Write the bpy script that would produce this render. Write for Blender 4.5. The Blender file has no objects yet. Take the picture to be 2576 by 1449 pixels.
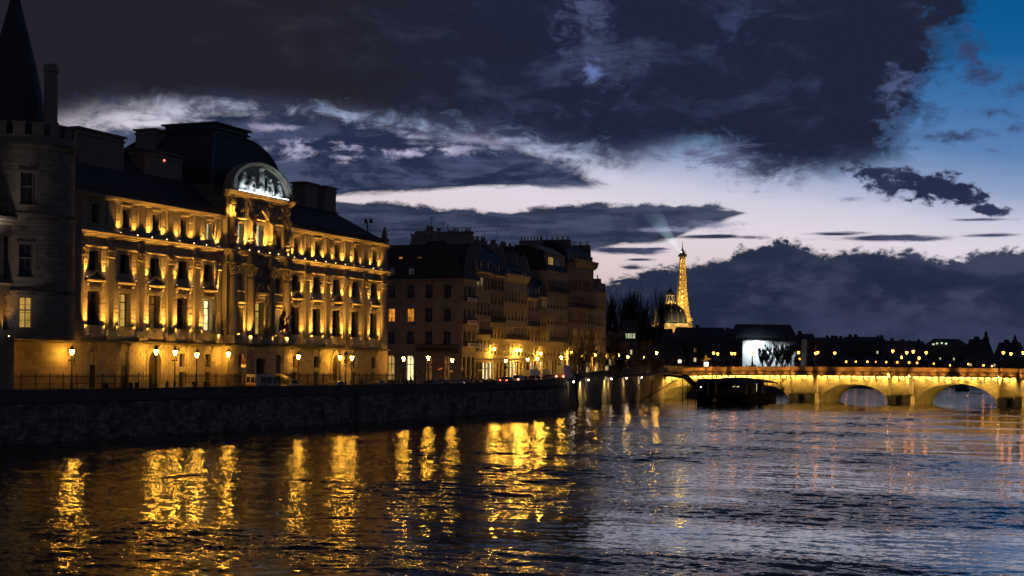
import bpy, math, random
import numpy as np
from math import sin, cos, tan, pi, radians, sqrt, atan2, hypot, atan
from mathutils import Vector, Matrix
rng = random.Random(7)
scene = bpy.context.scene
COL = scene.collection

# ------------------------------------------------------------------ camera
F, EYE, YAW, ROLL, CX, CY = 3800.0, 9.0, atan(.403), radians(.7), 1288.0, 920.0   # survey frame 2576 x 1449
cam_d = bpy.data.cameras.new('camera'); cam = bpy.data.objects.new('camera', cam_d); COL.objects.link(cam)
cam_d.sensor_width = 36.0; cam_d.lens = F / 2576 * 36; cam_d.shift_y = (CY - 724.5) / 2576
cam_d.clip_start = 1.0; cam_d.clip_end = 20000
fw = Vector((-sin(YAW), cos(YAW), 0)); rt = Vector((cos(YAW), sin(YAW), 0)); up = Vector((0, 0, 1))
r2 = rt * cos(ROLL) + up * sin(ROLL); u2 = up * cos(ROLL) - rt * sin(ROLL)
M = Matrix.Identity(4)
for i in range(3):
    M[i][0] = r2[i]; M[i][1] = u2[i]; M[i][2] = -fw[i]
M[2][3] = EYE
cam.matrix_world = M
scene.camera = cam

def ray(x, y):
    dx, dy = x - CX, y - CY
    X = dx * cos(ROLL) + dy * sin(ROLL); Y = -dx * sin(ROLL) + dy * cos(ROLL)
    return rt * X + fw * F - up * Y
def onx(x, y, px): d = ray(x, y); t = px / d.x; return Vector((px, d.y * t, EYE + d.z * t))
def ony(x, y, py): d = ray(x, y); t = py / d.y; return Vector((d.x * t, py, EYE + d.z * t))
def onz(x, y, z): d = ray(x, y); t = (z - EYE) / d.z; return Vector((d.x * t, d.y * t, z))
def atd(x, y, Z): t = Z / F; return ray(x, y) * t + up * EYE

# ------------------------------------------------------------------ world
def lin(c):
    return tuple(((v / 255) / 12.92 if v / 255 <= .04045 else ((v / 255 + .055) / 1.055) ** 2.4) for v in c)
world = bpy.data.worlds.new('World'); scene.world = world; world.use_nodes = True
WT = world.node_tree; WT.nodes.clear()
class E:
    def __init__(s, v): s.v = v
    @staticmethod
    def m(op, *a, clamp=False):
        n = WT.nodes.new('ShaderNodeMath'); n.operation = op; n.use_clamp = clamp
        for i, x in enumerate(a):
            x = x.v if isinstance(x, E) else x
            if isinstance(x, (int, float)): n.inputs[i].default_value = x
            else: WT.links.new(x, n.inputs[i])
        return E(n.outputs[0])
    def __add__(s, o): return E.m('ADD', s, o)
    __radd__ = __add__
    def __sub__(s, o): return E.m('SUBTRACT', s, o)
    def __rsub__(s, o): return E.m('SUBTRACT', o, s)
    def __mul__(s, o): return E.m('MULTIPLY', s, o)
    __rmul__ = __mul__
    def __truediv__(s, o): return E.m('DIVIDE', s, o)
def wnode(t, **kw):
    n = WT.nodes.new(t)
    for k, v in kw.items(): setattr(n, k, v)
    return n
def sm(x, lo, hi):
    n = wnode('ShaderNodeMapRange', interpolation_type='SMOOTHSTEP')
    WT.links.new(x.v, n.inputs[0]); n.inputs[1].default_value = lo; n.inputs[2].default_value = hi
    return E(n.outputs[0])
def comb(x, y, z):
    n = wnode('ShaderNodeCombineXYZ')
    for i, q in enumerate((x, y, z)):
        if isinstance(q, E): WT.links.new(q.v, n.inputs[i])
        else: n.inputs[i].default_value = q
    return n.outputs[0]
def noise(vec, scale=1., detail=6., rough=.55, dist=0.):
    n = wnode('ShaderNodeTexNoise'); WT.links.new(vec, n.inputs['Vector'])
    n.inputs['Scale'].default_value = scale; n.inputs['Detail'].default_value = detail
    n.inputs['Roughness'].default_value = rough; n.inputs['Distortion'].default_value = dist
    return E(n.outputs[0])
def mixc(f, a, b):
    n = wnode('ShaderNodeMix', data_type='RGBA')
    WT.links.new(f.v, n.inputs[0])
    for i, c in ((6, a), (7, b)):
        if isinstance(c, tuple): n.inputs[i].default_value = (*c, 1)
        else: WT.links.new(c, n.inputs[i])
    return n.outputs[2]
tc = wnode('ShaderNodeTexCoord')
def dot(v):
    n = wnode('ShaderNodeVectorMath', operation='DOT_PRODUCT'); WT.links.new(tc.outputs['Generated'], n.inputs[0])
    n.inputs[1].default_value = v; return E(n.outputs['Value'])
dr, df, dz = dot(rt), dot(fw), dot(up)
AZ = E.m('ARCTAN2', dr, df) * F                   # bearing from the river axis, in survey units
EL = E.m('ARCTAN2', dz, E.m('SQRT', dr * dr + df * df)) * F   # height above the horizon
def ae(x, y):
    d = ray(x, y); a = atan2(d.dot(rt), d.dot(fw)); return a * F, atan2(d.z, hypot(d.x, d.y)) * F
def curve(pts, warp=None):
    """height over bearing, through survey points"""
    q = sorted(ae(*p) for p in pts)
    n = wnode('ShaderNodeFloatCurve'); c = n.mapping.curves[0]
    g = [(min(max((a + 1600) / 3200, 0), 1), min(max((e + 100) / 1300, 0), 1)) for a, e in q]
    c.points[0].location = g[0]; c.points[1].location = g[-1]
    for p in g[1:-1]: c.points.new(*p)
    for p in c.points: p.handle_type = 'VECTOR'
    n.mapping.extend = 'HORIZONTAL'; n.mapping.update()
    WT.links.new((((AZ if warp is None else AZ + warp) + 1600) / 3200).v, n.inputs['Value'])
    return E(n.outputs[0]) * 1300 - 100
v1 = comb(AZ / 330, EL / 150, 3.1); v2 = comb(AZ / 120, EL / 60, 8.7); v3 = comb(AZ / 42, EL / 27, 1.7)
N1 = (noise(v1, 1, 8, .62, .5) - .5) * 5; N2 = (noise(v2, 1, 7, .62, .7) - .5) * 5; N3 = (noise(v3, 1, 6, .62, .4) - .5) * 5
NS = (noise(comb(AZ / 210, EL / 26, 5.5), 1, 6, .6, .5) - .5) * 5      # flat streaks
# rounded heads of the cumulus, large and small
def puff(sx, sy, z):
    vor = wnode('ShaderNodeTexVoronoi', feature='SMOOTH_F1'); WT.links.new(comb(AZ / sx + N2 * .22, EL / sy + N2 * .22, z), vor.inputs['Vector']); vor.inputs['Smoothness'].default_value = .5
    return .45 - E(vor.outputs['Distance'])
PUF = puff(120, 84, 0.) + puff(46, 36, 4.) * .45 + N3 * .10
# clear sky
T = EL + AZ * .12 + N1 * 10
ramp = wnode('ShaderNodeValToRGB'); WT.links.new((T / 1500).v, ramp.inputs[0]); cr = ramp.color_ramp
stops = [(0, (.52, .36, .37)), (150, (.62, .45, .45)), (300, (.72, .60, .62)), (430, (.74, .67, .75)), (500, (.60, .59, .71)), (570, (.28, .36, .55)),
         (660, (.11, .22, .45)), (780, (.05, .165, .40)), (900, (.008, .11, .31)), (1000, (.003, .095, .28)), (1500, (.002, .05, .17))]
while len(cr.elements) < len(stops): cr.elements.new(.5)
for e_, (p, c) in zip(cr.elements, stops): e_.position = p / 1500; e_.color = (*c, 1)
nish = wnode('ShaderNodeTexSky', sky_type='NISHITA'); nish.sun_disc = False
nish.sun_elevation = radians(-3.0); nish.sun_rotation = YAW * -1 + radians(8); nish.altitude = 50
side = sm(E.m('ABSOLUTE', AZ), 1500, 4500)        # out-of-view sky away from the afterglow, warmed to light the tower
nm = wnode('ShaderNodeMix', data_type='RGBA', blend_type='MIX'); nm.inputs[0].default_value = .12
WT.links.new(ramp.outputs[0], nm.inputs[6]); WT.links.new(nish.outputs[0], nm.inputs[7])
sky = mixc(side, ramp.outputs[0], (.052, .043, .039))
def paint(mask, colour):
    global sky
    sky = mixc(mask, sky, colour)
DARK = mixc(sm(N1 + N2 * .5, -.4, .6), lin((50, 56, 84)), lin((78, 82, 112)))
# streaks and scraps low over the horizon
def blob(cx, cy, rx, ry, amp=.5, soft=.45, col=DARK, nn=None, rot=0., k=1.):
    a, e = ae(cx, cy); dx, dy = AZ - a, EL - e
    if rot: dx, dy = dx * cos(rot) + dy * sin(rot), dy * cos(rot) - dx * sin(rot)
    dx, dy = dx / rx, dy / ry
    d = 1 - E.m('SQRT', dx * dx + dy * dy) + (nn or N2) * amp
    paint(sm(d, 0, soft) * k, col)
W23 = N2 * .6 + N3 * .6
for q in ((2240, 599, 190, 12), (2500, 592, 90, 8), (2110, 588, 90, 7), (1585, 631, 105, 12), (1650, 626, 40, 5), (1613, 653, 42, 4), (1590, 672, 40, 11), (2480, 552, 90, 7)):
    blob(*q, amp=.55, soft=.7, nn=NS)
for q in ((2400, 340, 100, 20), (2515, 280, 100, 20), (2570, 220, 60, 34), (2560, 325, 50, 16), (2495, 378, 45, 10), (2430, 120, 46, 70), (2470, 200, 60, 40), (1905, 482, 70, 9), (2120, 500, 60, 14)):
    blob(*q, amp=.9, soft=1.3, col=lin((54, 64, 100)), nn=W23, k=.9)
blob(2200, 440, 80, 36, .9, .7, lin((40, 47, 74)), W23, rot=-.3); blob(2300, 450, 70, 30, .9, .7, lin((42, 50, 78)), W23, rot=-.3); blob(2430, 503, 60, 22, .9, .6, lin((42, 50, 78)), W23, rot=-.3); blob(2225, 468, 90, 30, .8, .6, lin((44, 52, 82)), W23, rot=-.1); blob(2360, 478, 100, 40, .8, .5, lin((38, 45, 72)), W23, rot=-.25); blob(2480, 524, 55, 16, .9, .6, lin((46, 54, 84)), W23, rot=-.2)
# long bands left of the tower
tb = curve([(-300, 300), (0, 325), (180, 340), (300, 334), (400, 314), (470, 285), (560, 255), (700, 262), (900, 288), (1000, 308), (1060, 330), (1200, 346), (1330, 374), (1420, 415), (1500, 448), (1560, 475), (1700, 560), (2576, 700)])
bb = curve([(-300, 540), (0, 520), (500, 500), (800, 494), (900, 488), (1050, 480), (1200, 472), (1350, 466), (1480, 464), (1530, 463), (1560, 478), (1700, 560), (2576, 690)])
paint(sm(tb - EL + N2 * 22 + N3 * 10 + NS * 16, -30, 24) * sm(EL - bb + N2 * 7 + NS * 5, -9, 6) * sm(ae(1552, 460)[0] - AZ + N2 * 30, 0, 90), mixc(sm(N2 * .8 + NS * .5, -.45, .7), lin((38, 47, 72)), lin((72, 82, 112))))
for q in ((755, 378, 75, 26), (885, 372, 60, 18), (868, 398, 48, 14), (1005, 384, 60, 18), (1120, 376, 140, 18), (1040, 345, 50, 10), (1210, 352, 110, 16), (600, 285, 90, 12), (440, 293, 70, 14), (500, 303, 60, 10), (700, 320, 60, 12)):
    blob(*q, amp=1.0, soft=1.3, col=lin((190, 188, 214)), nn=W23 + NS * .3, k=.85)
tb = curve([(-300, 560), (840, 508), (905, 516), (990, 512), (1100, 520), (1190, 528), (1260, 534), (1330, 528), (1420, 517), (1523, 512), (1640, 516), (1760, 516), (1815, 519), (1855, 527), (1880, 536), (1930, 545), (2576, 900)])
bb = curve([(-300, 960), (1280, 960), (1400, 760), (1470, 640), (1500, 621), (1560, 616), (1640, 611), (1690, 604), (1735, 580), (1800, 562), (1860, 541), (1890, 533), (1930, 532), (2576, 700)])
paint(sm(tb - EL + N2 * 10 + N3 * 5 + NS * 5, -6, 6) * sm(EL - bb + N2 * 4 + NS * 4, -6, 5) * sm(ae(1915, 540)[0] - AZ + N2 * 20 + NS * 20, 0, 60), mixc(sm(N1 * .5 + N2 * .3 + NS * .6, -.45, .6), lin((42, 50, 72)), lin((70, 77, 102))))
blob(1690, 577, 90, 9, .8, .9, lin((150, 150, 178)), NS + N3 * .3, k=.7); blob(1800, 567, 90, 16, .8, 1.0, lin((128, 130, 160)), NS + N3 * .4, k=.8); blob(1790, 596, 150, 9, .5, .6, lin((50, 56, 82)), NS)
# cumulus bank along the horizon
tb = curve([(-300, 640), (1380, 716), (1523, 707), (1608, 684), (1655, 672), (1703, 667), (1778, 652), (1840, 644), (1846, 628), (1903, 613), (1983, 600), (2028, 618), (2068, 634), (2138, 625), (2213, 628), (2273, 634), (2303, 625), (2333, 646), (2408, 647), (2478, 628), (2576, 622), (2900, 600)])
paint(sm(tb - EL + PUF * 24 + N3 * 3, -7, 12), mixc(sm(N1 * .7 + N2 * .3, -.4, .7), lin((38, 46, 68)), lin((60, 67, 90))))
tb2 = curve([(-300, 700), (1500, 735), (1600, 716), (1720, 738), (1850, 678), (1960, 656), (2080, 672), (2200, 668), (2400, 686), (2576, 694)])
paint(sm(tb2 - EL + PUF * 34 + N2 * 10, -4, 34) * .8, mixc(sm(N1 * .6 + N2 * .35 + (tb2 - EL) * .0015, -.2, .8), lin((32, 40, 61)), lin((66, 72, 96))))
tb3 = curve([(-300, 760), (1600, 770), (1750, 800), (1900, 760), (2100, 745), (2300, 770), (2576, 760)])
paint(sm(tb3 - EL + PUF * 30 + N2 * 30, -10, 50) * .5, lin((46, 52, 80)))
# the great dark cloud overhead
WARP = N2 * 60 + N3 * 30 + N1 * 40
LOW = [(-320, 330), (0, 330), (180, 300), (250, 276), (420, 268), (560, 272), (700, 282), (900, 300), (1050, 314), (1200, 322), (1288, 342), (1373, 370), (1503, 393), (1600, 398), (1640, 378), (1720, 366), (1838, 384), (1860, 408), (1938, 433), (1998, 443), (2068, 430), (2188, 415), (2238, 398), (2275, 320), (2320, 240), (2385, 130), (2425, 0), (2520, -330)]
lo = curve(LOW, WARP)
big = (sm(EL - lo + N2 * 24 + N3 * 10 + N1 * 14, -52, 40) + sm(EL - curve(LOW, WARP - 34 + N3 * 12) + N2 * 24 + N3 * 10 + N1 * 14, -52, 40) + sm(EL - curve(LOW, WARP + 34 + N3 * 12) + N2 * 24 + N3 * 10 + N1 * 14, -52, 40)) / 3
mid = mixc(sm(AZ + N1 * 260, -700, 250), lin((35, 32, 41)), lin((30, 37, 57)))
body = mixc(sm(N1 * .8 + N2 * .4, .0, 1.1), mid, mixc(sm(AZ, -700, 200), lin((45, 43, 52)), lin((54, 62, 86))))
paint(big, body)
paint(sm(EL + N1 * 150, 1350, 1900), body)                # added overhead out of view, dims the blue skylight
paint(big * sm(lo - EL + 70, 0, 60) * sm(N2 + N3 * .5, -.5, .8) * .5, lin((60, 66, 94)))       # paler torn hem
blob(1490, 130, 110, 150, 1.0, 1.6, lin((66, 73, 104)), W23 + N1 * .4, k=.9); blob(1470, 40, 70, 70, 1.2, 1.4, lin((72, 79, 110)), W23)
blob(1491, 178, 26, 30, 1.3, 1.1, lin((96, 116, 168)), W23); blob(1850, 72, 45, 60, 1.2, 1.6, lin((54, 62, 96)), W23)
blob(2245, 225, 60, 60, 1.1, 1.3, lin((74, 88, 126)), W23); blob(1740, 388, 125, 30, .9, 1.0, lin((92, 97, 128)), N2 + NS, k=.9)
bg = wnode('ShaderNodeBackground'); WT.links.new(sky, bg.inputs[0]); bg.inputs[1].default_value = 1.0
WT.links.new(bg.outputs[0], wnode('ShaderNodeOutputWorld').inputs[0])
world.cycles.sampling_method = 'MANUAL'; world.cycles.sample_map_resolution = 512

# ------------------------------------------------------------------ exposure and sampling
vs = scene.view_settings; vs.view_transform = 'Standard'; vs.look = 'None'; vs.exposure = 0.0; vs.gamma = 1.0
cy = scene.cycles
cy.use_denoising = True; cy.use_light_tree = True
cy.max_bounces = 5; cy.diffuse_bounces = 2; cy.glossy_bounces = 3; cy.transmission_bounces = 2; cy.transparent_max_bounces = 6; cy.volume_bounces = 0
cy.sample_clamp_indirect = 6.0; cy.caustics_reflective = False; cy.caustics_refractive = False
cy.blur_glossy = .5

# ------------------------------------------------------------------ helpers
class MB:
    """collects shapes; fr = (origin, u, n) maps local (u, n, z) to the place"""
    def __init__(s, fr=None): s.v = []; s.f = []; s.fr = fr
    def P(s, p):
        if s.fr is None: return tuple(p)
        o, u, n = s.fr
        return (o[0] + u[0] * p[0] + n[0] * p[1], o[1] + u[1] * p[0] + n[1] * p[1], o[2] + p[2])
    def add(s, vs_, fs):
        b = len(s.v); s.v += [s.P(p) for p in vs_]; s.f += [tuple(b + i for i in f) for f in fs]; return s
    def box(s, a0, a1, b0, b1, c0, c1):
        return s.add([(a0, b0, c0), (a1, b0, c0), (a1, b1, c0), (a0, b1, c0), (a0, b0, c1), (a1, b0, c1), (a1, b1, c1), (a0, b1, c1)],
                     [(3, 2, 1, 0), (4, 5, 6, 7), (0, 1, 5, 4), (1, 2, 6, 5), (2, 3, 7, 6), (3, 0, 4, 7)])
    def bevbox(s, a0, a1, b0, b1, c0, c1, d):
        """box whose +b face is drawn in by d all round"""
        return s.add([(a0, b0, c0), (a1, b0, c0), (a1, b0, c1), (a0, b0, c1), (a0, b1 - d, c0), (a1, b1 - d, c0), (a1, b1 - d, c1), (a0, b1 - d, c1),
                      (a0 + d, b1, c0 + d), (a1 - d, b1, c0 + d), (a1 - d, b1, c1 - d), (a0 + d, b1, c1 - d)],
                     [(8, 9, 10, 11), (0, 1, 5, 4), (1, 2, 6, 5), (2, 3, 7, 6), (3, 0, 4, 7), (4, 5, 9, 8), (5, 6, 10, 9), (6, 7, 11, 10), (7, 4, 8, 11)])
    def prism(s, poly, d):
        n = len(poly); d = Vector(d)
        return s.add([tuple(p) for p in poly] + [tuple(Vector(p) + d) for p in poly],
                     [tuple(range(n))[::-1], tuple(range(n, 2 * n))] + [(i, (i + 1) % n, n + (i + 1) % n, n + i) for i in range(n)])
    def sweep(s, prof, u0, u1):
        """moulding: profile of (n, z) run from u0 to u1"""
        return s.prism([(u0, a, b) for a, b in prof], (u1 - u0, 0, 0))
    def lathe(s, prof, cx=0, cy_=0, n=16, a0=0., a1=2 * pi, cap=True):
        full = abs(a1 - a0 - 2 * pi) < 1e-6; k = n if full else n + 1; vs_ = []; fs = []
        for r, z in prof:
            for i in range(k):
                a = a0 + (a1 - a0) * i / n; vs_.append((cx + r * cos(a), cy_ + r * sin(a), z))
        for j in range(len(prof) - 1):
            for i in range(n):
                p, q = j * k + i, j * k + (i + 1) % k; fs.append((p, q, q + k, p + k))
        if cap and full:
            if prof[-1][0] > 1e-4: fs.append(tuple((len(prof) - 1) * k + i for i in range(n)))
            if prof[0][0] > 1e-4: fs.append(tuple(range(n))[::-1])
        return s.add(vs_, fs)
    def tube(s, pts, rad, n=5):
        pts = [Vector(p) for p in pts]
        if not hasattr(rad, '__len__'): rad = [rad] * len(pts)
        vs_ = []; fs = []
        for i, p in enumerate(pts):
            d = (pts[min(i + 1, len(pts) - 1)] - pts[max(i - 1, 0)]).normalized()
            a = d.orthogonal().normalized() if i == 0 else (pa - d * pa.dot(d)).normalized()
            pa = a; b = d.cross(a)
            for k in range(n):
                t = 2 * pi * k / n; vs_.append(tuple(p + (a * cos(t) + b * sin(t)) * rad[i]))
        for i in range(len(pts) - 1):
            for k in range(n): fs.append((i * n + k, i * n + (k + 1) % n, (i + 1) * n + (k + 1) % n, (i + 1) * n + k))
        fs.append(tuple(range(n))[::-1]); fs.append(tuple((len(pts) - 1) * n + k for k in range(n)))
        return s.add(vs_, fs)
    def ball(s, c, r, n=8, sz=1.):
        return s.lathe([(max(r * sin(pi * j / n), 1e-4 if 0 < j < n else 0), c[2] - r * sz * cos(pi * j / n)) for j in range(n + 1)], c[0], c[1], n, cap=False)
    def mesh(s, name, mat, smooth=False):
        m = bpy.data.meshes.new(name); m.from_pydata(s.v, [], s.f)
        for x in (mat if isinstance(mat, (list, tuple)) else [mat]): m.materials.append(x)
        if smooth: m.polygons.foreach_set('use_smooth', [True] * len(m.polygons))
        m.update(); return m
    def build(s, name, mat, parent=None, smooth=False):
        return link(name, s.mesh(name, mat, smooth), parent)
def link(name, data, parent=None, loc=None, rz=None):
    o = bpy.data.objects.new(name, data); COL.objects.link(o)
    if loc is not None: o.location = loc
    if rz is not None: o.rotation_euler = (0, 0, rz)
    if parent is not None: attach(o, parent)
    return o
def wloc(o):
    m = Matrix.LocRotScale(o.location, o.rotation_euler, o.scale)
    return (wloc(o.parent) @ o.matrix_parent_inverse @ m) if o.parent else m
def attach(o, parent): o.parent = parent; o.matrix_parent_inverse = wloc(parent).inverted()
def tag(o, label, cat, group=None):
    o['label'] = label; o['category'] = cat
    if group: o['group'] = group
    return o
def kind(o, k): o['kind'] = k; return o
def thing(name, label, cat, loc=(0, 0, 0), rz=0., group=None):
    return tag(link(name, None, None, loc, rz), label, cat, group)
KIDS = {}
def kids_of(o): return [c for c in bpy.data.objects if c.parent == o]
def copy_tree(o, loc=None, rz=None, label=None, group=None, parent=None, tree=None):
    c = o.copy(); COL.objects.link(c)
    if parent is not None: c.parent = parent
    else:
        if loc is not None: c.location = loc
        if rz is not None: c.rotation_euler = (0, 0, rz)
        if label: c['label'] = label
        if group: c['group'] = group
    for ch in o.children: copy_tree(ch, parent=c)
    return c

# ------------------------------------------------------------------ materials
def material(name, col, rough=.8, var=.25, scale=.6, metal=0., bump=0., bscale=4., emit=None, est=0., island=0., stain=None, spec=.5, alpha=None, detail=5.):
    m = bpy.data.materials.new(name); m.use_nodes = True; t = m.node_tree; b = t.nodes['Principled BSDF']
    b.inputs['Roughness'].default_value = rough; b.inputs['Metallic'].default_value = metal; b.inputs['Base Color'].default_value = (*col, 1)
    b.inputs['Specular IOR Level'].default_value = spec
    L = t.links.new
    geo = t.nodes.new('ShaderNodeNewGeometry')
    def nz(sc, det=detail, ro=.6):
        n = t.nodes.new('ShaderNodeTexNoise'); L(geo.outputs['Position'], n.inputs['Vector'])
        n.inputs['Scale'].default_value = sc; n.inputs['Detail'].default_value = det; n.inputs['Roughness'].default_value = ro; return n.outputs[0]
    def rang(x, lo, hi, a, c):
        n = t.nodes.new('ShaderNodeMapRange'); L(x, n.inputs[0])
        for i, q in enumerate((lo, hi, a, c)): n.inputs[i + 1].default_value = q
        return n.outputs[0]
    def mul(a, c):
        n = t.nodes.new('ShaderNodeMath'); n.operation = 'MULTIPLY'; L(a, n.inputs[0]); L(c, n.inputs[1]); return n.outputs[0]
    if var or island:
        f = None
        if var:
            f = mul(rang(nz(scale), .25, .75, 1 - var, 1 + var), rang(nz(scale * 7, 3), .3, .7, 1 - var * .35, 1 + var * .35))
        if island:
            oi = t.nodes.new('ShaderNodeObjectInfo'); ad = t.nodes.new('ShaderNodeMath'); ad.operation = 'ADD'; L(oi.outputs['Random'], ad.inputs[0]); L(geo.outputs['Random Per Island'], ad.inputs[1])
            fr = t.nodes.new('ShaderNodeMath'); fr.operation = 'FRACT'; L(ad.outputs[0], fr.inputs[0])
            g = rang(fr.outputs[0], 0, 1, 1 - island, 1 + island); f = mul(f, g) if f else g
        mx = t.nodes.new('ShaderNodeVectorMath'); mx.operation = 'SCALE'; mx.inputs[0].default_value = col; L(f, mx.inputs['Scale']); out = mx.outputs[0]
        if stain:
            mc = t.nodes.new('ShaderNodeMix'); mc.data_type = 'RGBA'; L(rang(nz(stain[1], 6, .65), .46, .66, 0, stain[2]), mc.inputs[0]); L(out, mc.inputs[6]); mc.inputs[7].default_value = (*stain[0], 1); out = mc.outputs[2]
        L(out, b.inputs['Base Color'])
    if bump:
        bp = t.nodes.new('ShaderNodeBump'); bp.inputs['Strength'].default_value = .6; bp.inputs['Distance'].default_value = bump; L(nz(bscale, 4), bp.inputs['Height']); L(bp.outputs[0], b.inputs['Normal'])
    if emit:
        b.inputs['Emission Color'].default_value = (*emit, 1); b.inputs['Emission Strength'].default_value = est
    if alpha is not None: b.inputs['Alpha'].default_value = alpha
    return m
def lit_material(name, col, est, var=.5, scale=1.2, stretch=(1, 1, .35)):
    """a lit window: curtains, lamps and shapes inside make it uneven"""
    m = bpy.data.materials.new(name); m.use_nodes = True; t = m.node_tree; b = t.nodes['Principled BSDF']; L = t.links.new
    b.inputs['Base Color'].default_value = (.02, .02, .02, 1); b.inputs['Roughness'].default_value = .25
    geo = t.nodes.new('ShaderNodeNewGeometry'); vm = t.nodes.new('ShaderNodeVectorMath'); vm.operation = 'MULTIPLY'; L(geo.outputs['Position'], vm.inputs[0]); vm.inputs[1].default_value = stretch
    n = t.nodes.new('ShaderNodeTexNoise'); L(vm.outputs[0], n.inputs['Vector']); n.inputs['Scale'].default_value = scale; n.inputs['Detail'].default_value = 3
    r = t.nodes.new('ShaderNodeMapRange'); L(n.outputs[0], r.inputs[0]); r.inputs[1].default_value = .3; r.inputs[2].default_value = .7; r.inputs[3].default_value = est * (1 - var); r.inputs[4].default_value = est * (1 + var * .6)
    b.inputs['Emission Color'].default_value = (*col, 1); L(r.outputs[0], b.inputs['Emission Strength']); return m
MT = {}
MT['stone'] = material('courthouse_stone', (.40, .35, .27), .85, .16, .35, bump=.02, bscale=3, stain=((.22, .19, .15), .23, .5))
MT['block'] = material('courthouse_ashlar', (.43, .37, .28), .85, .12, .5, bump=.02, bscale=5, island=.13, stain=((.24, .20, .15), .3, .4))
MT['carved'] = material('carved_stone', (.36, .31, .24), .85, .25, 2.5, bump=.06, bscale=7)
MT['figure_lit'] = material('lit_figure_stone', (.62, .60, .55), .8, .2, 1.5, bump=.04, bscale=5)  # same stone lightened, the light on the pediment figures put into its colour
MT['tymp_shade'] = material('shaded_tympanum_stone', (.055, .055, .055), .9, .3, .8, bump=.02)  # same stone darkened, the shade behind the figures put into its colour
MT['grimy'] = material('grimy_ledge', (.13, .115, .10), .9, .35, .8, bump=.02)
MT['tower'] = material('tower_stone', (.34, .275, .21), .9, .22, .3, bump=.03, bscale=2, island=.2, stain=((.20, .18, .15), .3, .6))
MT['quay'] = material('quay_stone', (.34, .30, .25), .85, .3, .9, bump=.05, bscale=3, island=.42, stain=((.05, .05, .045), .35, .8))
MT['quay_bed'] = material('quay_mortar', (.06, .055, .05), .9, .3, .6, bump=.03)
MT['cap'] = material('coping_stone', (.15, .14, .12), .85, .3, .5, bump=.02)
MT['bridge'] = material('bridge_stone', (.42, .36, .26), .85, .22, .4, bump=.03, bscale=3, island=.10, stain=((.17, .14, .10), .35, .75))
MT['setback'] = material('lower_quay_stone', (.33, .275, .21), .85, .28, .5, bump=.03, stain=((.16, .14, .12), .5, .6))
MT['plaster'] = material('row_plaster', (.44, .37, .30), .9, .22, .3, bump=.01, stain=((.19, .16, .13), .3, .5))
MT['plaster2'] = material('pale_plaster', (.46, .41, .34), .9, .2, .3, bump=.01, stain=((.28, .25, .2), .3, .5))
MT['plaster3'] = material('brown_plaster', (.34, .275, .21), .9, .22, .3, bump=.01)
MT['gable'] = material('gable_render', (.42, .38, .35), .9, .22, .25, stain=((.25, .22, .2), .25, .6))
MT['slate'] = material('slate', (.042, .048, .060), .6, .25, .8, island=.12)
MT['zinc'] = material('zinc', (.14, .155, .185), .5, .2, .4)
MT['lead'] = material('lead_roof', (.07, .08, .09), .5, .3, .5, metal=.3)
MT['gold'] = material('gilded_lead', (.45, .36, .16), .4, .3, .6, metal=.6)
MT['iron'] = material('black_iron', (.018, .018, .018), .5, .2, 2.)
MT['wood'] = material('dark_painted_wood', (.035, .03, .025), .6, .2, 2.)
MT['frame'] = material('window_frame', (.10, .09, .08), .6, .15, 2.)
MT['pframe'] = material('pale_window_frame', (.40, .37, .33), .6, .15, 2.)
MT['glass'] = material('dark_glass', (.012, .014, .018), .08, .0, spec=.6)
MT['asphalt'] = material('asphalt', (.05, .05, .052), .7, .25, .5, bump=.01, bscale=20)
MT['paving'] = material('paving', (.16, .15, .14), .8, .25, .5, bump=.01, bscale=8)
MT['earth'] = material('far_ground', (.06, .06, .06), .9, .2, .05)
MT['bark'] = material('bark', (.11, .09, .07), .9, .3, 1.5, bump=.03, bscale=6)
MT['twig'] = material('twig', (.035, .03, .026), .9, .25, 1.)
MT['far'] = material('far_masonry', (.13, .12, .115), .9, .3, .05)
MT['far2'] = material('far_masonry_brown', (.20, .16, .14), .9, .3, .05)
MT['farroof'] = material('far_roof', (.07, .08, .10), .7, .25, .05)
MT['white'] = material('white_sheet', (.8, .8, .8), .8, .06, .2)
MT['banner'] = material('banner_cloth', (.85, .80, .84), .9, .10, 1.5)
MT['ink'] = material('printed_ink', (.12, .10, .14), .9, .0)
MT['coat'] = material('dark_coat', (.022, .022, .026), .9, .25, 6., island=.4)
MT['coat2'] = material('grey_coat', (.07, .065, .06), .9, .25, 6., island=.4)
MT['skin'] = material('skin', (.36, .22, .16), .6, .05, 8.)
MT['hair'] = material('dark_hair', (.015, .012, .01), .7, .1, 8.)
MT['rubber'] = material('tyre_rubber', (.015, .015, .015), .85, .1, 6.)
MT['rim'] = material('wheel_rim', (.35, .35, .36), .35, .1, 6., metal=.8)
MT['paintw'] = material('white_car_paint', (.62, .62, .63), .3, .06, 2., spec=.6)
MT['paintd'] = material('dark_car_paint', (.02, .022, .028), .25, .06, 2., spec=.7)
MT['paints'] = material('silver_car_paint', (.32, .33, .35), .3, .06, 2., metal=.4)
MT['paintb'] = material('blue_car_paint', (.03, .05, .10), .28, .06, 2., spec=.7)
MT['yellow'] = material('reflective_yellow', (.75, .55, .05), .4, .05, 4.)
MT['red'] = material('red_stripe', (.20, .02, .015), .6, .05, 4.)
MT['blue'] = material('flag_blue', (.012, .016, .05), .8, .1, 4.)
MT['rednight'] = material('flag_red', (.35, .015, .02), .8, .1, 4.)
MT['hull'] = material('boat_hull', (.008, .009, .011), .9, .3, .8, spec=.08)
MT['canopy'] = material('boat_canopy', (.02, .022, .026), .9, .25, .5, spec=.1)
MT['curtain'] = material('boat_curtain', (.16, .14, .10), .7, .4, 1.6)
SOD = (1.0, .48, .07)          # sodium orange
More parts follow.
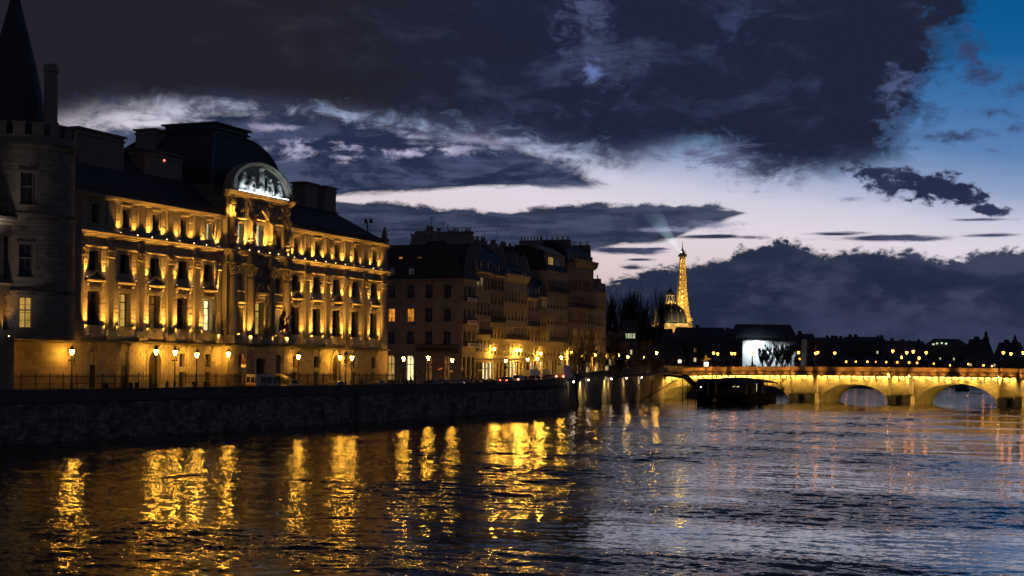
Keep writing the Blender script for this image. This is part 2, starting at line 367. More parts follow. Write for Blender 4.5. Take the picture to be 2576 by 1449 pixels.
LAMPC = (1.0, .46, .04)
MT['lamp'] = material('lantern_glow', (.8, .6, .3), .4, 0, emit=LAMPC, est=190.)
MT['lamp_far'] = material('far_lantern_glow', (.8, .6, .3), .4, 0, emit=(1., .30, .03), est=16.)
MT['unlit'] = material('unlit_lantern_glass', (.5, .5, .45), .15, .05, 4., spec=.6)
MT['flood'] = material('floodlight_lens', (.8, .7, .5), .3, 0, emit=(1., .62, .30), est=14.)
MT['floodp'] = material('quay_floodlight_lens', (.9, .8, .8), .3, 0, emit=(1., .70, .46), est=60.)
MT['led'] = material('cold_led', (.8, .8, .9), .3, 0, emit=(.70, .85, 1.), est=7.)
MT['tailoff'] = material('tail_light_glass', (.25, .01, .01), .2, 0, spec=.6)
MT['roofred'] = material('dim_red_lamp', (.4, .02, .02), .3, 0, emit=(1., .10, .06), est=5.)
MT['tail'] = material('tail_light', (.4, .02, .02), .3, 0, emit=(1., .06, .03), est=14.)
MT['brake'] = material('bright_brake_light', (.4, .02, .02), .3, 0, emit=(1., .10, .06), est=40.)
MT['head'] = material('head_light', (.8, .8, .7), .3, 0, emit=(1., .75, .40), est=25.)
MT['headoff'] = material('headlight_glass', (.5, .5, .5), .1, 0, spec=.7)
MT['strip'] = material('bridge_light_strip', (.8, .6, .3), .4, 0, emit=(1., .60, .13), est=190.)
MT['redl'] = material('red_signal', (.4, .02, .02), .3, 0, emit=(1., .05, .02), est=60.)
MT['sign'] = material('lit_white_panel', (.8, .8, .8), .3, 0, emit=(1., .85, .66), est=1.4)
MT['w_warm'] = lit_material('window_warm', (1., .62, .20), 1.0)
MT['w_gold'] = lit_material('window_golden', (1., .60, .13), .50, .45)
MT['w_white'] = lit_material('window_white', (.95, .82, .45), .62, .2)
MT['w_hot'] = lit_material('window_bright', (1., .78, .36), 1.5, .75, 2.)
MT['w_amber'] = lit_material('window_amber', (1., .34, .035), .85, .7, 2.2)
MT['w_dim'] = lit_material('window_dim', (1., .42, .10), .14, .8, 2.)
MT['w_grey'] = lit_material('window_grey', (.6, .6, .62), .035, .8, 2.)
MT['w_far'] = lit_material('window_far', (1., .85, .42), .9, .5, .5)
MT['w_green'] = lit_material('window_greenish', (.78, 1., .62), 1.1, .4, .5)
MT['shop'] = lit_material('shop_glow', (1., .80, .38), 1.6, .6, .7, (1, 1, 1))

# ================================================================== SETTING
XW, XF, XR = -108.35, -124.5, -130.0          # quay wall, courthouse front, front of the house row
def ground(u): return 4.78 + (0 if u < 250 else min((u - 250) * .0165, 3.0))

def water_mesh():
    def axis(bps):
        out = []
        for a, b, s0, s1 in bps:
            x = a
            while x < b - 1e-6:
                out.append(x); x += s0 + (s1 - s0) * (x - a) / (b - a)
        return np.array(out + [bps[-1][1]])
    xs = axis([(-140, -112, 4, 2), (-112, -70, .9, .5), (-70, 34, .42, .42), (34, 60, .6, 3), (60, 200, 6, 20)])
    ys = axis([(-200, 40, 20, 2), (40, 52, 1, .4), (52, 150, .33, .42), (150, 260, .42, .8), (260, 420, .8, 1.4), (420, 1000, 2, 12)])
    X, Y = np.meshgrid(xs, ys); r = np.random.RandomState(4)
    Z = np.zeros_like(X)
    # slow patches: boils and slicks drifting with the current
    P = np.zeros_like(X)
    for _ in range(26):
        l = r.uniform(14, 60); th = r.uniform(-.5, .5) + (pi / 2 if r.rand() < .75 else 0)
        kx, ky = 2 * pi / l * cos(th), 2 * pi / l * sin(th); P += np.sin(kx * X + ky * Y + r.uniform(0, 6.3))
    P = 1 / (1 + np.exp(-2.6 * (P / 3.0 - .55)))
    zone = np.clip((X + 62) / 16, 0, 1); zone = zone * zone * (3 - 2 * zone)             # slack water along the wall, the current beyond it
    A = (1 - zone) * (.92 + .45 * P) + zone * (.19 + 1.35 * P + .7 * np.exp(-((X + 43) / 9) ** 2))
    for _ in range(70):
        l = 1.05 * (2.9 / 1.05) ** r.rand(); th = r.normal(pi / 2, .8); k = 2 * pi / l
        Z += (.0092 / k) * np.sin(k * cos(th) * X + k * sin(th) * Y + r.uniform(0, 6.3)) * A
    for _ in range(8):
        l = r.uniform(5, 16); th = r.normal(pi / 2, .9); k = 2 * pi / l
        Z += (.0040 / k) * np.sin(k * cos(th) * X + k * sin(th) * Y + r.uniform(0, 6.3)) * (.4 + A)
    far = np.clip((Y - 380) / 120, 0, 1); Z *= 1 - far * .8
    Z[(X < -112) | (X > 60)] *= .2
    n, m_ = X.shape; me = bpy.data.meshes.new('river')
    me.vertices.add(n * m_); me.vertices.foreach_set('co', np.stack([X, Y, Z], -1).ravel())
    idx = np.arange(n * m_).reshape(n, m_); q = np.stack([idx[:-1, :-1], idx[:-1, 1:], idx[1:, 1:], idx[1:, :-1]], -1).reshape(-1, 4)
    me.loops.add(q.size); me.loops.foreach_set('vertex_index', q.ravel()); me.polygons.add(len(q))
    me.polygons.foreach_set('loop_start', np.arange(0, q.size, 4)); me.polygons.foreach_set('use_smooth', [True] * len(q)); me.update(calc_edges=True)
    me.attributes.new('chop', 'FLOAT', 'POINT').data.foreach_set('value', A.ravel().astype(np.float32))
    return me
wm = bpy.data.materials.new('river_water'); wm.use_nodes = True; t = wm.node_tree; b = t.nodes['Principled BSDF']; L = t.links.new
b.inputs['Base Color'].default_value = (.012, .012, .010, 1); b.inputs['Roughness'].default_value = .09; b.inputs['IOR'].default_value = 1.33
geo = t.nodes.new('ShaderNodeNewGeometry')
def wn(sx, sy, sc, det, ro=.6, dist=0):
    mp = t.nodes.new('ShaderNodeMapping'); L(geo.outputs['Position'], mp.inputs[0]); mp.inputs['Scale'].default_value = (sx, sy, 1); mp.inputs['Rotation'].default_value = (0, 0, -YAW)
    n = t.nodes.new('ShaderNodeTexNoise'); L(mp.outputs[0], n.inputs['Vector']); n.inputs['Scale'].default_value = sc; n.inputs['Detail'].default_value = det; n.inputs['Roughness'].default_value = ro; n.inputs['Distortion'].default_value = dist
    return n.outputs[0]
at = t.nodes.new('ShaderNodeAttribute'); at.attribute_name = 'chop'      # how choppy the river is here
def ripple(sc, sx, amp):
    mp = t.nodes.new('ShaderNodeMapping'); L(geo.outputs['Position'], mp.inputs[0]); mp.inputs['Scale'].default_value = (sx, 1, 1); mp.inputs['Rotation'].default_value = (0, 0, -YAW)
    n = t.nodes.new('ShaderNodeTexNoise'); L(mp.outputs[0], n.inputs['Vector']); n.inputs['Scale'].default_value = sc; n.inputs['Detail'].default_value = 3; n.inputs['Roughness'].default_value = .6; n.inputs['Distortion'].default_value = .25
    v = t.nodes.new('ShaderNodeVectorMath'); v.operation = 'MULTIPLY_ADD'; L(n.outputs['Color'], v.inputs[0]); v.inputs[1].default_value = (amp, amp, 0); v.inputs[2].default_value = (-amp / 2, -amp / 2, 0); return v.outputs[0]
def vadd(x, y): v = t.nodes.new('ShaderNodeVectorMath'); v.operation = 'ADD'; L(x, v.inputs[0]); L(y, v.inputs[1]); return v.outputs[0]
sl = vadd(ripple(3.6, .65, .44), ripple(1.4, .55, .14))
sc_ = t.nodes.new('ShaderNodeVectorMath'); sc_.operation = 'SCALE'; L(sl, sc_.inputs[0]); L(at.outputs['Fac'], sc_.inputs['Scale'])
rr_ = t.nodes.new('ShaderNodeMapRange'); L(at.outputs['Fac'], rr_.inputs[0])
for i, v in enumerate((.1, 1.6, .045, .11)): rr_.inputs[i + 1].default_value = v
L(rr_.outputs[0], b.inputs['Roughness'])
nn_ = t.nodes.new('ShaderNodeVectorMath'); nn_.operation = 'NORMALIZE'; L(vadd(sc_.outputs[0], geo.outputs['Normal']), nn_.inputs[0]); L(nn_.outputs[0], b.inputs['Normal'])
wm_o = kind(link('river', water_mesh(), None), 'structure'); wm_o.data.materials.append(wm)

# land: one bed for everything behind the water, then the streets laid on it
mb = MB(); mb.box(-9000, 9000, 960, 16000, -2, 3.0); kind(mb.build('far_ground', MT['earth']), 'structure')
mb = MB(); mb.box(-2500, -124.6, 100, 966, -2, 4.2); kind(mb.build('left_bank_ground', MT['earth']), 'structure')
mb = MB(); mb.box(-400, XW - 1.0, 30, 303, -2, 4.2); kind(mb.build('quay_ground', MT['earth']), 'structure')
def strip(name, x0, x1, us, dz, mat, th=.6):
    mb = MB()
    for a, c in zip(us[:-1], us[1:]):
        mb.add([(x0, a, ground(a) + dz - th), (x1, a, ground(a) + dz - th), (x1, c, ground(c) + dz - th), (x0, c, ground(c) + dz - th),
                (x0, a, ground(a) + dz), (x1, a, ground(a) + dz), (x1, c, ground(c) + dz), (x0, c, ground(c) + dz)],
               [(3, 2, 1, 0), (4, 5, 6, 7), (1, 2, 6, 5), (3, 0, 4, 7)])
    return kind(mb.build(name, mat), 'structure')
US = [30, 250, 302.6]
strip('road', -120.6, XW - 2.9, US, 0, MT['asphalt'])
strip('river_pavement', XW - 2.9, XW - .42, US, .13, MT['paving'])
strip('courthouse_pavement', -260, -120.6, [30, 250, 290], .13, MT['paving'])
strip('row_pavement', -260, -126.6, [290, 302.6, 428, 640], .13, MT['paving'])
strip('upper_road', -126.6, -119.6, [302.6, 333, 428], 0, MT['asphalt'])
strip('far_quay_road', -260, -124.7, [428.2, 640], -.02, MT['asphalt'])

# quay wall: a thing of stones
qw = thing('quay_wall', 'long dark masonry quay wall rising from the river below the courthouse', 'wall', (XW, 200, 0))
FRQ = ((XW, 0, 0), (0, 1, 0), (1, 0, 0))
mb = MB(FRQ); mb.box(30, 300, -1.4, -.10, -2, ground(0) - .30)
mb.add([(250, -1.4, 4.4), (300, -1.4, 4.4), (300, -.1, 4.4), (250, -.1, 4.4), (250, -1.4, 4.5), (300, -1.4, 5.25), (300, -.1, 5.25), (250, -.1, 4.5)], [(3, 2, 1, 0), (4, 5, 6, 7), (0, 1, 5, 4), (1, 2, 6, 5), (2, 3, 7, 6), (3, 0, 4, 7)])
mb.build('core', MT['quay_bed'], qw)
mb = MB(FRQ)
us = [30] + list(np.arange(60, 250, 9.5)) + list(np.arange(250, 300.1, 10))
for a, c in zip(us[:-1], us[1:]):       # parapet stones
    za, zc = ground(a), ground(c)
    mb.add([(a + .03, -.42, za - .4), (c - .03, -.42, zc - .4), (c - .03, .0, zc - .4), (a + .03, .0, za - .4), (a + .03, -.42, za + .86), (c - .03, -.42, zc + .86), (c - .03, 0, zc + .86), (a + .03, 0, za + .86)],
           [(3, 2, 1, 0), (4, 5, 6, 7), (0, 1, 5, 4), (1, 2, 6, 5), (2, 3, 7, 6), (3, 0, 4, 7)])
mb.build('parapet', MT['cap'], qw)
mb = MB(FRQ); mb2 = MB(FRQ)
for a, c in zip(us[:-1], us[1:]):
    for q, lo_, hi_, d in ((mb, .862, 1.04, .09), (mb2, -.42, -.02, .14)):
        za, zc = ground(a), ground(c); n0 = -.5
        q.add([(a + .01, n0, za + lo_), (c - .01, n0, zc + lo_), (c - .01, d, zc + lo_), (a + .01, d, za + lo_), (a + .01, n0, za + hi_), (c - .01, n0, zc + hi_), (c - .01, d, zc + hi_), (a + .01, d, za + hi_)],
              [(3, 2, 1, 0), (4, 5, 6, 7), (0, 1, 5, 4), (1, 2, 6, 5), (2, 3, 7, 6), (3, 0, 4, 7)])
mb.build('coping', MT['cap'], qw); mb2.build('string_course', MT['cap'], qw)
stones = []
z = -.4; row = 0
while z < 4.2:
    h = rng.choice((.34, .40, .46, .5)); u = 60 + rng.random()
    while u < 299.6:
        w = rng.uniform(.55, 1.55); stones.append((u, min(u + w, 299.9), z, min(z + h, 4.30))); u += w
    z += h
for i in range(10):                                        # upper rows that follow the rise
    pass
vis = [s for s in stones if s[0] > 124 and s[2] > -.1]
vis.sort(key=lambda s: -((s[1] - s[0]) * (s[3] - s[2])) * (200 / (s[0])) ** 2)
near = set(vis[:290]); smesh = {}
mbs = MB(FRQ)
for s in stones:
    d = rng.uniform(-.02, .035)
    if s in near:
        key = (round((s[1] - s[0]) * 4) / 4, round(s[3] - s[2], 2))
        if key not in smesh:
            m_ = MB(); w, h = key; m_.bevbox(-w / 2 + .015, w / 2 - .015, -.12, 0, .012, h - .012, .02); smesh[key] = m_.mesh('stone', MT['quay'])
        o = link('stone', smesh[key], None, (XW + d, (s[0] + s[1]) / 2, s[2]), -pi / 2); attach(o, qw)
    else: mbs.bevbox(s[0] + .015, s[1] - .015, -.12, d, s[2] + .012, s[3] - .012, .02)
kind(mbs.build('small_stones', MT['quay'], qw), 'stuff')
mb = MB(FRQ); mb.box(205.2, 206.4, -.1, .22, -1, 4.3); mb.box(205.0, 206.6, .0, .30, 4.3, 4.5); mb.build('buttress', MT['cap'], qw)
mb = MB(FRQ); mb.box(299.9, 301.2, -8.5, .05, -2, 5.25); mb.box(300.1, 302.4, -9.3, -2.2, -2, 1.2); mb.box(300, 304.0, -9.3, -4.2, -2, .55); mb.build('end_steps', MT['cap'], qw)

# set-back wall along the upper quay, floodlit from lamps on brackets
def sbx(u): return -116.0 - .0665 * (u - 303)
def sbtop(u): return 5.62 + (u - 303) * .0262
bw = thing('set_back_wall', 'floodlit stone quay wall set back behind the flooded bare trees', 'wall', (-119, 360, 0))
mb = MB(); us = np.linspace(301, 428, 14)
for a, c in zip(us[:-1], us[1:]):
    mb.add([(sbx(a) - 3, a, -2), (sbx(c) - 3, c, -2), (sbx(c), c, -2), (sbx(a), a, -2), (sbx(a) - 3, a, sbtop(a)), (sbx(c) - 3, c, sbtop(c)), (sbx(c), c, sbtop(c)), (sbx(a), a, sbtop(a))],
           [(4, 5, 6, 7), (1, 2, 6, 5), (2, 3, 7, 6), (3, 0, 4, 7)])
mb.build('core', MT['setback'], bw)
mb = MB(); mbp = MB()
for a, c in zip(us[:-1], us[1:]):
    for q, z0, z1, n0, n1 in ((mbp, 0, .82, -.45, -.02), (mb, .822, 1.02, -.52, .07), (mb, -.3, .0, -.3, .12)):
        q.add([(sbx(a) + n0, a + .02, sbtop(a) + z0), (sbx(c) + n0, c - .02, sbtop(c) + z0), (sbx(c) + n1, c - .02, sbtop(c) + z0), (sbx(a) + n1, a + .02, sbtop(a) + z0),
               (sbx(a) + n0, a + .02, sbtop(a) + z1), (sbx(c) + n0, c - .02, sbtop(c) + z1), (sbx(c) + n1, c - .02, sbtop(c) + z1), (sbx(a) + n1, a + .02, sbtop(a) + z1)],
              [(3, 2, 1, 0), (4, 5, 6, 7), (0, 1, 5, 4), (1, 2, 6, 5), (2, 3, 7, 6), (3, 0, 4, 7)])
mb.build('coping', MT['cap'], bw); mbp.build('parapet', MT['cap'], bw)
def spot(name, loc, aim, power, col, size=60., blend=.6, r=.06, parent=None):
    d = bpy.data.lights.new(name, 'SPOT'); d.energy = power; d.color = col; d.spot_size = radians(size); d.spot_blend = blend; d.shadow_soft_size = r
    o = bpy.data.objects.new(name, d); COL.objects.link(o); o.location = loc
    o.rotation_euler = (Vector(aim) - Vector(loc)).to_track_quat('-Z', 'Y').to_euler()
    if parent: attach(o, parent)
    return o
fl0 = None
for i, (x, y) in enumerate(((1429.6, 960.4), (1481, 955.6), (1538.6, 952.7), (1576.7, 951.2), (1615, 949.5), (1648, 943.8))):
    u = onx(x, y, -119).y; u = 303.5 if i == 0 else u
    for _ in range(4): u = onx(x, y, sbx(u) + .9).y if i else 301.5
    bx = sbx(u) if i else XW + .1
    z = onx(x, y, bx + .9).z if i else onx(x, y, XW + .6).z
    L0 = Vector((bx + .85, u, z))
    lab = ['', ' between the first trees', ' by the middle tree', ' left of the leaning tree', ' right of the leaning tree', ' next to the bridge']
    o = thing('floodlight', ('pinkish floodlight on the corner of the dark quay wall' if i == 0 else 'pinkish floodlight on a bracket of the set-back quay wall' + lab[i]), 'floodlight', L0, 0, 'floodlights on the quay wall')
    m_ = MB(); m_.ball((0, 0, 0), .17, 8); m_.build('lens', MT['floodp'], o).location = (0, 0, 0); o.children[0].matrix_parent_inverse = Matrix.Identity(4)
    m_ = MB(); m_.tube([(-.9, 0, .25), (-.35, 0, .3), (0, 0, .16)], .035, 5); m_.lathe([(.2, .1), (.24, .16), (.12, .26), (.02, .3)], 0, 0, 8)
    q = m_.build('bracket', MT['iron']); q.parent = o
    spot('flood_light', L0 + Vector((-.1, 0, .06)), (bx - .3, u + .2, 0), 4200 if i else 900, (1., .62, .20), 78, .9, .1, o)
for x, y in ((1462, 958), (1523, 956), (1564, 955), (1605, 953), (1633, 950)):
    u = 350.
    for _ in range(5): u = onx(x, y, sbx(u) + .25).y
    spot('wall_light', (sbx(u) + .45, u, sbtop(u) - .35), (sbx(u) - .1, u, 0), 5000, (1., .66, .20), 62, .8, .08, bw)
    m_ = MB(); m_.box(sbx(u), sbx(u) + .55, u - .1, u + .1, sbtop(u) - .32, sbtop(u) - .25); m_.build('light_bracket', MT['iron'], bw)

# ================================================================== BUILDING KIT
def holed(mb, u0, u1, z0, z1, holes, depth, n=0.):
    us = sorted({u0, u1} | {q for h in holes for q in h[:2] if u0 < q < u1}); zs = sorted({z0, z1} | {q for h in holes for q in h[2:4] if z0 < q < z1})
    for a, b_ in zip(us[:-1], us[1:]):
        run = None
        for c, d in zip(zs[:-1], zs[1:]):
            mu, mz = (a + b_) / 2, (c + d) / 2
            solid = not any(h[0] < mu < h[1] and h[2] < mz < h[3] for h in holes)
            if solid:
                if run is None: run = [c, d]
                else: run[1] = d
            if (not solid or d == zs[-1]) and run:
                mb.add([(a, n, run[0]), (b_, n, run[0]), (b_, n, run[1]), (a, n, run[1])], [(0, 1, 2, 3)]); run = None
    for h in holes:
        a, b_, c, d = h[:4]; k = n - depth
        if len(h) > 4:
            r = (b_ - a) / 2; s = d - r * h[4]; K = 10
            arc = [((a + b_) / 2 - r * cos(pi * i / K), s + r * h[4] * sin(pi * i / K)) for i in range(K + 1)]
            for i in range(K):
                cx_ = a if i < K / 2 else b_
                mb.add([(arc[i][0], n, arc[i][1]), (arc[i + 1][0], n, arc[i + 1][1]), (cx_, n, d)], [(0, 1, 2)])
                mb.add([(arc[i][0], n, arc[i][1]), (arc[i + 1][0], n, arc[i + 1][1]), (arc[i + 1][0], k, arc[i + 1][1]), (arc[i][0], k, arc[i][1])], [(0, 1, 2, 3)])
            mb.add([(a, n, d), ((a + b_) / 2, n, d), arc[5] and (arc[5][0], n, arc[5][1])], [(0, 1, 2)])
            top = s
        else:
            top = d; mb.add([(a, n, d), (b_, n, d), (b_, k, d), (a, k, d)], [(0, 1, 2, 3)])
        mb.add([(a, n, c), (a, n, top), (a, k, top), (a, k, c)], [(0, 1, 2, 3)]); mb.add([(b_, n, c), (b_, n, top), (b_, k, top), (b_, k, c)], [(0, 1, 2, 3)])
        mb.add([(a, n, c), (b_, n, c), (b_, k, c), (a, k, c)], [(0, 1, 2, 3)])
WC = {}
def put(o, fr, u, n, z, parent):
    O, U, N = fr
    o.location = (O[0] + U[0] * u + N[0] * n, O[1] + U[1] * u + N[1] * n, O[2] + z); o.rotation_euler = (0, 0, atan2(N[1], N[0]) - pi / 2)
    if parent: attach(o, parent)
    return o
def window(fr, parent, u, n, z, w, h, pane='glass', cols=2, rows=3, frame='frame', transom=None, name='window', th=.06, arch=False):
    w, h = round(w, 2), round(h, 2)
    key = (w, h, cols, rows, frame, transom, arch, th)
    if key not in WC:
        m = MB(); t_ = th
        m.box(-w / 2, -w / 2 + t_ * 1.4, -.04, .04, 0, h); m.box(w / 2 - t_ * 1.4, w / 2, -.04, .04, 0, h); m.box(-w / 2 + t_ * 1.4, w / 2 - t_ * 1.4, -.04, .04, 0, t_ * 1.4); m.box(-w / 2 + t_ * 1.4, w / 2 - t_ * 1.4, -.04, .04, h - t_ * 1.4, h)
        for i in range(1, cols): x = -w / 2 + w * i / cols; m.box(x - t_ * (.8 if i * 2 == cols else .4), x + t_ * (.8 if i * 2 == cols else .4), -.03, .035, t_, h - t_)
        for i in range(1, rows): zz = h * i / rows; m.box(-w / 2 + t_, w / 2 - t_, -.025, .03, zz - t_ * .35, zz + t_ * .35)
        if transom: m.box(-w / 2 + t_, w / 2 - t_, -.035, .045, h * transom - t_, h * transom + t_)
        WC[key] = m.mesh(name, MT[frame])
    o = link(name, WC[key]); put(o, fr, u, n, z, parent)
    pk = ('p', w, h, pane)
    if pk not in WC:
        m = MB(); m.box(-w / 2 + .03, w / 2 - .03, -.03, -.012, .03, h - .03); WC[pk] = m.mesh('pane', MT[pane])
    p = link('pane', WC[pk]); p.parent = o
    return o
def shared(key, fn, mat, smooth=False, name=None):
    if key not in WC:
        m = MB(); fn(m); WC[key] = m.mesh(name or key[0], MT[mat], smooth)
    return WC[key]
def piece(name, mesh, fr, parent, u, n, z): return put(link(name, mesh), fr, u, n, z, parent)

# ================================================================== COURTHOUSE
FR = ((XF, 0, 0), (0, 1, 0), (1, 0, 0)); U0, U1 = 158.6, 247.6
ct = thing('courthouse', 'floodlit classical stone courthouse with rows of pilasters and a lit arched pediment', 'courthouse', (XF - 8, 203, 4.9))
LW = [162.45, 169.05, 175.8, 182.5, 189.1]; RW = [214.35, 221.3, 228.15, 235.0, 242.05]; CW = [196.15, 201.6, 207.05]
PL = [159.35, 165.72, 172.45, 179.2, 185.85, 191.6]; PR = [212.0, 217.85, 224.75, 231.55, 238.5, 245.6]
UC, PA, PB, PN = 201.6, 192.6, 210.6, 1.25       # central pavilion
wing = LW + RW
mb = MB(FR)
gh = []                                            # ground floor openings: (axis, kind)
for i, u in enumerate(wing):
    if i in (2, 7): gh.append((u - 1.45, u + 1.45, 4.9, 10.45, 1.15))
    elif i in (0, 1): gh.append((u - .72, u + .72, 5.2, 10.25))
    else: gh += [(u - .68, u + .68, 5.2, 7.55), (u - .68, u + .68, 8.25, 10.2)]
mh = []
for u in wing: mh += [(u - 1.2, u + 1.2, 13.55, 18.15), (u - 1.0, u + 1.0, 20.75, 23.35)]
ah = [(u - .7, u + .7, 26.95, 29.4) for u in wing]
for a, c, sel in ((U0, PA, lambda q: q < 200), (PB, U1, lambda q: q > 200)):
    holed(mb, a, c, 4.6, 11.45, [h for h in gh if sel(h[0])], .62, .12)
    holed(mb, a, c, 11.45, 25.2, [h for h in mh if sel(h[0])], .85, 0)
    holed(mb, a, c, 25.2, 31.0, [h for h in ah if sel(h[0])], .6, 0)
# pavilion front
holed(mb, PA, PB, 4.6, 11.45, [(CW[0] - .62, CW[0] + .62, 5.2, 7.55), (CW[0] - .62, CW[0] + .62, 8.25, 10.25), (CW[2] - .62, CW[2] + .62, 5.2, 10.25), (UC - 1.35, UC + 1.35, 4.9, 9.6)], 1.1, PN + .12)
holed(mb, PA, PB, 11.45, 25.2, [(UC - 1.3, UC + 1.3, 13.3, 18.3), (CW[0] - .95, CW[0] + .95, 13.3, 17.3), (CW[2] - .95, CW[2] + .95, 13.3, 17.3),
                               (CW[0] - .85, CW[0] + .85, 19.9, 22.4, 1.), (CW[2] - .85, CW[2] + .85, 19.9, 22.4, 1.)], .8, PN - .3)
holed(mb, PA, PB, 25.2, 34.0, [(UC - .95, UC + .95, 26.95, 30.3), (CW[0] - .8, CW[0] + .8, 26.95, 30.0), (CW[2] - .8, CW[2] + .8, 26.95, 30.0)], .7, PN - .3)
for u in (PA, PB): mb.add([(u, PN + .12, 4.6), (u, -.1, 4.6), (u, -.1, 34), (u, PN - .3, 34), (u, PN - .3, 11.45), (u, PN + .12, 11.45)], [(0, 1, 2, 3, 4, 5)])
mb.add([(PA, PN - .3, 34), (PB, PN - .3, 34), (PB, -12, 34), (PA, -12, 34)], [(0, 1, 2, 3)])
for u in (PA, PB): mb.add([(u, -.1, 30.9), (u, -12, 30.9), (u, -12, 34), (u, -.1, 34)], [(0, 1, 2, 3)])
# ends, back and the dark rooms behind the glass
for u in (U0, U1): mb.add([(u, .12, 4.6), (u, -16, 4.6), (u, -16, 31), (u, .0, 31), (u, 0, 11.45), (u, .12, 11.45)], [(0, 1, 2, 3, 4, 5)])
mb.add([(U0, -16, 4.6), (U1, -16, 4.6), (U1, -16, 31), (U0, -16, 31)], [(0, 1, 2, 3)])
mb.add([(U0, -1.6, 4.6), (U1, -1.6, 4.6), (U1, -1.6, 30), (U0, -1.6, 30)], [(0, 1, 2, 3)])
mb.build('wall', MT['stone'], ct)
# mouldings
def runs(prof, z, off=(0., PN), cut=(PA, PB), mat='stone', name='cornice', a=U0, c=U1, e=.0):
    m = MB(FR); w0 = max(p[0] for p in prof)
    m.sweep([(p + off[0], q + z) for p, q in prof], a - .0, cut[0] - .002); m.sweep([(p + off[0], q + z) for p, q in prof], cut[1] + .002, c + w0 * .6)
    if off[1] is not None: m.sweep([(p + off[1], q + z) for p, q in prof], cut[0] - w0 * .5, cut[1] + w0 * .5)
    return m.build(name, MT[mat], ct)
runs([(-.3, 0), (.25, 0), (.3, .1), (.62, .18), (.62, .34), (.55, .40), (-.3, .46)], 11.38, name='ledge', mat='grimy')
runs([(-.4, 0), (.06, 0), (.06, .08), (.14, .12), (.20, .22), (.24, .28), (-.4, .28)], 23.72, (0, PN - .3), name='architrave')
runs([(-.4, 0), (.10, 0), (.16, .14), (.30, .20), (.34, .34), (.62, .40), (.66, .60), (.80, .66), (.84, .80), (.70, .86), (-.4, .92)], 25.05, (0, PN - .2), name='cornice')
runs([(-.4, 0), (.08, 0), (.08, .25), (.02, .62), (-.4, .62)], 25.98, (0, PN - .3), name='attic_plinth')
m = MB(FR)
prof = [(-.4, 0), (.06, 0), (.10, .14), (.26, .22), (.30, .36), (.56, .44), (.60, .62), (.70, .70), (.72, .82), (-.4, .88)]
m.sweep([(p, q + 30.0) for p, q in prof], U0, PA - .01); m.sweep([(p, q + 30.0) for p, q in prof], PB + .01, U1 + .4); m.build('cornice', MT['stone'], ct)
m = MB(FR)
for a, c in ((U0, PA), (PB, U1)):
    m.box(a, c, -.9, -.05, 30.9, 31.85)
    for k in np.arange(a + 1.1, c - 1, 3.4): m.box(k, k + 2.2, -.0, .02, 31.05, 31.7)
m.build('roof_parapet', MT['grimy'], ct)
m = MB(FR)
prof = [(-.6, 0), (.10, 0), (.16, .16), (.34, .24), (.38, .40), (.70, .50), (.74, .72), (.9, .82), (.92, .98), (-.6, 1.04)]
m.sweep([(p + PN - .3, q + 33.75) for p, q in prof], PA - .55, PB + .55); m.build('cornice', MT['stone'], ct)
for k, (a, c) in enumerate(((PA + .9, PA + 4.5), (PA + 6.3, PB - 6.3), (PB - 4.5, PB - .9))):      # swags of the frieze
    m = MB(FR); nS = 2 if k != 1 else 3
    for q in range(nS):
        x0 = a + (c - a) * q / nS; x1 = a + (c - a) * (q + 1) / nS
        m.tube([(x0 + (x1 - x0) * t_ / 6, PN - .22, 33.55 - .42 * sin(pi * t_ / 6)) for t_ in range(7)], [.05, .10, .13, .15, .13, .10, .05], 6)
    m.build('frieze_swag', MT['carved'], ct)
# pedestal course below the main windows
m = MB(FR)
for u in wing: m.box(u - 2.05, u + 2.05, 0, .22, 11.86, 13.5)
m.box(U0, U1, -.2, .04, 11.84, 12.2)
for u in CW: m.box(u - 1.15, u + 1.15, PN - .32, PN + .12, 11.86, 13.25)
m.build('pedestal_course', MT['stone'], ct)
for u in wing: piece('window_sill', shared(('window_sill', 1), lambda m: m.box(-2.15, 2.15, -.1, .30, 0, .12), 'stone'), FR, ct, u, 0, 13.5)
for u in CW: piece('window_sill', shared(('window_sill', 2), lambda m: m.box(-1.2, 1.2, -.4, .2, 0, .11), 'stone'), FR, ct, u, PN, 13.25)
# pilasters with capitals and bases
def cap_fn(w, d):
    def fn(m):
        m.box(-w / 2 - .22, w / 2 + .22, -.05, d + .22, 1.42, 1.6); m.box(-w / 2, w / 2, -.05, d, 0, 1.42); m.box(-w / 2 - .08, w / 2 + .08, -.05, d + .08, -.1, .03)
        r_ = random.Random(3)
        for rw, zz in ((0, .12), (1, .55), (2, .98)):
            k = 4 if rw != 1 else 3
            for i in range(k):
                x = (-w / 2 + w * (i + .5) / k)
                m.prism([(x - .15, d, zz), (x + .15, d, zz), (x + .13, d + .14, zz + .34), (x, d + .28, zz + .42), (x - .13, d + .14, zz + .34)], (0, -.05, .02))
                m.ball((x, d + .14, zz + .30), .13, 6)
        for s_ in (-1, 1):
            m.lathe([(.02, 0), (.22, .02), (.22, .16), (.02, .18)], s_ * (w / 2 + .08), d + .10, 8); m.v[-32:] = [(p[0], p[1], p[2] + 1.18) for p in m.v[-32:]]
            m.ball((s_ * (w / 2 + .02), d * .5 + .1, .5), .16, 6)
    return fn
capm = shared(('capital', 1), cap_fn(1.25, .34), 'carved')
basem = shared(('pilaster_base', 1), lambda m: (m.box(-.8, .8, -.05, .56, 0, .55), m.box(-.74, .74, -.05, .50, .55, .72), m.box(-.70, .70, -.05, .46, .72, .95)), 'stone')
shaft = shared(('pilaster', 1), lambda m: m.box(-.62, .62, -.05, .34, 0, 9.45), 'stone')
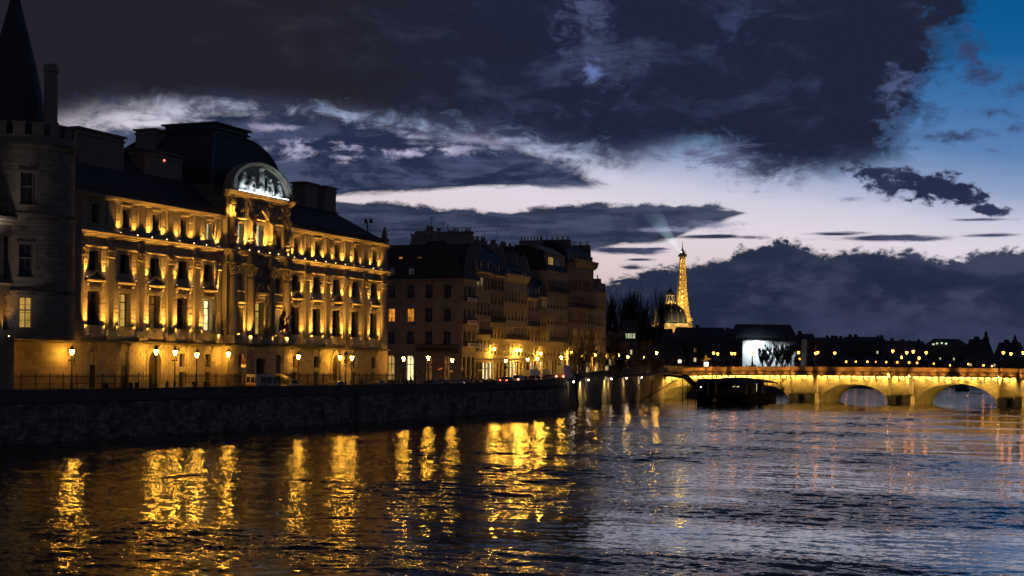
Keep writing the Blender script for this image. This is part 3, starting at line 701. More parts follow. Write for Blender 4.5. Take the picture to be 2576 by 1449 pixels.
pedm = shared(('pilaster_pedestal', 1), lambda m: (m.box(-.92, .92, -.05, .62, 0, 1.05), m.box(-.98, .98, -.05, .68, 1.05, 1.2)), 'stone')
for u in PL + PR:
    o = piece('pilaster', shaft, FR, ct, u, 0, 12.95); c = link('capital', capm); c.location = (0, 0, 9.35); c.parent = o
    c = link('base', basem); c.location = (0, 0, -.9); c.parent = o
    piece('pedestal', pedm, FR, ct, u, .02, 11.85 - .02)
    m = MB(FR); 
    if 'ress' not in WC: WC['ress'] = shared(('entablature_block', 1), lambda q: q.box(-.72, .72, -.1, .38, 0, 1.03), 'stone')
    piece('entablature_block', WC['ress'], FR, ct, u, 0, 24.02)
# engaged columns of the pavilion
colm = shared(('column', 1), lambda m: (m.lathe([(.72 - .10 * max(0, (j - 3) / 9) - (.03 if False else 0), 9.4 * j / 12) for j in range(13)], 0, 0, 24)), 'stone', True)
colcap = shared(('capital', 2), lambda m: (m.lathe([(.66, -.1), (.72, 0), (.6, .05), (.62, .6), (.8, 1.3), (.9, 1.42)], 0, 0, 16), m.box(-.95, .95, -.95, .95, 1.42, 1.6),
          [m.ball((.72 * cos(a) * (1 + .1 * r), .72 * sin(a) * (1 + .1 * r), .3 + .42 * r), .17, 6) for r in range(3) for a in np.arange(r * .35, 2 * pi, pi / 4)]), 'carved')
colbase = shared(('base', 2), lambda m: (m.box(-.95, .95, -.95, .95, 0, .3), m.lathe([(.92, .3), (.95, .42), (.8, .55), (.86, .68), (.74, .85)], 0, 0, 20)), 'stone')
for u in (PA + 1.2, UC - 2.95, UC + 2.95, PB - 1.2):
    o = piece('column', colm, FR, ct, u, PN + .15, 12.95)
    c = link('capital', colcap); c.location = (0, 0, 9.35); c.parent = o; c = link('base', colbase); c.location = (0, 0, -.85); c.parent = o
    piece('pedestal', shared(('pedestal', 3), lambda m: m.box(-1.0, 1.0, -.4, 1.0, 0, 1.2), 'stone'), FR, ct, u, PN + .05, 11.86)
    piece('entablature_block', shared(('entablature_block', 2), lambda q: q.box(-.85, .85, -.5, .65, 0, 1.3), 'stone'), FR, ct, u, PN, 23.98)
# windows, hoods and pediments of the wings
lit1 = {1: 'w_gold', 2: 'w_dim', 4: 'w_hot', 0: 'glass', 3: 'glass'}
hood = shared(('window_hood', 1), lambda m: (m.box(-1.5, 1.5, -.05, .14, 0, .35), m.box(-1.55, 1.55, -.05, .24, .35, .46), m.box(-1.3, 1.3, -.05, .08, .46, 1.0), m.prism([(-1.95, -.05, 1.02), (-1.95, .3, 1.02), (-1.95, .55, 1.14), (-1.95, .6, 1.3), (-1.95, -.05, 1.34)], (3.9, 0, 0)),
        [m.prism([(s - .16, -.05, -.25), (s - .16, .14, -.25), (s - .16, .22, .1), (s - .16, .20, .5), (s - .16, .44, .75), (s - .16, .46, 1.0), (s - .16, -.05, 1.0)], (.32, 0, 0)) for s in (-1.55, 1.55)]), 'stone')
tri = shared(('pediment', 1), lambda m: (m.prism([(-1.85, -.05, 0), (1.85, -.05, 0), (0, -.05, .98)], (0, .12, 0)),
        m.prism([(-2.0, -.05, 0), (-2.0, -.05, .17), (0, -.05, 1.22), (0, -.05, 1.0), (-1.75, -.05, .06)], (0, .65, 0)), m.prism([(2.0, -.05, 0), (2.0, -.05, .17), (0, -.05, 1.22), (0, -.05, 1.0), (1.75, -.05, .06)], (0, .65, 0))), 'stone')
for i, u in enumerate(wing):
    j = i % 5; pm = lit1[j] if i < 5 else ('glass', 'glass', 'glass', 'glass', 'glass')[j]
    w = window(FR, ct, u, -.72, 13.58, 2.3, 4.5, pm, 2, 4, transom=.74, th=.075)
    if pm == 'glass': window(FR, ct, u, -.66, 13.58, 2.2, .95, 'glass', 12, 1, 'frame', name='balustrade', th=.05)
    window(FR, ct, u, -.72, 20.77, 1.94, 2.55, 'glass', 2, 2, th=.07)
    window(FR, ct, u, -.48, 26.97, 1.36, 2.4, 'w_white' if i == 4 else 'glass', 2, 3, th=.06)
    piece('window_hood', hood, FR, ct, u, 0, 18.25)
    if j % 2 == 0: piece('pediment', tri, FR, ct, u, 0, 19.6)
    m = MB()
    piece('attic_surround', shared(('attic_surround', 1), lambda m: (m.box(-.98, -.7, -.05, .12, 0, 2.5), m.box(.7, .98, -.05, .12, 0, 2.5), m.box(-.98, .98, -.05, .14, 2.5, 2.72), m.prism([(-1.15, -.05, 2.78), (-1.15, .22, 2.78), (-1.15, .34, 2.92), (-1.15, .36, 3.02), (-1.15, -.05, 3.04)], (2.3, 0, 0)), m.box(-1.1, 1.1, -.05, .26, -.32, -.05),
        [m.prism([(s * .98, -.05, -.05), (s * 1.35, -.05, -.05), (s * 1.35, -.05, .1), (s * .98, -.05, .75)], (0, .2, 0)) for s in (-1, 1)]), 'stone'), FR, ct, u, 0, 26.95)
# attic piers above the pilasters
for u in PL + PR:
    piece('attic_pier', shared(('attic_pier', 1), lambda m: (m.box(-.72, .72, -.05, .24, 0, 3.6), m.prism([(-.72, -.05, 0), (-1.05, -.05, 0), (-1.0, -.05, .35), (-.72, -.05, .8)], (0, .28, 0)), m.prism([(.72, -.05, 0), (1.05, -.05, 0), (1.0, -.05, .35), (.72, -.05, .8)], (0, .28, 0))), 'stone'), FR, ct, u, 0, 26.58)
# ashlar of the lit strips: one stone per course; the wing's own stones as parts, the rest joined
strip_b = {}; nb = 0; rest = MB(FR)
def block(u, z, w, h, n=0., d=.09):
    global nb
    if nb < 296:
        k = (round(w, 2), round(h, 2), d)
        if k not in strip_b:
            m = MB(); m.bevbox(-w / 2 + .022, w / 2 - .022, -.05, d, .028, h - .028, .03); strip_b[k] = m.mesh('stone_block', MT['block'])
        piece('stone_block', strip_b[k], FR, ct, u, n, z); nb += 1
    else: rest.bevbox(u - w / 2 + .022, u + w / 2 - .022, n - .05, n + d, z + .028, z + h - .028, .03)
def courses(a, c, z0, z1, n, h=.585, w=1.27, holes=()):
    k = 0; z = z0
    while z < z1 - .2:
        hh = min(h, z1 - z); x = a - (w / 2 if k % 2 else 0)
        while x < c - .05:
            x0, x1 = max(x, a), min(x + w, c); cuts = [(x0, x1)]
            for q in holes:
                if q[2] - .02 < z + hh / 2 < q[3] + .02:
                    new = []
                    for p0, p1 in cuts:
                        if q[1] <= p0 or q[0] >= p1: new.append((p0, p1)); continue
                        if q[0] > p0: new.append((p0, q[0]))
                        if q[1] < p1: new.append((q[1], p1))
                    cuts = new
            for p0, p1 in cuts:
                if p1 - p0 > .12: block((p0 + p1) / 2, z, p1 - p0, hh, n)
            x += w
        z += h; k += 1
def gf_holes(sel):
    out = []
    for h in gh:
        if not sel(h[0]): continue
        if len(h) > 4: out.append((h[0] - .45, h[1] + .45, 4, 10.95))
        else: out.append((h[0] - .22, h[1] + .22, h[2], h[3] + .3 if h[3] > 9 else 8.3))
    return out
courses(U0, LW[2] - 2.0, 4.95, 11.2, .12, holes=gf_holes(lambda q: q < 200))
courses(LW[2] + 2.0, PA - .02, 4.95, 11.2, .12, holes=gf_holes(lambda q: q < 200))
for u in wing[:10]:
    for s in (-1, 1):
        uu = u + s * 1.95
        for k in range(17): block(uu, 13.66 + k * .585 + (0), 1.35, .585)
courses(PB + .02, RW[2] - 2.0, 4.95, 11.2, .12, holes=gf_holes(lambda q: q > 200))
courses(RW[2] + 2.0, U1, 4.95, 11.2, .12, holes=gf_holes(lambda q: q > 200))
for u in wing:
    for s in (-1, 1):
        for k in range(3): rest.bevbox(u + s * 1.72 - .5, u + s * 1.72 + .5, -.05, .10, 26.7 + k * 1.1 + .03, 26.7 + (k + 1) * 1.1 - .03, .03)
for a, c in ((PA, UC - 1.9), (UC + 1.9, PB)):
    z = 4.95
    for k in range(10):
        x = a + .05
        while x < c - .2:
            x1 = min(x + 1.2, c)
            if not any(q - .8 < (x + x1) / 2 < q + .8 for q in (CW[0], CW[2])): rest.bevbox(x + .012, x1 - .012, PN + .07, PN + .2, z + .02, z + .565, .025)
            x = x1
        z += .585
kind(rest.build('joined_ashlar', MT['block'], ct), 'stuff')
# ground floor: doors, barred windows, consoles
for i, u in enumerate(wing):
    if i in (2, 7):
        m = MB(FR); m.box(u - 1.45, u + 1.45, -.56, -.44, 4.9, 10.4)
        for k in range(-1, 2, 2): m.box(u + k * .7 - .45, u + k * .7 + .45, -.44, -.38, 5.2, 7.2); m.box(u + k * .7 - .45, u + k * .7 + .45, -.44, -.38, 7.4, 8.6)
        m.box(u - 1.45, u + 1.45, -.44, -.34, 8.75, 8.95); m.build('door', MT['wood'], ct)
        m = MB(FR); r = 1.62
        for k in range(12):
            a0, a1 = pi * k / 12, pi * (k + 1) / 12
            q = lambda rr, a: (u - rr * cos(a), 8.78 + rr * 1.15 * sin(a))
            p = [q(1.47, a0), q(1.95, a0), q(1.95, a1), q(1.47, a1)]; m.prism([(x, .1, zz) for x, zz in p], (0, .2, 0))
        m.box(u - 1.95, u - 1.47, .1, .28, 4.9, 8.78); m.box(u + 1.47, u + 1.95, .1, .28, 4.9, 8.78); m.build('door_arch', MT['stone'], ct)
        m = MB(FR)
        for s in (-1, 1): m.lathe([(.02, 0), (.34, 0), (.34, .12), (.24, .16), (.02, .10)], 0, 0, 14); m.v[-70:] = [m.P((u + s * 1.75 + (p[0] - XF), .13 + p[2], 10.35 + p[1])) for p in m.v[-70:]]
        m.build('roundel', MT['carved'], ct)
        for q in (-2.4, 2.4): m = MB(FR); m.box(u + q - .22, u + q + .22, .1, .32, 6.4, 7.6); m.build('notice_board', MT['plaster2'], ct)
    elif i in (0, 1):
        window(FR, ct, u, -.3, 8.4, 1.4, 1.8, 'w_dim' if i == 0 else 'glass', 4, 2, 'frame')
        m = MB(FR); m.box(u - .7, u + .7, -.25, -.1, 5.2, 8.38); m.box(u - .02, u + .02, -.1, -.06, 5.2, 8.38); m.build('shutter', MT['wood'], ct)
        if i == 1: m = MB(FR); m.box(u - .7, u + .7, -.1, .02, 8.4, 10.2); m.build('shutter', MT['wood'], ct)
    else:
        window(FR, ct, u, -.35, 8.27, 1.34, 1.9, 'glass', 4, 2, 'frame'); m = MB(FR); m.box(u - .67, u + .67, -.3, -.18, 5.2, 7.53); m.box(u - .03, u + .03, -.18, -.12, 5.2, 7.5); m.build('shutter', MT['wood'], ct)
        m = MB(FR); m.box(u - .85, u + .85, .1, .24, 7.56, 8.0); m.box(u - .95, u + .95, .1, .32, 8.0, 8.22); m.build('window_apron', MT['stone'], ct)
m = MB(FR)
for u in wing:
    for s in (-.95, .95): m.prism([(u + s - .16, .1, 10.4), (u + s - .16, .28, 10.45), (u + s - .16, .34, 10.9), (u + s - .16, .62, 11.2), (u + s - .16, .62, 11.37), (u + s - .16, .1, 11.37)], (.32, 0, 0))
m.build('ledge_console', MT['stone'], ct)
# pavilion windows
window(FR, ct, UC, PN - .98, 13.35, 2.5, 4.9, 'w_gold', 2, 4, transom=.72, th=.08)
window(FR, ct, CW[0], PN - .98, 13.35, 1.8, 3.9, 'w_dim', 2, 3, transom=.66); window(FR, ct, CW[2], PN - .98, 13.35, 1.8, 3.9, 'w_white', 2, 3, transom=.66)
for u in (CW[0], CW[2]): window(FR, ct, u, PN - 1.0, 19.95, 1.64, 2.4, 'glass', 2, 2)
window(FR, ct, UC, PN - .92, 27, 1.85, 3.25, 'w_white', 2, 4); window(FR, ct, CW[0], PN - .92, 27, 1.56, 2.95, 'w_white', 2, 4); window(FR, ct, CW[2], PN - .92, 27, 1.56, 2.95, 'glass', 2, 4)
window(FR, ct, CW[0], PN - 1.2, 8.27, 1.2, 1.94, 'glass', 3, 2); window(FR, ct, CW[2], PN - 1.2, 5.3, 1.2, 4.9, 'glass', 3, 4)
m = MB(FR); m.box(UC - 1.35, UC + 1.35, PN - .9, PN - .75, 4.9, 9.55); [m.box(UC + s * .66 - .5, UC + s * .66 + .5, PN - .75, PN - .69, 5.3 + k * 2.1, 7.1 + k * 2.1) for s in (-1, 1) for k in (0, 1)]; m.build('door', MT['wood'], ct)
m = MB(FR); m.box(UC - 1.75, UC - 1.36, PN, PN + .3, 4.9, 9.8); m.box(UC + 1.36, UC + 1.75, PN, PN + .3, 4.9, 9.8); m.box(UC - 1.8, UC + 1.8, PN, PN + .34, 9.62, 10.1); m.ball((UC, PN + .3, 10.5), .42, 8); m.box(UC - 2.2, UC + 2.2, PN, PN + .6, 10.95, 11.3); m.build('door_surround', MT['carved'], ct)
# surrounds of the pavilion windows
for u, w, z0, z1 in ((UC, 1.3, 13.36, 18.3), (CW[0], .95, 13.36, 17.3), (CW[2], .95, 13.36, 17.3), (UC, .95, 26.95, 30.3), (CW[0], .8, 26.95, 30.0), (CW[2], .8, 26.95, 30.0)):
    nn = PN - .3; m = MB(FR)
    m.box(u - w - .3, u - w, nn - .05, nn + .13, z0, z1); m.box(u + w, u + w + .3, nn - .05, nn + .13, z0, z1); m.box(u - w - .3, u + w + .3, nn - .05, nn + .15, z1, z1 + .32)
    m.sweep([(nn - .05, z1 + .55), (nn + .2, z1 + .55), (nn + .36, z1 + .7), (nn + .38, z1 + .82), (nn - .05, z1 + .86)], u - w - .5, u + w + .5); m.build('window_surround', MT['stone'], ct)
for u in (CW[0], CW[2]):
    m = MB(FR); m.sweep([(PN - .35, 18.4), (PN - .05, 18.4), (PN + .05, 18.6), (PN - .35, 18.7)], u - 1.25, u + 1.25); m.sweep([(PN - .35, 19.6), (PN - .05, 19.6), (PN + .02, 19.85), (PN - .35, 19.88)], u - 1.15, u + 1.15); m.build('window_hood', MT['stone'], ct)
m = MB(FR)      # broken curved pediment with its carved group
m.sweep([(PN - .35, 19.3), (PN + .2, 19.3), (PN + .5, 19.5), (PN + .55, 19.75), (PN - .35, 19.8)], UC - 2.1, UC + 2.1)
for s in (-1, 1):
    for k in range(7):
        a0, a1 = pi * (.02 + .29 * k / 7), pi * (.02 + .29 * (k + 1) / 7)
        q = lambda rr, a: (UC + s * rr * cos(a), 19.75 + rr * .82 * sin(a))
        m.prism([(x, PN - .35, zz) for x, zz in (q(1.75, a0), q(2.1, a0), q(2.1, a1), q(1.75, a1))], (0, .9, 0))
    m.tube([(UC + s * 1.75, PN - .1, 17.7), (UC + s * 1.75, PN + .2, 18.2), (UC + s * 1.78, PN + .3, 19.2)], [.12, .2, .26], 6)
m.build('pediment', MT['stone'], ct)
m = MB(FR)
for x, zz, r in ((0, 20.5, .5), (0, 21.3, .42), (0, 22.0, .36), (0, 22.7, .3), (-.5, 21.0, .3), (.5, 21.0, .3), (-.8, 20.5, .28), (.8, 20.5, .28), (-.32, 21.9, .2), (.32, 21.9, .2), (-1.1, 20.2, .2), (1.1, 20.2, .2)): m.ball((UC + x, PN - .05 + .15 * sin(x * 9 + zz), zz), r, 7, 1.2)
m.build('carved_crest', MT['carved'], ct)
for s in (CW[0], CW[2]):
    m = MB(FR)
    for k in range(14):
        a = 2 * pi * k / 14; m.ball((s + .78 * cos(a), PN - .22, 32.05 + .78 * sin(a)), .2, 6)
    m.ball((s, PN - .25, 32.05), .5, 8); m.build('medallion', MT['carved'], ct)
m = MB(FR)
m.prism([(UC - 1.75, PN - .35, 31.25), (UC + 1.75, PN - .35, 31.25), (UC, PN - .35, 32.5)], (0, .2, 0))
for s in (-1, 1): m.prism([(UC + s * 1.9, PN - .35, 31.2), (UC + s * 1.9, PN - .35, 31.4), (UC, PN - .35, 32.75), (UC, PN - .35, 32.48), (UC + s * 1.6, PN - .35, 31.3)], (0, .6, 0))
m.build('pediment', MT['stone'], ct)
# statues standing before the attic
def statue_fn(m):
    m.box(-.62, .62, -.5, .5, 0, .25); m.box(-.52, .52, -.42, .42, .25, 1.35); m.box(-.6, .6, -.5, .5, 1.35, 1.55)
    m.lathe([(.5, 1.55), (.52, 1.9), (.44, 2.6), (.40, 3.3), (.47, 3.9), (.50, 4.5), (.58, 5.0), (.52, 5.25), (.2, 5.4), (.17, 5.55), (.24, 5.7), (.30, 5.95), (.26, 6.25), (.08, 6.4)], 0, 0, 12)
    m.tube([(.52, .05, 5.1), (.68, .18, 4.6), (.45, .42, 4.2), (.12, .5, 4.35)], [.17, .15, .13, .1], 6); m.tube([(-.52, .05, 5.1), (-.72, .1, 4.5), (-.66, .2, 3.8)], [.17, .15, .11], 6)
    for k in range(5): m.tube([(-.4 + .2 * k, .38, 1.6), (-.34 + .17 * k, .46, 3.0), (-.5 + .12 * k, .4, 4.2)], [.10, .09, .05], 5)
for u in (PA + 1.1, UC - 2.95, UC + 2.95, PB - 1.1):
    piece('statue', shared(('statue', 1), statue_fn, 'carved', True), FR, ct, u, PN + .1, 26.15)
    piece('attic_capital', shared(('attic_capital', 1), lambda m: (m.box(-.45, .45, -.3, .12, -6.3, 0), m.box(-.55, .55, -.3, .25, 0, .2), [m.ball((x, .2, .5), .2, 6) for x in (-.35, 0, .35)], [m.ball((x, .2, .95), .2, 6) for x in (-.35, 0, .35)], m.box(-.62, .62, -.3, .32, 1.15, 1.35)), 'carved'), FR, ct, u, PN - .1, 32.35)
# arched pediment, cold lit
RX, RZ, LZ, LN = 9.1, 5.0, 34.78, PN + .05
def arcp(k, f, n_, K=28): a = pi * k / K; return (UC + .1 - RX * f * cos(a), n_, LZ + RZ * f * sin(a))
m = MB(FR)
for f0, f1, n1 in ((.945, 1.0, .62), (.915, .945, .42), (.89, .915, .30)):
    for k in range(28):
        m.prism([arcp(k, f0, .1), arcp(k, f1, .1), arcp(k + 1, f1, .1), arcp(k + 1, f0, .1)], (0, LN + n1 - .1 - .3, 0))
m.build('arched_pediment', MT['stone'], ct, False)
m = MB(FR); m.add([arcp(k, .93, LN - .55) for k in range(29)], [tuple(range(29))]); m.build('tympanum', MT['tymp_shade'], ct)
def fig(m, x, z, s, lean, mirror=1, seated=True):
    n0 = LN - .2
    P = lambda a, b, c: (x + mirror * a * s, n0 + b * s, z + c * s)
    m.tube([P(0, 0, .1), P(.05, .1, .8), P(lean, .15, 1.5), P(lean * 1.2, .15, 1.75)], [.42 * s, .36 * s, .34 * s, .14 * s], 8); m.ball(P(lean * 1.35, .2, 1.98), .24 * s, 8, 1.15)
    if seated:
        m.tube([P(0, .1, .3), P(.75, .35, .45), P(.9, .4, -.3)], [.3 * s, .22 * s, .14 * s], 7); m.tube([P(0, -.1, .25), P(.95, .1, .2), P(1.35, .2, -.2)], [.28 * s, .2 * s, .12 * s], 7)
    else: m.tube([P(-.05, .05, .3), P(-.1, .05, -1.0)], [.42 * s, .5 * s], 8)
    m.tube([P(lean, .15, 1.5), P(lean + .4, .3, 1.1), P(lean + .75, .35, 1.35)], [.14 * s, .12 * s, .09 * s], 6); m.tube([P(lean, .1, 1.5), P(lean - .4, .2, 1.0), P(lean - .3, .35, .6)], [.14 * s, .12 * s, .09 * s], 6)
for x, z, s, ln, mi, se in ((-5.6, LZ + .4, 1.2, .35, 1, True), (-3.3, LZ + .35, 1.1, .4, 1, True), (0, LZ + 1.35, 1.35, 0, 1, False), (3.1, LZ + .35, 1.15, .45, -1, True), (5.5, LZ + .4, 1.15, .35, -1, True)):
    m = MB(FR); fig(m, UC + x, z, s, ln, mi, se); m.build('pediment_figure', MT['figure_lit'], ct, True)
m = MB(FR); m.tube([(UC - 2.0, LN + .1, LZ), (UC - 2.0, LN + .1, LZ + 2.8)], .09, 6); m.tube([(UC + 1.6, LN + .1, LZ), (UC + 1.6, LN + .1, LZ + 3.0)], .09, 6)
for a in (-1.2, 1.3): m.ball((UC + a, LN - .2, LZ + .7), .6, 8)
m.ball((UC, LN - .2, LZ + 3.9), .4, 8, 1.4); m.build('pediment_attribute', MT['figure_lit'], ct, True)
m = MB(FR); [m.box(UC - 7.2 + k * 1.46, UC - 7.2 + k * 1.46 + 1.3, LN + .42, LN + .5, LZ + .06, LZ + .13) for k in range(10)]; m.build('cold_light_strip', MT['led'], ct)
# roofs
def slope(m, u0, u1, n0, z0, n1, z1, h0=0., h1=0.):
    m.add([(u0, n0, z0), (u1, n0, z0), (u1 - h1, n1, z1), (u0 + h0, n1, z1)], [(0, 1, 2, 3)])
m = MB(FR)
slope(m, U0 - 8, PA + .5, -.9, 31.8, -9.2, 38.6); slope(m, U0 - 8, PA + .5, -17.4, 31.8, -9.2, 38.6)
slope(m, PB - .5, U1 - .5, -.9, 31.8, -7.0, 36.0, 0, 6.5); slope(m, PB - .5, U1 - .5, -13, 31.8, -7.0, 36.0, 0, 6.5); m.add([(U1 - .5, -.9, 31.8), (U1 - .5, -13, 31.8), (U1 - 7, -7, 36.0)], [(0, 1, 2)])
m.box(PB, U1 - 7, -7.4, -6.6, 35.95, 36.2); m.box(U0, PA, -9.6, -8.8, 38.5, 38.8)
roof = m.build('roof', MT['slate'], ct)
def chimney(nm, u0, u1, n0, n1, z0, z1, parent=None, pots=0, mat='tower', fr=FR):
    m = MB(fr); m.box(u0, u1, n0, n1, z0, z1 - .9); m.box(u0 - .15, u1 + .15, n0 - .15, n1 + .15, z1 - .9, z1 - .65); m.box(u0, u1, n0, n1, z1 - .65, z1 - .25); m.box(u0 - .35, u1 + .35, n0 - .35, n1 + .35, z1 - .25, z1)
    for k in range(pots): m.lathe([(.18, z1), (.14, z1 + .7), (.19, z1 + .78)], u0 + (u1 - u0) * (k + .5) / pots, (n0 + n1) / 2, 6)
    return m.build(nm, MT[mat], parent)
chimney('chimney', 166.0, 176.0, -9.5, -5.5, 34, 40.4, roof); chimney('chimney', 181.5, 191.0, -8.5, -6, 34, 39.7, roof)
chimney('chimney', 229.3, 233.6, -9.5, -7, 33, 40.5, roof); chimney('chimney', 236.2, 240.5, -9.5, -7, 33, 40.6, roof)
# square dome of the pavilion
m = MB(FR); K = 12; prof = []
for k in range(K + 1):
    a = pi / 2 * k / K; prof.append((sin(a), cos(a)))
du0, du1, dn0, dn1 = 192.8, 213.6, -2.2, -21.0; tu0, tu1, tn0, tn1 = 199.6, 208.6, -6.0, -14.8; zb, zt = 35.6, 44.6
rings = []
for k in range(K + 1):
    f = 1 - cos(pi / 2 * k / K); z = zb + (zt - zb) * sin(pi / 2 * k / K) * 1.0
    f = (k / K) ** 2.1; z = zb + (zt - zb) * (1 - (1 - k / K) ** 1.35)
    rings.append([(du0 + (tu0 - du0) * f, dn0 + (tn0 - dn0) * f, z), (du1 + (tu1 - du1) * f, dn0 + (tn0 - dn0) * f, z), (du1 + (tu1 - du1) * f, dn1 + (tn1 - dn1) * f, z), (du0 + (tu0 - du0) * f, dn1 + (tn1 - dn1) * f, z)])
for a, c in zip(rings[:-1], rings[1:]):
    for i in range(4): m.add([a[i], a[(i + 1) % 4], c[(i + 1) % 4], c[i]], [(0, 1, 2, 3)])
dome = m.build('dome', MT['slate'], ct)
m = MB(FR)
for a0, a1, b0_, b1_, z0, z1 in ((tu0 - .1, tu1 + .1, tn1 - .1, tn0 + .1, zt - .1, zt + .5), (tu0 - .5, tu1 + .5, tn1 - .5, tn0 + .5, zt + .5, zt + .75), (tu0 - .2, tu1 + .2, tn1 - .2, tn0 + .2, zt + .75, zt + 1.3), (tu0 - .7, tu1 + .7, tn1 - .7, tn0 + .7, zt + 1.3, zt + 1.55)): m.box(a0, a1, b0_, b1_, z0, z1)
c = m.build('dome_cornice', MT['lead']); attach(c, dome)
m = MB(FR)
for i in range(4): m.tube([(r_[i][0], r_[i][1], r_[i][2]) for r_ in rings], .35, 6)
c = m.build('dome_rib', MT['lead']); attach(c, dome)
m = MB(FR); m.box(du0 - .3, du1 + .3, dn1, dn0 + .3, 33.9, 35.7); c = m.build('dome_base', MT['tower']); attach(c, dome)
chimney('chimney', 194.5, 197.5, -17, -13.6, 40, 44.8, dome)
m = MB(FR); m.tube([(203, -9, zt + 1.5), (203, -9, zt + 2.3)], .05, 4); m.tube([(205, -13, zt + 1.5), (205, -13, zt + 2.5)], .05, 4); m.build('roof_rod', MT['iron'], ct)
# corner acroterion at the far end of the roof line
m = MB(FR); m.box(U1 - 1.6, U1 - .2, -.9, .3, 30.9, 31.9); m.lathe([(.5, 31.9), (.6, 32.3), (.35, 32.8), (.45, 33.2), (.2, 33.8), (.02, 34.2)], U1 - .9, -.3, 8); m.build('finial', MT['carved'], ct)
# balcony and flags
m = MB(FR)
m.box(UC - 2.3, UC + 2.3, PN, PN + 1.3, 11.9, 12.15); m.box(UC - 2.3, UC + 2.3, PN + 1.1, PN + 1.35, 13.1, 13.3); m.box(UC - 2.3, UC - 1.9, PN + .9, PN + 1.35, 12.15, 13.1); m.box(UC + 1.9, UC + 2.3, PN + .9, PN + 1.35, 12.15, 13.1)
for k in range(9): m.lathe([(.07, 12.15), (.13, 12.4), (.06, 12.8), (.11, 13.1)], UC - 1.5 + k * .375, PN + 1.2, 8)
m.build('balcony', MT['stone'], ct)
for (u0, n0, z0, du, dn, dz_, cols, lab) in ((203.2, PN + 1.2, 13.2, .4, 2.0, 4.3, ('blue', 'blue', 'blue'), 'dark blue flag drooping from a slanted pole over the courthouse balcony'), (203.8, PN + 1.2, 13.2, 2.1, 2.3, 4.2, ('blue', 'white', 'rednight'), 'blue white and red flag drooping from the right slanted pole over the balcony')):
    f = thing('flag', lab, 'flag', MB(FR).P((u0, n0, z0)), 0, 'flags over the courthouse balcony')
    m = MB(FR); m.tube([(u0, n0, z0), (u0 + du, n0 + dn, z0 + dz_)], .05, 6); m.ball((u0 + du, n0 + dn, z0 + dz_), .09, 6); m.build('flagpole', MT['wood'], f)
    for k, cm in enumerate(cols):
        m = MB(FR); g = []
        for i in range(5):
            for j in range(9):
                s = .97 - .13 * (k + i / 4); zz = -3.0 * j / 8 * (1 - .12 * k)
                g.append((u0 + du * s + .16 * sin(j * .9 + i * 1.7 + k), n0 + dn * s + .2 * sin(i * 1.3 + j * .8 + k), z0 + dz_ * s + zz * (.75 + .25 * s)))
        m.add(g, [(i * 9 + j, (i + 1) * 9 + j, (i + 1) * 9 + j + 1, i * 9 + j + 1) for i in range(4) for j in range(8)]); m.build('flag_panel', MT[cm], f, True)
# uplights: a fixture and its lamp at each strip
FIX = shared(('uplight', 1), lambda m: (m.box(-.14, .14, -.12, .12, 0, .16), m.box(-.03, .03, -.03, .03, -.12, 0)), 'iron')
LEN = shared(('lens', 1), lambda m: (m.add([(-.11, -.1, .17), (.11, -.1, .17), (.11, .1, .17), (-.11, .1, .17)], [(0, 1, 2, 3)])), 'flood')
DOT = shared(('lens', 2), lambda m: (m.box(-.08, .08, .12, .125, .04, .13)), 'flood')
up0 = None
def uplight(u, n, z, power, size, lean=.18, col=SOD, label='small sodium uplight on the main cornice', blend=.9, du=0., tgt=10.):
    global up0
    loc = MB(FR).P((u, n, z))
    o = thing('uplight', label, 'uplight', loc, -pi / 2, 'uplights on the courthouse ledges')
    a = link('body', FIX); a.parent = o; a = link('lens', DOT if z > 25 and rng.random() < .6 else LEN); a.parent = o
    spot('uplight_lamp', MB(FR).P((u, n, z + .22)), MB(FR).P((u + du, n - tgt * lean, z + tgt)), power, col, size, blend, .09, o)
ORD = ('first', 'second', 'third', 'fourth', 'fifth', 'sixth', 'seventh', 'eighth', 'ninth', 'tenth', 'eleventh', 'twelfth', 'thirteenth', 'fourteenth', 'fifteenth', 'sixteenth', 'seventeenth', 'eighteenth', 'nineteenth', 'twentieth', 'twenty-first')
for i, u in enumerate(wing):
    for s in (-1, 1):
        wh_ = ('left' if s < 0 else 'right') + ' of the ' + ORD[i % 5] + ' window ' + ('from the round tower' if i < 5 else 'past the central pavilion')
        k = rng.choice((.35, .7, .85, 1., 1., 1.15, 1.3)) * rng.uniform(.85, 1.15)
        spot('reach_lamp', MB(FR).P((u + s * 1.95, .78, 12.4)), MB(FR).P((u + s * 1.95, 0, 21.4)), 6000 * k, SOD, 40, 1., .1, ct)
        if not (i == 1 and s < 0): spot('reach_lamp', MB(FR).P((u + s * 1.95, .46, 19.9)), MB(FR).P((u + s * 1.95, 0, 24.6)), 1700 * k, SOD, 50, 1., .08, ct)
        if not (i == 1 and s < 0): uplight(u + s * 1.95, .46, 19.68, 450 * k, 60, .075, label='small uplight on the upper wall ' + wh_)
        uplight(u + s * 1.95, .78, 12.2, 1500 * k, 64, .085, label='small uplight on the lower ledge ' + wh_)
        if i != 0 and not (i == 1 and s < 0) or (i == 0 and False): uplight(u + s * 1.72, .66, 25.96, 1000 * k, 96, .10, label='small uplight on the top cornice ' + wh_)
uplight(LW[1] - 1.72, .60, 25.96, 800, 84, .09, label='small uplight on the top cornice, nearest the round tower')
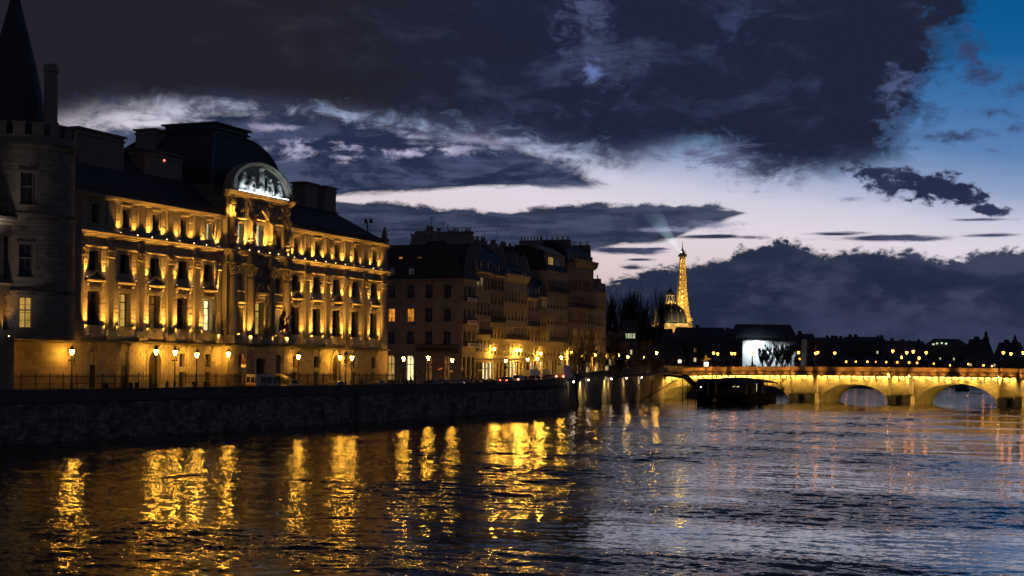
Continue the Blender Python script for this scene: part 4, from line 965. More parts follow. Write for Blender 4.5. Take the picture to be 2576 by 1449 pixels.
for u, n, z, p, sz, ln, lb in ((CW[0] - 1.0, PN + .5, 12.0, 900, 70, .04, 0), (CW[0] + 1.2, PN + .9, 12.0, 1500, 70, .06, 0), (UC - 1.9, PN + 1.0, 12.2, 1200, 60, .05, 0), (UC + 1.9, PN + 1.0, 12.2, 1500, 60, .05, 0), (CW[2] - 1.0, PN + .9, 12.0, 1500, 70, .06, 0), (CW[2] + 1.1, PN + .9, 12.0, 1200, 70, .06, 0),
                               (CW[0] + 1.25, PN + .45, 25.95, 1500, 80, .05, 1), (UC - 1.6, PN + .5, 25.95, 900, 80, .05, 1), (UC + 1.6, PN + .5, 25.95, 1300, 80, .05, 1), (CW[2] - 1.2, PN + .5, 25.95, 420, 80, .05, 1), (CW[0] - 1.6, PN + .6, 25.95, 300, 80, .03, 1), (CW[2] + 1.8, PN + .6, 25.95, 300, 80, .03, 1)):
    uplight(u, n, z, p * 3, sz, ln + .02, label=('small uplight at the foot of the pavilion ' + ('attic statues' if lb else 'columns')) + (', left part' if u < UC - 2 else ', right part' if u > UC + 2 else ', middle'))
for u in np.linspace(UC - 6.4, UC + 6.4, 6):
    spot('cold_uplight', MB(FR).P((u, LN + 1.15, LZ - .1)), MB(FR).P((u, LN - .2, LZ + 2.6)), 210, (.72, .86, 1.), 120, .8, .15, ct)
for u in (PA - 1.2, PB + .8): spot('pediment_wash', MB(FR).P((u, 1.6, 31.2)), MB(FR).P((UC, PN, 33.9)), 1500, SOD, 70, .9, .15, ct)
m = MB(FR); m.ball((179.5, -1.2, 37.4), .16, 6); lab = m.build('red_roof_light', MT['roofred']); tag(lab, 'tiny red warning light on the dark courthouse roof', 'light')

# ================================================================== OLD TOWER at the left
TCX, TCY, TR = -122.0, 145.7, 5.95
tw = thing('round_tower', 'old stone tower with battlements, pointed slate roof and tall round chimney', 'tower', (TCX, TCY, 4.9))
def tang(x, y=600):                      # angle on the tower's face that lies behind survey column x
    best = None
    for k in range(721):
        a = -pi / 2 + pi * k / 720 - .5
        P = Vector((TCX + TR * cos(a), TCY + TR * sin(a), 0)); X = P.dot(rt) / P.dot(fw) * F + CX - (y - CY) * sin(ROLL)
        if P.dot(fw) < Vector((TCX, TCY, 0)).dot(fw) and (best is None or abs(X - x) < best[0]): best = (abs(X - x), a)
    return best[1]
m = MB()
NS = 40; zs = [11.4, 16.9, 17.0, 25.9, 26.0, 34.2]
wins = [(tang(66), .115, 27.0, 30.7, 'glass'), (tang(64), .115, 18.6, 22.4, 'glass'), (tang(66), .115, 12.7, 16.3, 'w_gold')]
def twall(z0, z1, R):
    edges = sorted({2 * pi * k / NS - pi for k in range(NS + 1)} | {w[0] + s * w[1] for w in wins for s in (-1, 1)})
    zz = sorted({z0, z1} | {q for w in wins for q in w[2:4] if z0 < q < z1})
    for a, b_ in zip(edges[:-1], edges[1:]):
        for c, d in zip(zz[:-1], zz[1:]):
            if any(w[0] - w[1] < (a + b_) / 2 < w[0] + w[1] and w[2] < (c + d) / 2 < w[3] for w in wins): continue
            m.add([(TCX + R * cos(a), TCY + R * sin(a), c), (TCX + R * cos(b_), TCY + R * sin(b_), c), (TCX + R * cos(b_), TCY + R * sin(b_), d), (TCX + R * cos(a), TCY + R * sin(a), d)], [(0, 1, 2, 3)])
twall(11.4, 17.0, TR + .12); twall(17.0, 26.0, TR + .02); twall(26.0, 34.2, TR - .05)
for w in wins:
    for s in (-1, 1):
        a = w[0] + s * w[1]; m.add([(TCX + r * cos(a), TCY + r * sin(a), z) for r, z in ((TR + .1, w[2]), (TR - .7, w[2]), (TR - .7, w[3]), (TR + .1, w[3]))], [(0, 1, 2, 3)])
    for z in w[2:4]: m.add([(TCX + r * cos(a), TCY + r * sin(a), z) for r, a in ((TR + .1, w[0] - w[1]), (TR + .1, w[0] + w[1]), (TR - .7, w[0] + w[1]), (TR - .7, w[0] - w[1]))], [(0, 1, 2, 3)])
m.lathe([(TR - 1.2, 11.4), (TR - 1.2, 34)], TCX, TCY, 24)
m.build('wall', MT['tower'], tw)
for a, hw, z0, z1, pm in wins:
    fr = ((TCX, TCY, 0), (-sin(a), cos(a), 0), (cos(a), sin(a), 0)); w = 2 * hw * TR
    o = window(fr, tw, 0, TR - .45, z0, w, z1 - z0, pm, 2, 4, transom=.58, th=.07)
    m = MB(fr); m.box(-w / 2 - .3, w / 2 + .3, TR - .1, TR + .16, z1, z1 + .3); m.box(-w / 2 - .25, w / 2 + .25, TR - .1, TR + .12, z0 - .25, z0); m.box(-w / 2, w / 2, TR - .4, TR - .2, z0 + (z1 - z0) * .56, z0 + (z1 - z0) * .60); m.build('window_surround', MT['tower'], tw)
tst = []
z = 11.75
while z < 33.4:
    hh = rng.choice((.42, .5, .56)); a = -2.6 + rng.random() * .2
    while a < .75:
        da = rng.uniform(.8, 1.7) / TR; z1 = min(z + hh, 33.5); R = TR + (.12 if z < 16.7 else .02 if z < 25.8 else -.05)
        if not any(w[0] - w[1] - .06 < a + da and a < w[0] + w[1] + .06 and z1 > w[2] - .3 and z < w[3] + .35 for w in wins) and not (16.5 < z1 and z < 17.2) and not (25.5 < z1 and z < 26.2): tst.append((a, da, z, z1, R))
        a += da
    z += hh
def tower_stone(m, a, da, z0, z1, R, d):
    g = .012 / R; q = lambda r, t, z: (TCX + r * cos(t), TCY + r * sin(t), z); a0, a1, am = a + g, a + da - g, a + da / 2; e = .02
    vs_ = [q(R - .03, t, z) for z in (z0 + .012, z1 - .012) for t in (a0, am, a1)] + [q(R + d, t, z) for z in (z0 + .03, z1 - .03) for t in (a0 + e / R, am, a1 - e / R)]
    m.add(vs_, [(6, 7, 10, 9), (7, 8, 11, 10), (0, 1, 7, 6), (1, 2, 8, 7), (3, 9, 10, 4), (4, 10, 11, 5), (0, 6, 9, 3), (2, 5, 11, 8)])
tst.sort(key=lambda s: abs(s[0] + 1.2) - (s[1] * .2)); mr_ = MB()
for i, s_ in enumerate(tst):
    d = rng.uniform(.01, .045)
    if i < 290: m_ = MB(); tower_stone(m_, *s_, d); m_.build('stone', MT['tower'], tw)
    else: tower_stone(mr_, *s_, d)
kind(mr_.build('small_stones', MT['tower'], tw), 'stuff')
m = MB()
for r0, z0 in ((TR + .12, 16.75), (TR + .02, 25.75)): m.lathe([(r0, z0), (r0 + .22, z0 + .08), (r0 + .26, z0 + .28), (r0, z0 + .4)], TCX, TCY, 48, cap=False)
m.lathe([(TR, 33.5), (TR + .1, 33.7), (TR + .32, 34.0), (TR + .36, 34.3), (TR - .6, 34.5)], TCX, TCY, 48, cap=False); m.build('string_course', MT['grimy'], tw)
m = MB(); m.lathe([(TR + .18, 34.3), (TR + .18, 35.15), (TR - .35, 35.15), (TR - .35, 34.3)], TCX, TCY, 48, cap=False); m.lathe([(TR - .3, 34.35), (.1, 34.35)], TCX, TCY, 32, cap=False); m.build('parapet', MT['tower'], tw)
for k in range(18):
    a = 2 * pi * k / 18 - .62; d = .11
    m = MB(); q = lambda r, t: (TCX + r * cos(t), TCY + r * sin(t), 35.15)
    m.prism([q(TR - .35, a - d), q(TR + .18, a - d), q(TR + .18, a + d), q(TR - .35, a + d)], (0, 0, 1.35)); m.prism([tuple(Vector(q(TR - .5, a - d - .02)) + Vector((0, 0, 1.35))), tuple(Vector(q(TR + .35, a - d - .02)) + Vector((0, 0, 1.25))), tuple(Vector(q(TR + .35, a + d + .02)) + Vector((0, 0, 1.25))), tuple(Vector(q(TR - .5, a + d + .02)) + Vector((0, 0, 1.35)))], (0, 0, .22))
    m.build('merlon', MT['tower'], tw)
CXY = atd(37, 100, Vector((TCX, TCY, 0)).dot(fw)); ccx, ccy = CXY.x, CXY.y
m = MB(); m.lathe([(4.2, 34.4), (3.9, 37.0), (3.3, 40.6), (2.5, 44.4), (1.55, 48.2), (.85, 50.9), (.45, 52.6), (.26, 54.3), (.12, 56.4), (.05, 58.2)], ccx, ccy, 24); m.build('roof', MT['slate'], tw)
P = atd(128, 250, Vector((TCX, TCY, 0)).dot(fw) - 2.2)
m = MB(); m.lathe([(.86, 34.4), (.84, 36.6), (.98, 36.7), (.98, 37.0), (.80, 37.2), (.78, 42.9), (.9, 43.0), (.95, 43.3), (.84, 43.4), (.84, 43.9), (.6, 43.95)], P.x, P.y, 8); m.build('chimney', MT['tower'], tw)
m = MB(); m.box(TCX - 6, TCX - 1, 146, 158, 11.4, 30); m.build('rear_wing', MT['tower'], tw)
m = MB(); m.tube([(ccx, ccy, 36.5), (ccx, ccy, 58.6)], .03, 4); m.build('roof_rod', MT['iron'], tw)
# battered base and the bigger block to the left
bs = thing('battered_wall', 'tall pale base wall glowing yellow beside the street lamp under the tower', 'wall', (XF + .5, 140, 4.9))
FB = ((XF + .55, 0, 0), (0, 1, 0), (1, 0, 0))
m = MB(FB); m.box(100, 158.4, -3, 0, 4.5, 11.2); m.build('wall', MT['tower'], bs)
m = MB(FB); m.sweep([(-2.8, 11.2), (.1, 11.2), (.28, 11.35), (.30, 11.6), (-2.8, 11.75)], 100, 158.45); m.build('ledge', MT['grimy'], bs)
m = MB(FB); z = 4.9
for k in range(11):
    u = 128 - rng.random() * 1.5
    while u < 158.2:
        w = rng.uniform(1.0, 2.0); m.bevbox(u + .01, min(u + w, 158.38) - .01, -.02, rng.uniform(.015, .03), z + .01, z + .56, .012); u += w
    z += .57
kind(m.build('base_stones', MT['tower'], bs), 'stuff')
lb = thing('old_wing', 'grey old wing with dark tall window at the left edge beside the round tower', 'building', (-119.5, 130, 4.9))
FL = ((-119.2, 0, 0), (0, 1, 0), (1, 0, 0)); uR = onx(39, 650, -119.2).y
m = MB(FL); holed(m, 100, uR, 4.6, 24.6, [(uR - 2.0, uR - .5, 18.2, 23.2), (uR - 9, uR - 7.4, 18.2, 23.2), (uR - 2.0, uR - .5, 12.4, 16.6)], .9)
m.add([(uR, 0, 4.6), (uR, -12, 4.6), (uR, -12, 24.6), (uR, 0, 24.6)], [(0, 1, 2, 3)]); m.add([(100, 0, 24.6), (uR, 0, 24.6), (uR, -12, 24.6), (100, -12, 24.6)], [(0, 1, 2, 3)]); m.build('wall', MT['tower'], lb)
window(FL, lb, uR - 1.25, -.85, 18.22, 1.46, 4.9, 'glass', 2, 4); window(FL, lb, uR - 8.2, -.85, 18.22, 1.56, 4.9, 'glass', 2, 4); window(FL, lb, uR - 1.25, -.85, 12.42, 1.46, 4.1, 'glass', 2, 4)
m = MB(FL); m.sweep([(-.3, 24.5), (.1, 24.5), (.3, 24.7), (.34, 24.95), (.55, 25.1), (.58, 25.4), (-.3, 25.5)], 100, uR + .3); m.sweep([(0, 17.6), (.14, 17.6), (.18, 17.8), (0, 17.9)], 100, uR + .1); m.build('cornice', MT['stone'], lb)
m = MB(FL); m.add([(100, -.5, 25.4), (uR, -.5, 25.4), (uR - 3, -6, 33), (100, -6, 33)], [(0, 1, 2, 3)]); m.add([(uR, -.5, 25.4), (uR, -11, 25.4), (uR - 3, -6, 33)], [(0, 1, 2)]); m.build('roof', MT['slate'], lb)
u = onx(31, 838, -118.6).y
o = thing('uplight', 'small orange uplight at the foot of the old wing at the left edge', 'uplight', (-118.7, u - .6, 11.6), -pi / 2, 'uplights on the courthouse ledges'); a = link('body', FIX); a.parent = o; a = link('lens', DOT); a.parent = o
spot('uplight_lamp', (-118.65, u - .6, 11.85), (-119.3, u - .8, 18), 700, SOD, 60, .9, .1, o)
spot('cold_wall_lamp', (-117.0, uR - 9, 6.0), (-119.2, uR - 6, 22), 1500, (.9, .86, .85), 95, .9, .2, lb)
spot('cornice_lamp', (-117.9, uR - 5, 22.6), (-119.3, uR - 4, 26), 260, (1., .95, .85), 110, .9, .2, lb)

# ================================================================== HOUSE ROW
def dormer(mb, u, n, z, w, h, d):
    mb.box(u - w / 2 - .14, u - w / 2, n - d, n, z, z + h); mb.box(u + w / 2, u + w / 2 + .14, n - d, n, z, z + h)
    mb.prism([(u - w / 2 - .2, n - d, z + h), (u + w / 2 + .2, n - d, z + h), (u + w / 2, n - d, z + h + .25), (u, n - d, z + h + .42), (u - w / 2, n - d, z + h + .25)], (0, d + .1, 0))
def house(label, u0, u1, z0, zc, rows, ncol, zr, wall='plaster', depth=12., roofd=4.5, lit={}, bal=(), frame='pframe', ww=1.15, wh=2.3, dorm=1, xo=0., fr=None, arches=True, parent=None, dlit={}, gf=4.4, roofmat='slate', shut=0, cols=None, sides=True):
    """terraced house: wall with openings, sashes, cornice, mansard with dormers"""
    fr = fr or ((XR + xo, 0, 0), (0, 1, 0), (1, 0, 0))
    O, U, N = fr
    h = parent or thing('terraced_house', label, 'house', MB(fr).P(((u0 + u1) / 2, 0, z0)), 0, 'terraced houses along the quay')
    cs = cols or [u0 + (u1 - u0) * (k + .5) / ncol for k in range(ncol)]
    holes = []
    for z in rows: holes += [(c - ww / 2, c + ww / 2, z, z + wh) for c in cs]
    if arches: holes += [(c - .85, c + .85, z0 + .15, z0 + gf, 1.) for c in cs]
    m = MB(fr); holed(m, u0, u1, z0 - .4, zc, holes, .45)
    for u in ((u0, u1) if sides else ()): m.add([(u, 0, z0 - .4), (u, -depth, z0 - .4), (u, -depth, zc), (u, 0, zc)], [(0, 1, 2, 3)])
    m.add([(u0, -depth, z0), (u1, -depth, z0), (u1, -depth, zc), (u0, -depth, zc)], [(0, 1, 2, 3)]); m.build('wall', MT[wall], h)
    m = MB(fr)
    m.sweep([(-.2, zc - .75), (.08, zc - .75), (.12, zc - .5), (.4, zc - .25), (.45, zc), (-.2, zc + .05)], u0, u1)
    m.build('cornice', MT[wall], h); m = MB(fr); m.sweep([(-.1, z0 + gf + .5), (.12, z0 + gf + .5), (.22, z0 + gf + .72), (-.1, z0 + gf + .8)], u0, u1); m.build('string_course', MT[wall], h)
    for z in rows[1:]: m = MB(fr); m.sweep([(-.1, z - .55), (.06, z - .55), (.1, z - .38), (-.1, z - .34)], u0, u1); m.build('string_course', MT[wall], h)
    sk = ('window_surround', round(ww, 2), round(wh, 2), wall); sur = shared(sk, lambda m: (m.box(-ww / 2 - .18, -ww / 2, -.05, .07, -.05, wh + .12), m.box(ww / 2, ww / 2 + .18, -.05, .07, -.05, wh + .12), m.box(-ww / 2 - .2, ww / 2 + .2, -.05, .10, wh + .12, wh + .34)), wall)
    for z in rows:
        for c in cs: piece('window_surround', sur, fr, h, c, 0, z)
    for i, z in enumerate(rows):
        for j, c in enumerate(cs): window(fr, h, c, -.3, z + .02, ww - .04, wh - .05, lit.get((i, j), 'glass'), 2, 3, frame, th=.065)
        if i in bal:
            m = MB(fr); m.box(u0 + .2, u1 - .2, .0, .75, z - .22, z - .08); m.box(u0 + .2, u1 - .2, .68, .73, z + .85, z + .92); m.box(u0 + .2, u1 - .2, .69, .72, z + .05, z + .12)
            for q in np.arange(u0 + .25, u1 - .2, .16): m.box(q, q + .03, .69, .72, z - .08, z + .88)
            m.build('balcony', MT['iron'], h)
        else:
            rl = shared(('window_rail', round(ww, 2)), lambda m: (m.box(-ww / 2, ww / 2, .0, .05, .78, .84), [m.box(q, q + .025, .01, .04, .05, .8) for q in np.linspace(-ww / 2, ww / 2 - .03, 9)]), 'iron')
            for c in cs: piece('window_rail', rl, fr, h, c, 0, z)
    if arches:
        for j, c in enumerate(cs): window(fr, h, c, -.4, z0 + .15, 1.66, gf - .2, lit.get(('g', j), 'glass'), 2, 2, 'frame', name='shop_window', th=.08, transom=.66)
    # roof
    m = MB(fr); k = (zr - zc)
    m.add([(u0, .1, zc), (u1, .1, zc), (u1, -roofd * .35, zc + k * .72), (u0, -roofd * .35, zc + k * .72), (u1, -roofd, zr), (u0, -roofd, zr), (u1, -depth, zr - .2), (u0, -depth, zr - .2), (u1, -depth, zc), (u0, -depth, zc)], [(0, 1, 2, 3), (3, 2, 4, 5), (5, 4, 6, 7), (1, 8, 6, 4, 2), (0, 3, 5, 7, 9)])
    rf = m.build('roof', MT[roofmat], h)
    if dorm:
        dm_ = shared(('dormer', 1), lambda m: dormer(m, 0, 0, 0, .95, 1.9, 1.2), 'zinc')
        for c in cs: piece('dormer', dm_, fr, h, c, -.1, zc + .25)
        for j, c in enumerate(cs): window(fr, h, c, -.18, zc + .3, .95, 1.8, dlit.get(j, 'w_grey' if rng.random() < .3 else 'glass'), 2, 3, frame, name='dormer_window', th=.05)
    return h, rf, fr
def pots(m, u0, u1, n, z, k):
    for i in range(k): m.lathe([(.17, z), (.14, z + .75), (.20, z + .8), (.16, z + .95)], u0 + (u1 - u0) * (i + .5) / k, n, 6)
def gable(h, fr, u, th, n0, n1, z0, z1, mat='gable', npots=5, top=None):
    """party wall and chimney stack standing above the roofs"""
    m = MB(fr); m.prism([(u, n1, z0), (u, n0, z0), (u, n0 - (.0 if top is None else top), z1), (u, n1, z1)], (th, 0, 0)); m.box(u - .1, u + th + .1, n1, n0 - (top or 0), z1, z1 + .18)
    o = m.build('party_wall', MT[mat], h); m = MB(fr)
    for i in range(npots): m.lathe([(.17, z1 + .18), (.14, z1 + .9), (.20, z1 + 1.0), (.16, z1 + 1.15)], u + th / 2, n1 + (n0 - (top or 0) - n1) * (i + .5) / npots, 6)
    if npots: m.build('chimney_pot', MT['plaster3'], h)
# corner house: one face towards us, one along the quay
FE = ((0, 294, 0), (1, 0, 0), (0, -1, 0))
ecols = [ony(x, 760, 294).x for x in (985, 1033, 1079.4, 1125.7)]
ch = thing('corner_house', 'dark corner apartment house with mansard roof and amber lit windows', 'house', (-138, 294, 4.9))
house('', -151.5, -130.0, 5.2, 27.4, [13.3, 18.2, 23.3], 4, 35.2, wall='plaster', depth=9, roofd=4.5, lit={(1, 0): 'w_amber', (1, 1): 'w_amber', (0, 3): 'glass', ('g', 1): 'shop', ('g', 0): 'w_gold', ('g', 2): 'w_dim', ('g', 3): 'w_dim'}, bal=(), dorm=0, fr=FE, parent=ch, sides=False, ww=1.7, wh=2.9, gf=5.8, cols=ecols)
for c in ecols: m = MB(FE); dormer(m, c, -.15, 27.65, 1.25, 2.2, 1.3); m.build('dormer', MT['zinc'], ch)
for c in (ony(x, 650, 294).x for x in (1002, 1049.6, 1094.8)): m = MB(FE); dormer(m, c, -1.2, 31.0, .9, 1.35, 1.2); m.build('dormer', MT['zinc'], ch)
for c, pm in zip(ecols, ('w_grey', 'w_grey', 'w_amber', 'w_dim')): window(FE, ch, c, -.2, 27.7, 1.25, 2.1, pm, 2, 3, th=.06, name='dormer_window')
for c, pm in zip((ony(x, 650, 294).x for x in (1002, 1049.6, 1094.8)), ('w_amber', 'w_dim', 'w_amber')): window(FE, ch, c, -1.25, 31.05, .9, 1.3, pm, 2, 3, th=.05, name='dormer_window')
m = MB(FE); m.box(-140.5, -130.2, .05, 1.2, 12.2, 12.42); m.box(-140.5, -130.2, 1.12, 1.18, 13.3, 13.4)
for q in np.arange(-140.4, -130.2, .18): m.box(q, q + .035, 1.13, 1.17, 12.42, 13.32)
m.build('balcony', MT['iron'], ch)
for q in np.arange(-140, -130, 1.05): m = MB(FE); m.prism([(q, .05, 11.5), (q, .25, 11.55), (q, 1.0, 12.1), (q, 1.0, 12.2), (q, .05, 12.2)], (.3, 0, 0)); m.build('console', MT['plaster3'], ch)
FQ0 = ((XR, 0, 0), (0, 1, 0), (1, 0, 0))
house('', 294, 301.3, 5.3, 27.4, [13.3, 18.2, 23.0], 3, 35.2, wall='plaster', depth=9, roofd=4.5, lit={}, bal=(0, 1, 2), fr=FQ0, parent=ch, sides=False, ww=1.2, wh=2.9, gf=5.6)
ps = [ony(x, y, 300) for x, y in ((1120, 615), (1116, 588), (1184, 589), (1197, 677), (1160, 700))]
m = MB(); m.prism([(p.x, 300.6, p.z) for p in ps], (0, .7, 0)); m.build('party_wall', MT['gable'], ch)
m = MB(FE); m.box(-146.5, -142.0, -10, -8.6, 33, 37.6); m.box(-146.7, -141.8, -10.2, -8.4, 37.6, 37.9); m.box(-140.0, -132, -10, -8.9, 33, 38.0); m.box(-140.2, -131.8, -10.2, -8.7, 38.0, 38.3); [m.lathe([(.2, 38.3), (.16, 39.0), (.22, 39.1)], q, -9.4, 6) for q in (-136.5, -136, -135.5, -133.6, -133.1, -132.6)]; m.build('chimney', MT['gable'], ch)
# the row
hB1, r1, fq = house('narrow terraced house with two bright golden attic-floor windows', 301.32, 309.2, 5.4, 29.6, [12.0, 16.0, 20.0, 25.6], 4, 36.3, lit={(3, 0): 'w_hot', (3, 1): 'w_hot', (1, 0): 'w_warm', ('g', 3): 'shop', ('g', 2): 'shop'}, bal=(1,), ww=1.05, wh=2.7)
gable(hB1, fq, 308.6, .6, -.3, -8, 30, 36.6, npots=6, top=2.4)
hB2, r1, fq = house('plain brown terraced house left of the one with pale cornice', 309.22, 317.2, 5.5, 29.3, [11.5, 15.2, 18.9, 22.6, 26.0], 4, 36.0, wall='plaster3', bal=(2,), lit={('g', 0): 'shop', ('g', 1): 'w_gold'}, ww=1.0, wh=2.2)
gable(hB2, fq, 316.6, .6, -.3, -8, 30, 36.3, npots=5, top=2.4)
hB3, r1, fq = house('wide pale terraced house with broad overhanging cornice', 317.22, 331.7, 5.65, 28.9, [11.3, 15.3, 19.4, 23.6], 7, 33.4, wall='plaster2', bal=(1,), lit={(2, 2): 'w_dim', (2, 4): 'w_gold', (2, 6): 'w_gold', ('g', 2): 'shop', ('g', 3): 'shop', ('g', 1): 'w_gold'}, ww=1.05, wh=2.6, roofd=5)
m = MB(fq); m.sweep([(-.2, 28.4), (.3, 28.5), (.9, 29.6), (1.0, 30.0), (-.2, 30.1)], 317.3, 331.6); m.build('cornice', MT['plaster2'], hB3)
gable(hB3, fq, 323.0, .5, -1.8, -10.5, 31, 36.3, 'plaster2', 0, 1.2); gable(hB3, fq, 331.0, .5, -1.8, -10.5, 31, 35.4, 'gable', 6, 1.0)
hB4, r1, fq = house('low narrow terraced house with tall pale attic windows', 331.72, 338.7, 5.9, 25.2, [11.3, 15.0, 18.7, 22.0], 3, 32.5, bal=(2,), ww=1.1, wh=2.4, lit={('g', 1): 'shop'}, dlit={0: 'w_grey', 1: 'w_grey', 2: 'w_grey'})
gable(hB4, fq, 338.2, .5, -.5, -9, 26, 35.2, npots=4, top=2.5)
hB5, r1, fq = house('lowest dark terraced house with two slim lit windows', 338.72, 344.8, 6.0, 25.8, [11.3, 15.0, 18.7, 22.6], 3, 31.0, wall='plaster3', lit={(3, 1): 'w_hot', (3, 2): 'w_hot', (2, 0): 'w_dim', ('g', 0): 'shop', ('g', 1): 'shop'}, ww=1.0, wh=2.4, dlit={0: 'w_grey'})
hB6, r1, fq = house('tall grey terraced house with lit studio window in its roof', 344.82, 359.5, 6.15, 32.4, [11.4, 15.3, 19.2, 23.2, 27.6], 7, 38.6, wall='plaster2', bal=(1, 4), ww=1.05, wh=2.5, dorm=0, roofd=5, lit={('g', 5): 'shop', ('g', 1): 'w_gold'})
m = MB(fq); m.box(346, 359, -3.5, -.6, 32.4, 36.6); m.add([(345.6, -.3, 36.6), (359.2, -.3, 36.6), (359.2, -4.2, 38.9), (345.6, -4.2, 38.9)], [(0, 1, 2, 3)]); m.build('studio', MT['plaster2'], hB6)
window(fq, hB6, 348.6, -.55, 33.2, 3.6, 2.7, 'w_gold', 9, 2, 'frame', name='studio_window'); window(fq, hB6, 353.4, -.55, 33.2, 3.2, 2.7, 'w_grey', 7, 2, 'frame', name='studio_window')
gable(hB6, fq, 345.0, .6, -.4, -8, 33, 38.6, 'gable', 5, 2.6); gable(hB6, fq, 354, .6, -4.5, -11, 35, 40.4, 'gable', 7, .5)
hB7, r1, fq = house('tallest dark terraced house, nearly at the end of the row', 359.52, 379.7, 6.4, 35.4, [11.8, 16, 20.2, 24.4, 28.6], 8, 40.8, wall='plaster3', bal=(3,), ww=1.05, wh=2.6, roofd=3.5, lit={(0, 3): 'w_far', (0, 5): 'w_far', (1, 6): 'w_far', (1, 4): 'w_far', (0, 6): 'w_far', ('g', 3): 'shop', ('g', 4): 'shop', ('g', 6): 'shop', ('g', 0): 'shop', ('g', 7): 'w_gold'})
m = MB(fq); m.sweep([(-.2, 34.6), (.3, 34.7), (.9, 35.3), (1.1, 36.2), (1.2, 36.6), (-.2, 36.8)], 364, 380.4); m.build('cornice', MT['plaster3'], hB7)
gable(hB7, fq, 379.2, .6, -.6, -10, 35, 41.1, 'plaster3', 5, .4); gable(hB7, fq, 364.9, .6, -.6, -10, 35, 41.4, 'plaster3', 6, .8)
hB8, r1, fq = house('lower end house of the row beyond the tallest one', 379.72, 390.5, 6.7, 29.0, [12, 16, 20, 24.4], 5, 32.0, bal=(), ww=1.05, wh=2.5, lit={('g', 1): 'shop', ('g', 3): 'w_gold'})
gable(hB8, fq, 389.8, .6, -1, -9, 29, 32.8, 'plaster3', 4, .5)
# chimney ridge of the back row on the square behind, seen above the roofs
br = thing('rear_house', 'long dark rear house ridge crowded with chimney pots behind the row', 'house', (-146, 332, 5.4))
FRR = ((-143.5, 0, 0), (0, 1, 0), (1, 0, 0))
m = MB(FRR); m.box(309, 372, -8, 0, 5, 33); m.prism([(309, 0, 33), (309, -8, 33), (309, -5, 39.2), (309, -3, 39.2)], (63, 0, 0)); m.build('wall', MT['plaster3'], br)
r_ = random.Random(5); u = 313
while u < 371:
    k = r_.choice((2, 3, 4, 5, 7)); w = k * .5
    m = MB(FRR); m.box(u - .1, u + w + .1, -4.6, -3.6, 38, 39.9); pots(m, u, u + w, -4.1, 39.9, k); m.build('chimney', MT['plaster3'], br); u += w + r_.uniform(1.2, 5)
NA = [0]
def aerial(u, n, z, h, kind_=0):
    NA[0] += 1; o = thing('tv_aerial', ORD[NA[0] - 1] + ' thin television aerial from the left above the chimney ridge', 'aerial', MB(FRR).P((u, n, z)), 0, 'television aerials on the roofs')
    m = MB(FRR); m.tube([(u, n, z), (u, n, z + h)], .045, 4)
    for q in range(3 + kind_ * 2): zz = z + h - .15 - q * .3; w = .75 - q * .1 if kind_ == 0 else .5; m.tube([(u - w, n, zz), (u + w, n, zz)], .03, 4)
    m.build('mast', MT['iron'], o)
for u, h, k in ((322, 3.8, 0), (324.5, 3.4, 1), (333, 3.6, 0), (334.5, 2.6, 0), (338, 2.2, 0), (346.5, 3.6, 1), (355, 4.4, 0), (359.5, 3.5, 1), (366, 2.6, 0), (370.5, 2.2, 0)): aerial(u, -4, 38.9, h, k)
P = ony(1076, 588, 300); o = thing('tv_aerial', 'lone tall television aerial above the corner house', 'aerial', P, 0, 'television aerials on the roofs'); m = MB(); m.tube([(P.x, 302, 37.5), (P.x, 302, 41.6)], .06, 4); m.tube([(P.x - .7, 302, 41.5), (P.x + .7, 302, 41.4)], .04, 4); m.tube([(P.x - .5, 302, 41.0), (P.x + .4, 302, 41.0)], .03, 4); m.build('mast', MT['iron'], o)
# banners on the corner balconies
for i, (x0, x1, y0, y1, lab) in enumerate(((1176, 1202, 747, 761, 'top white banner on the corner house balconies'), (1176, 1201.5, 803.6, 818, 'middle white banner on the corner house balconies'), (1176.5, 1211, 862, 876, 'lowest and longest white banner on the corner house balconies'))):
    xb = XR + .82; a = onx(x0, y0, xb); c = onx(x1, y1 - 1, xb); o = thing('banner', lab, 'banner', (xb, a.y, c.z), 0, 'white banners on the corner house')
    m = MB(); g = [(xb + .05 * sin(k * 1.3 + j), a.y + (c.y - a.y) * k / 8, a.z - .12 * k / 8 + (c.z - a.z) * j / 2) for k in range(9) for j in range(3)]
    m.add(g, [(k * 3 + j, k * 3 + j + 1, k * 3 + 3 + j + 1, k * 3 + 3 + j) for k in range(8) for j in range(2)]); m.build('cloth', MT['banner'], o, True)
    m = MB(); r_ = random.Random(i); n_ = (6, 7, 12)[i]        # the worn, unreadable print
    for k in range(n_):
        y = a.y + (c.y - a.y) * (.16 + .70 * k / n_); w = (c.y - a.y) * .5 / n_; zc_ = (a.z + c.z) / 2; hh = (a.z - c.z) * .17
        m.box(xb + .06, xb + .075, y, y + w * .35, zc_ - hh, zc_ + hh)
        if r_.random() < .7: m.box(xb + .06, xb + .075, y, y + w, zc_ + hh * .7, zc_ + hh)
        if r_.random() < .6: m.box(xb + .06, xb + .075, y, y + w, zc_ - hh, zc_ - hh * .7)
        if r_.random() < .5: m.box(xb + .06, xb + .075, y + w * .7, y + w, zc_ - hh, zc_ + hh)
    m.build('print', MT['ink'], o)

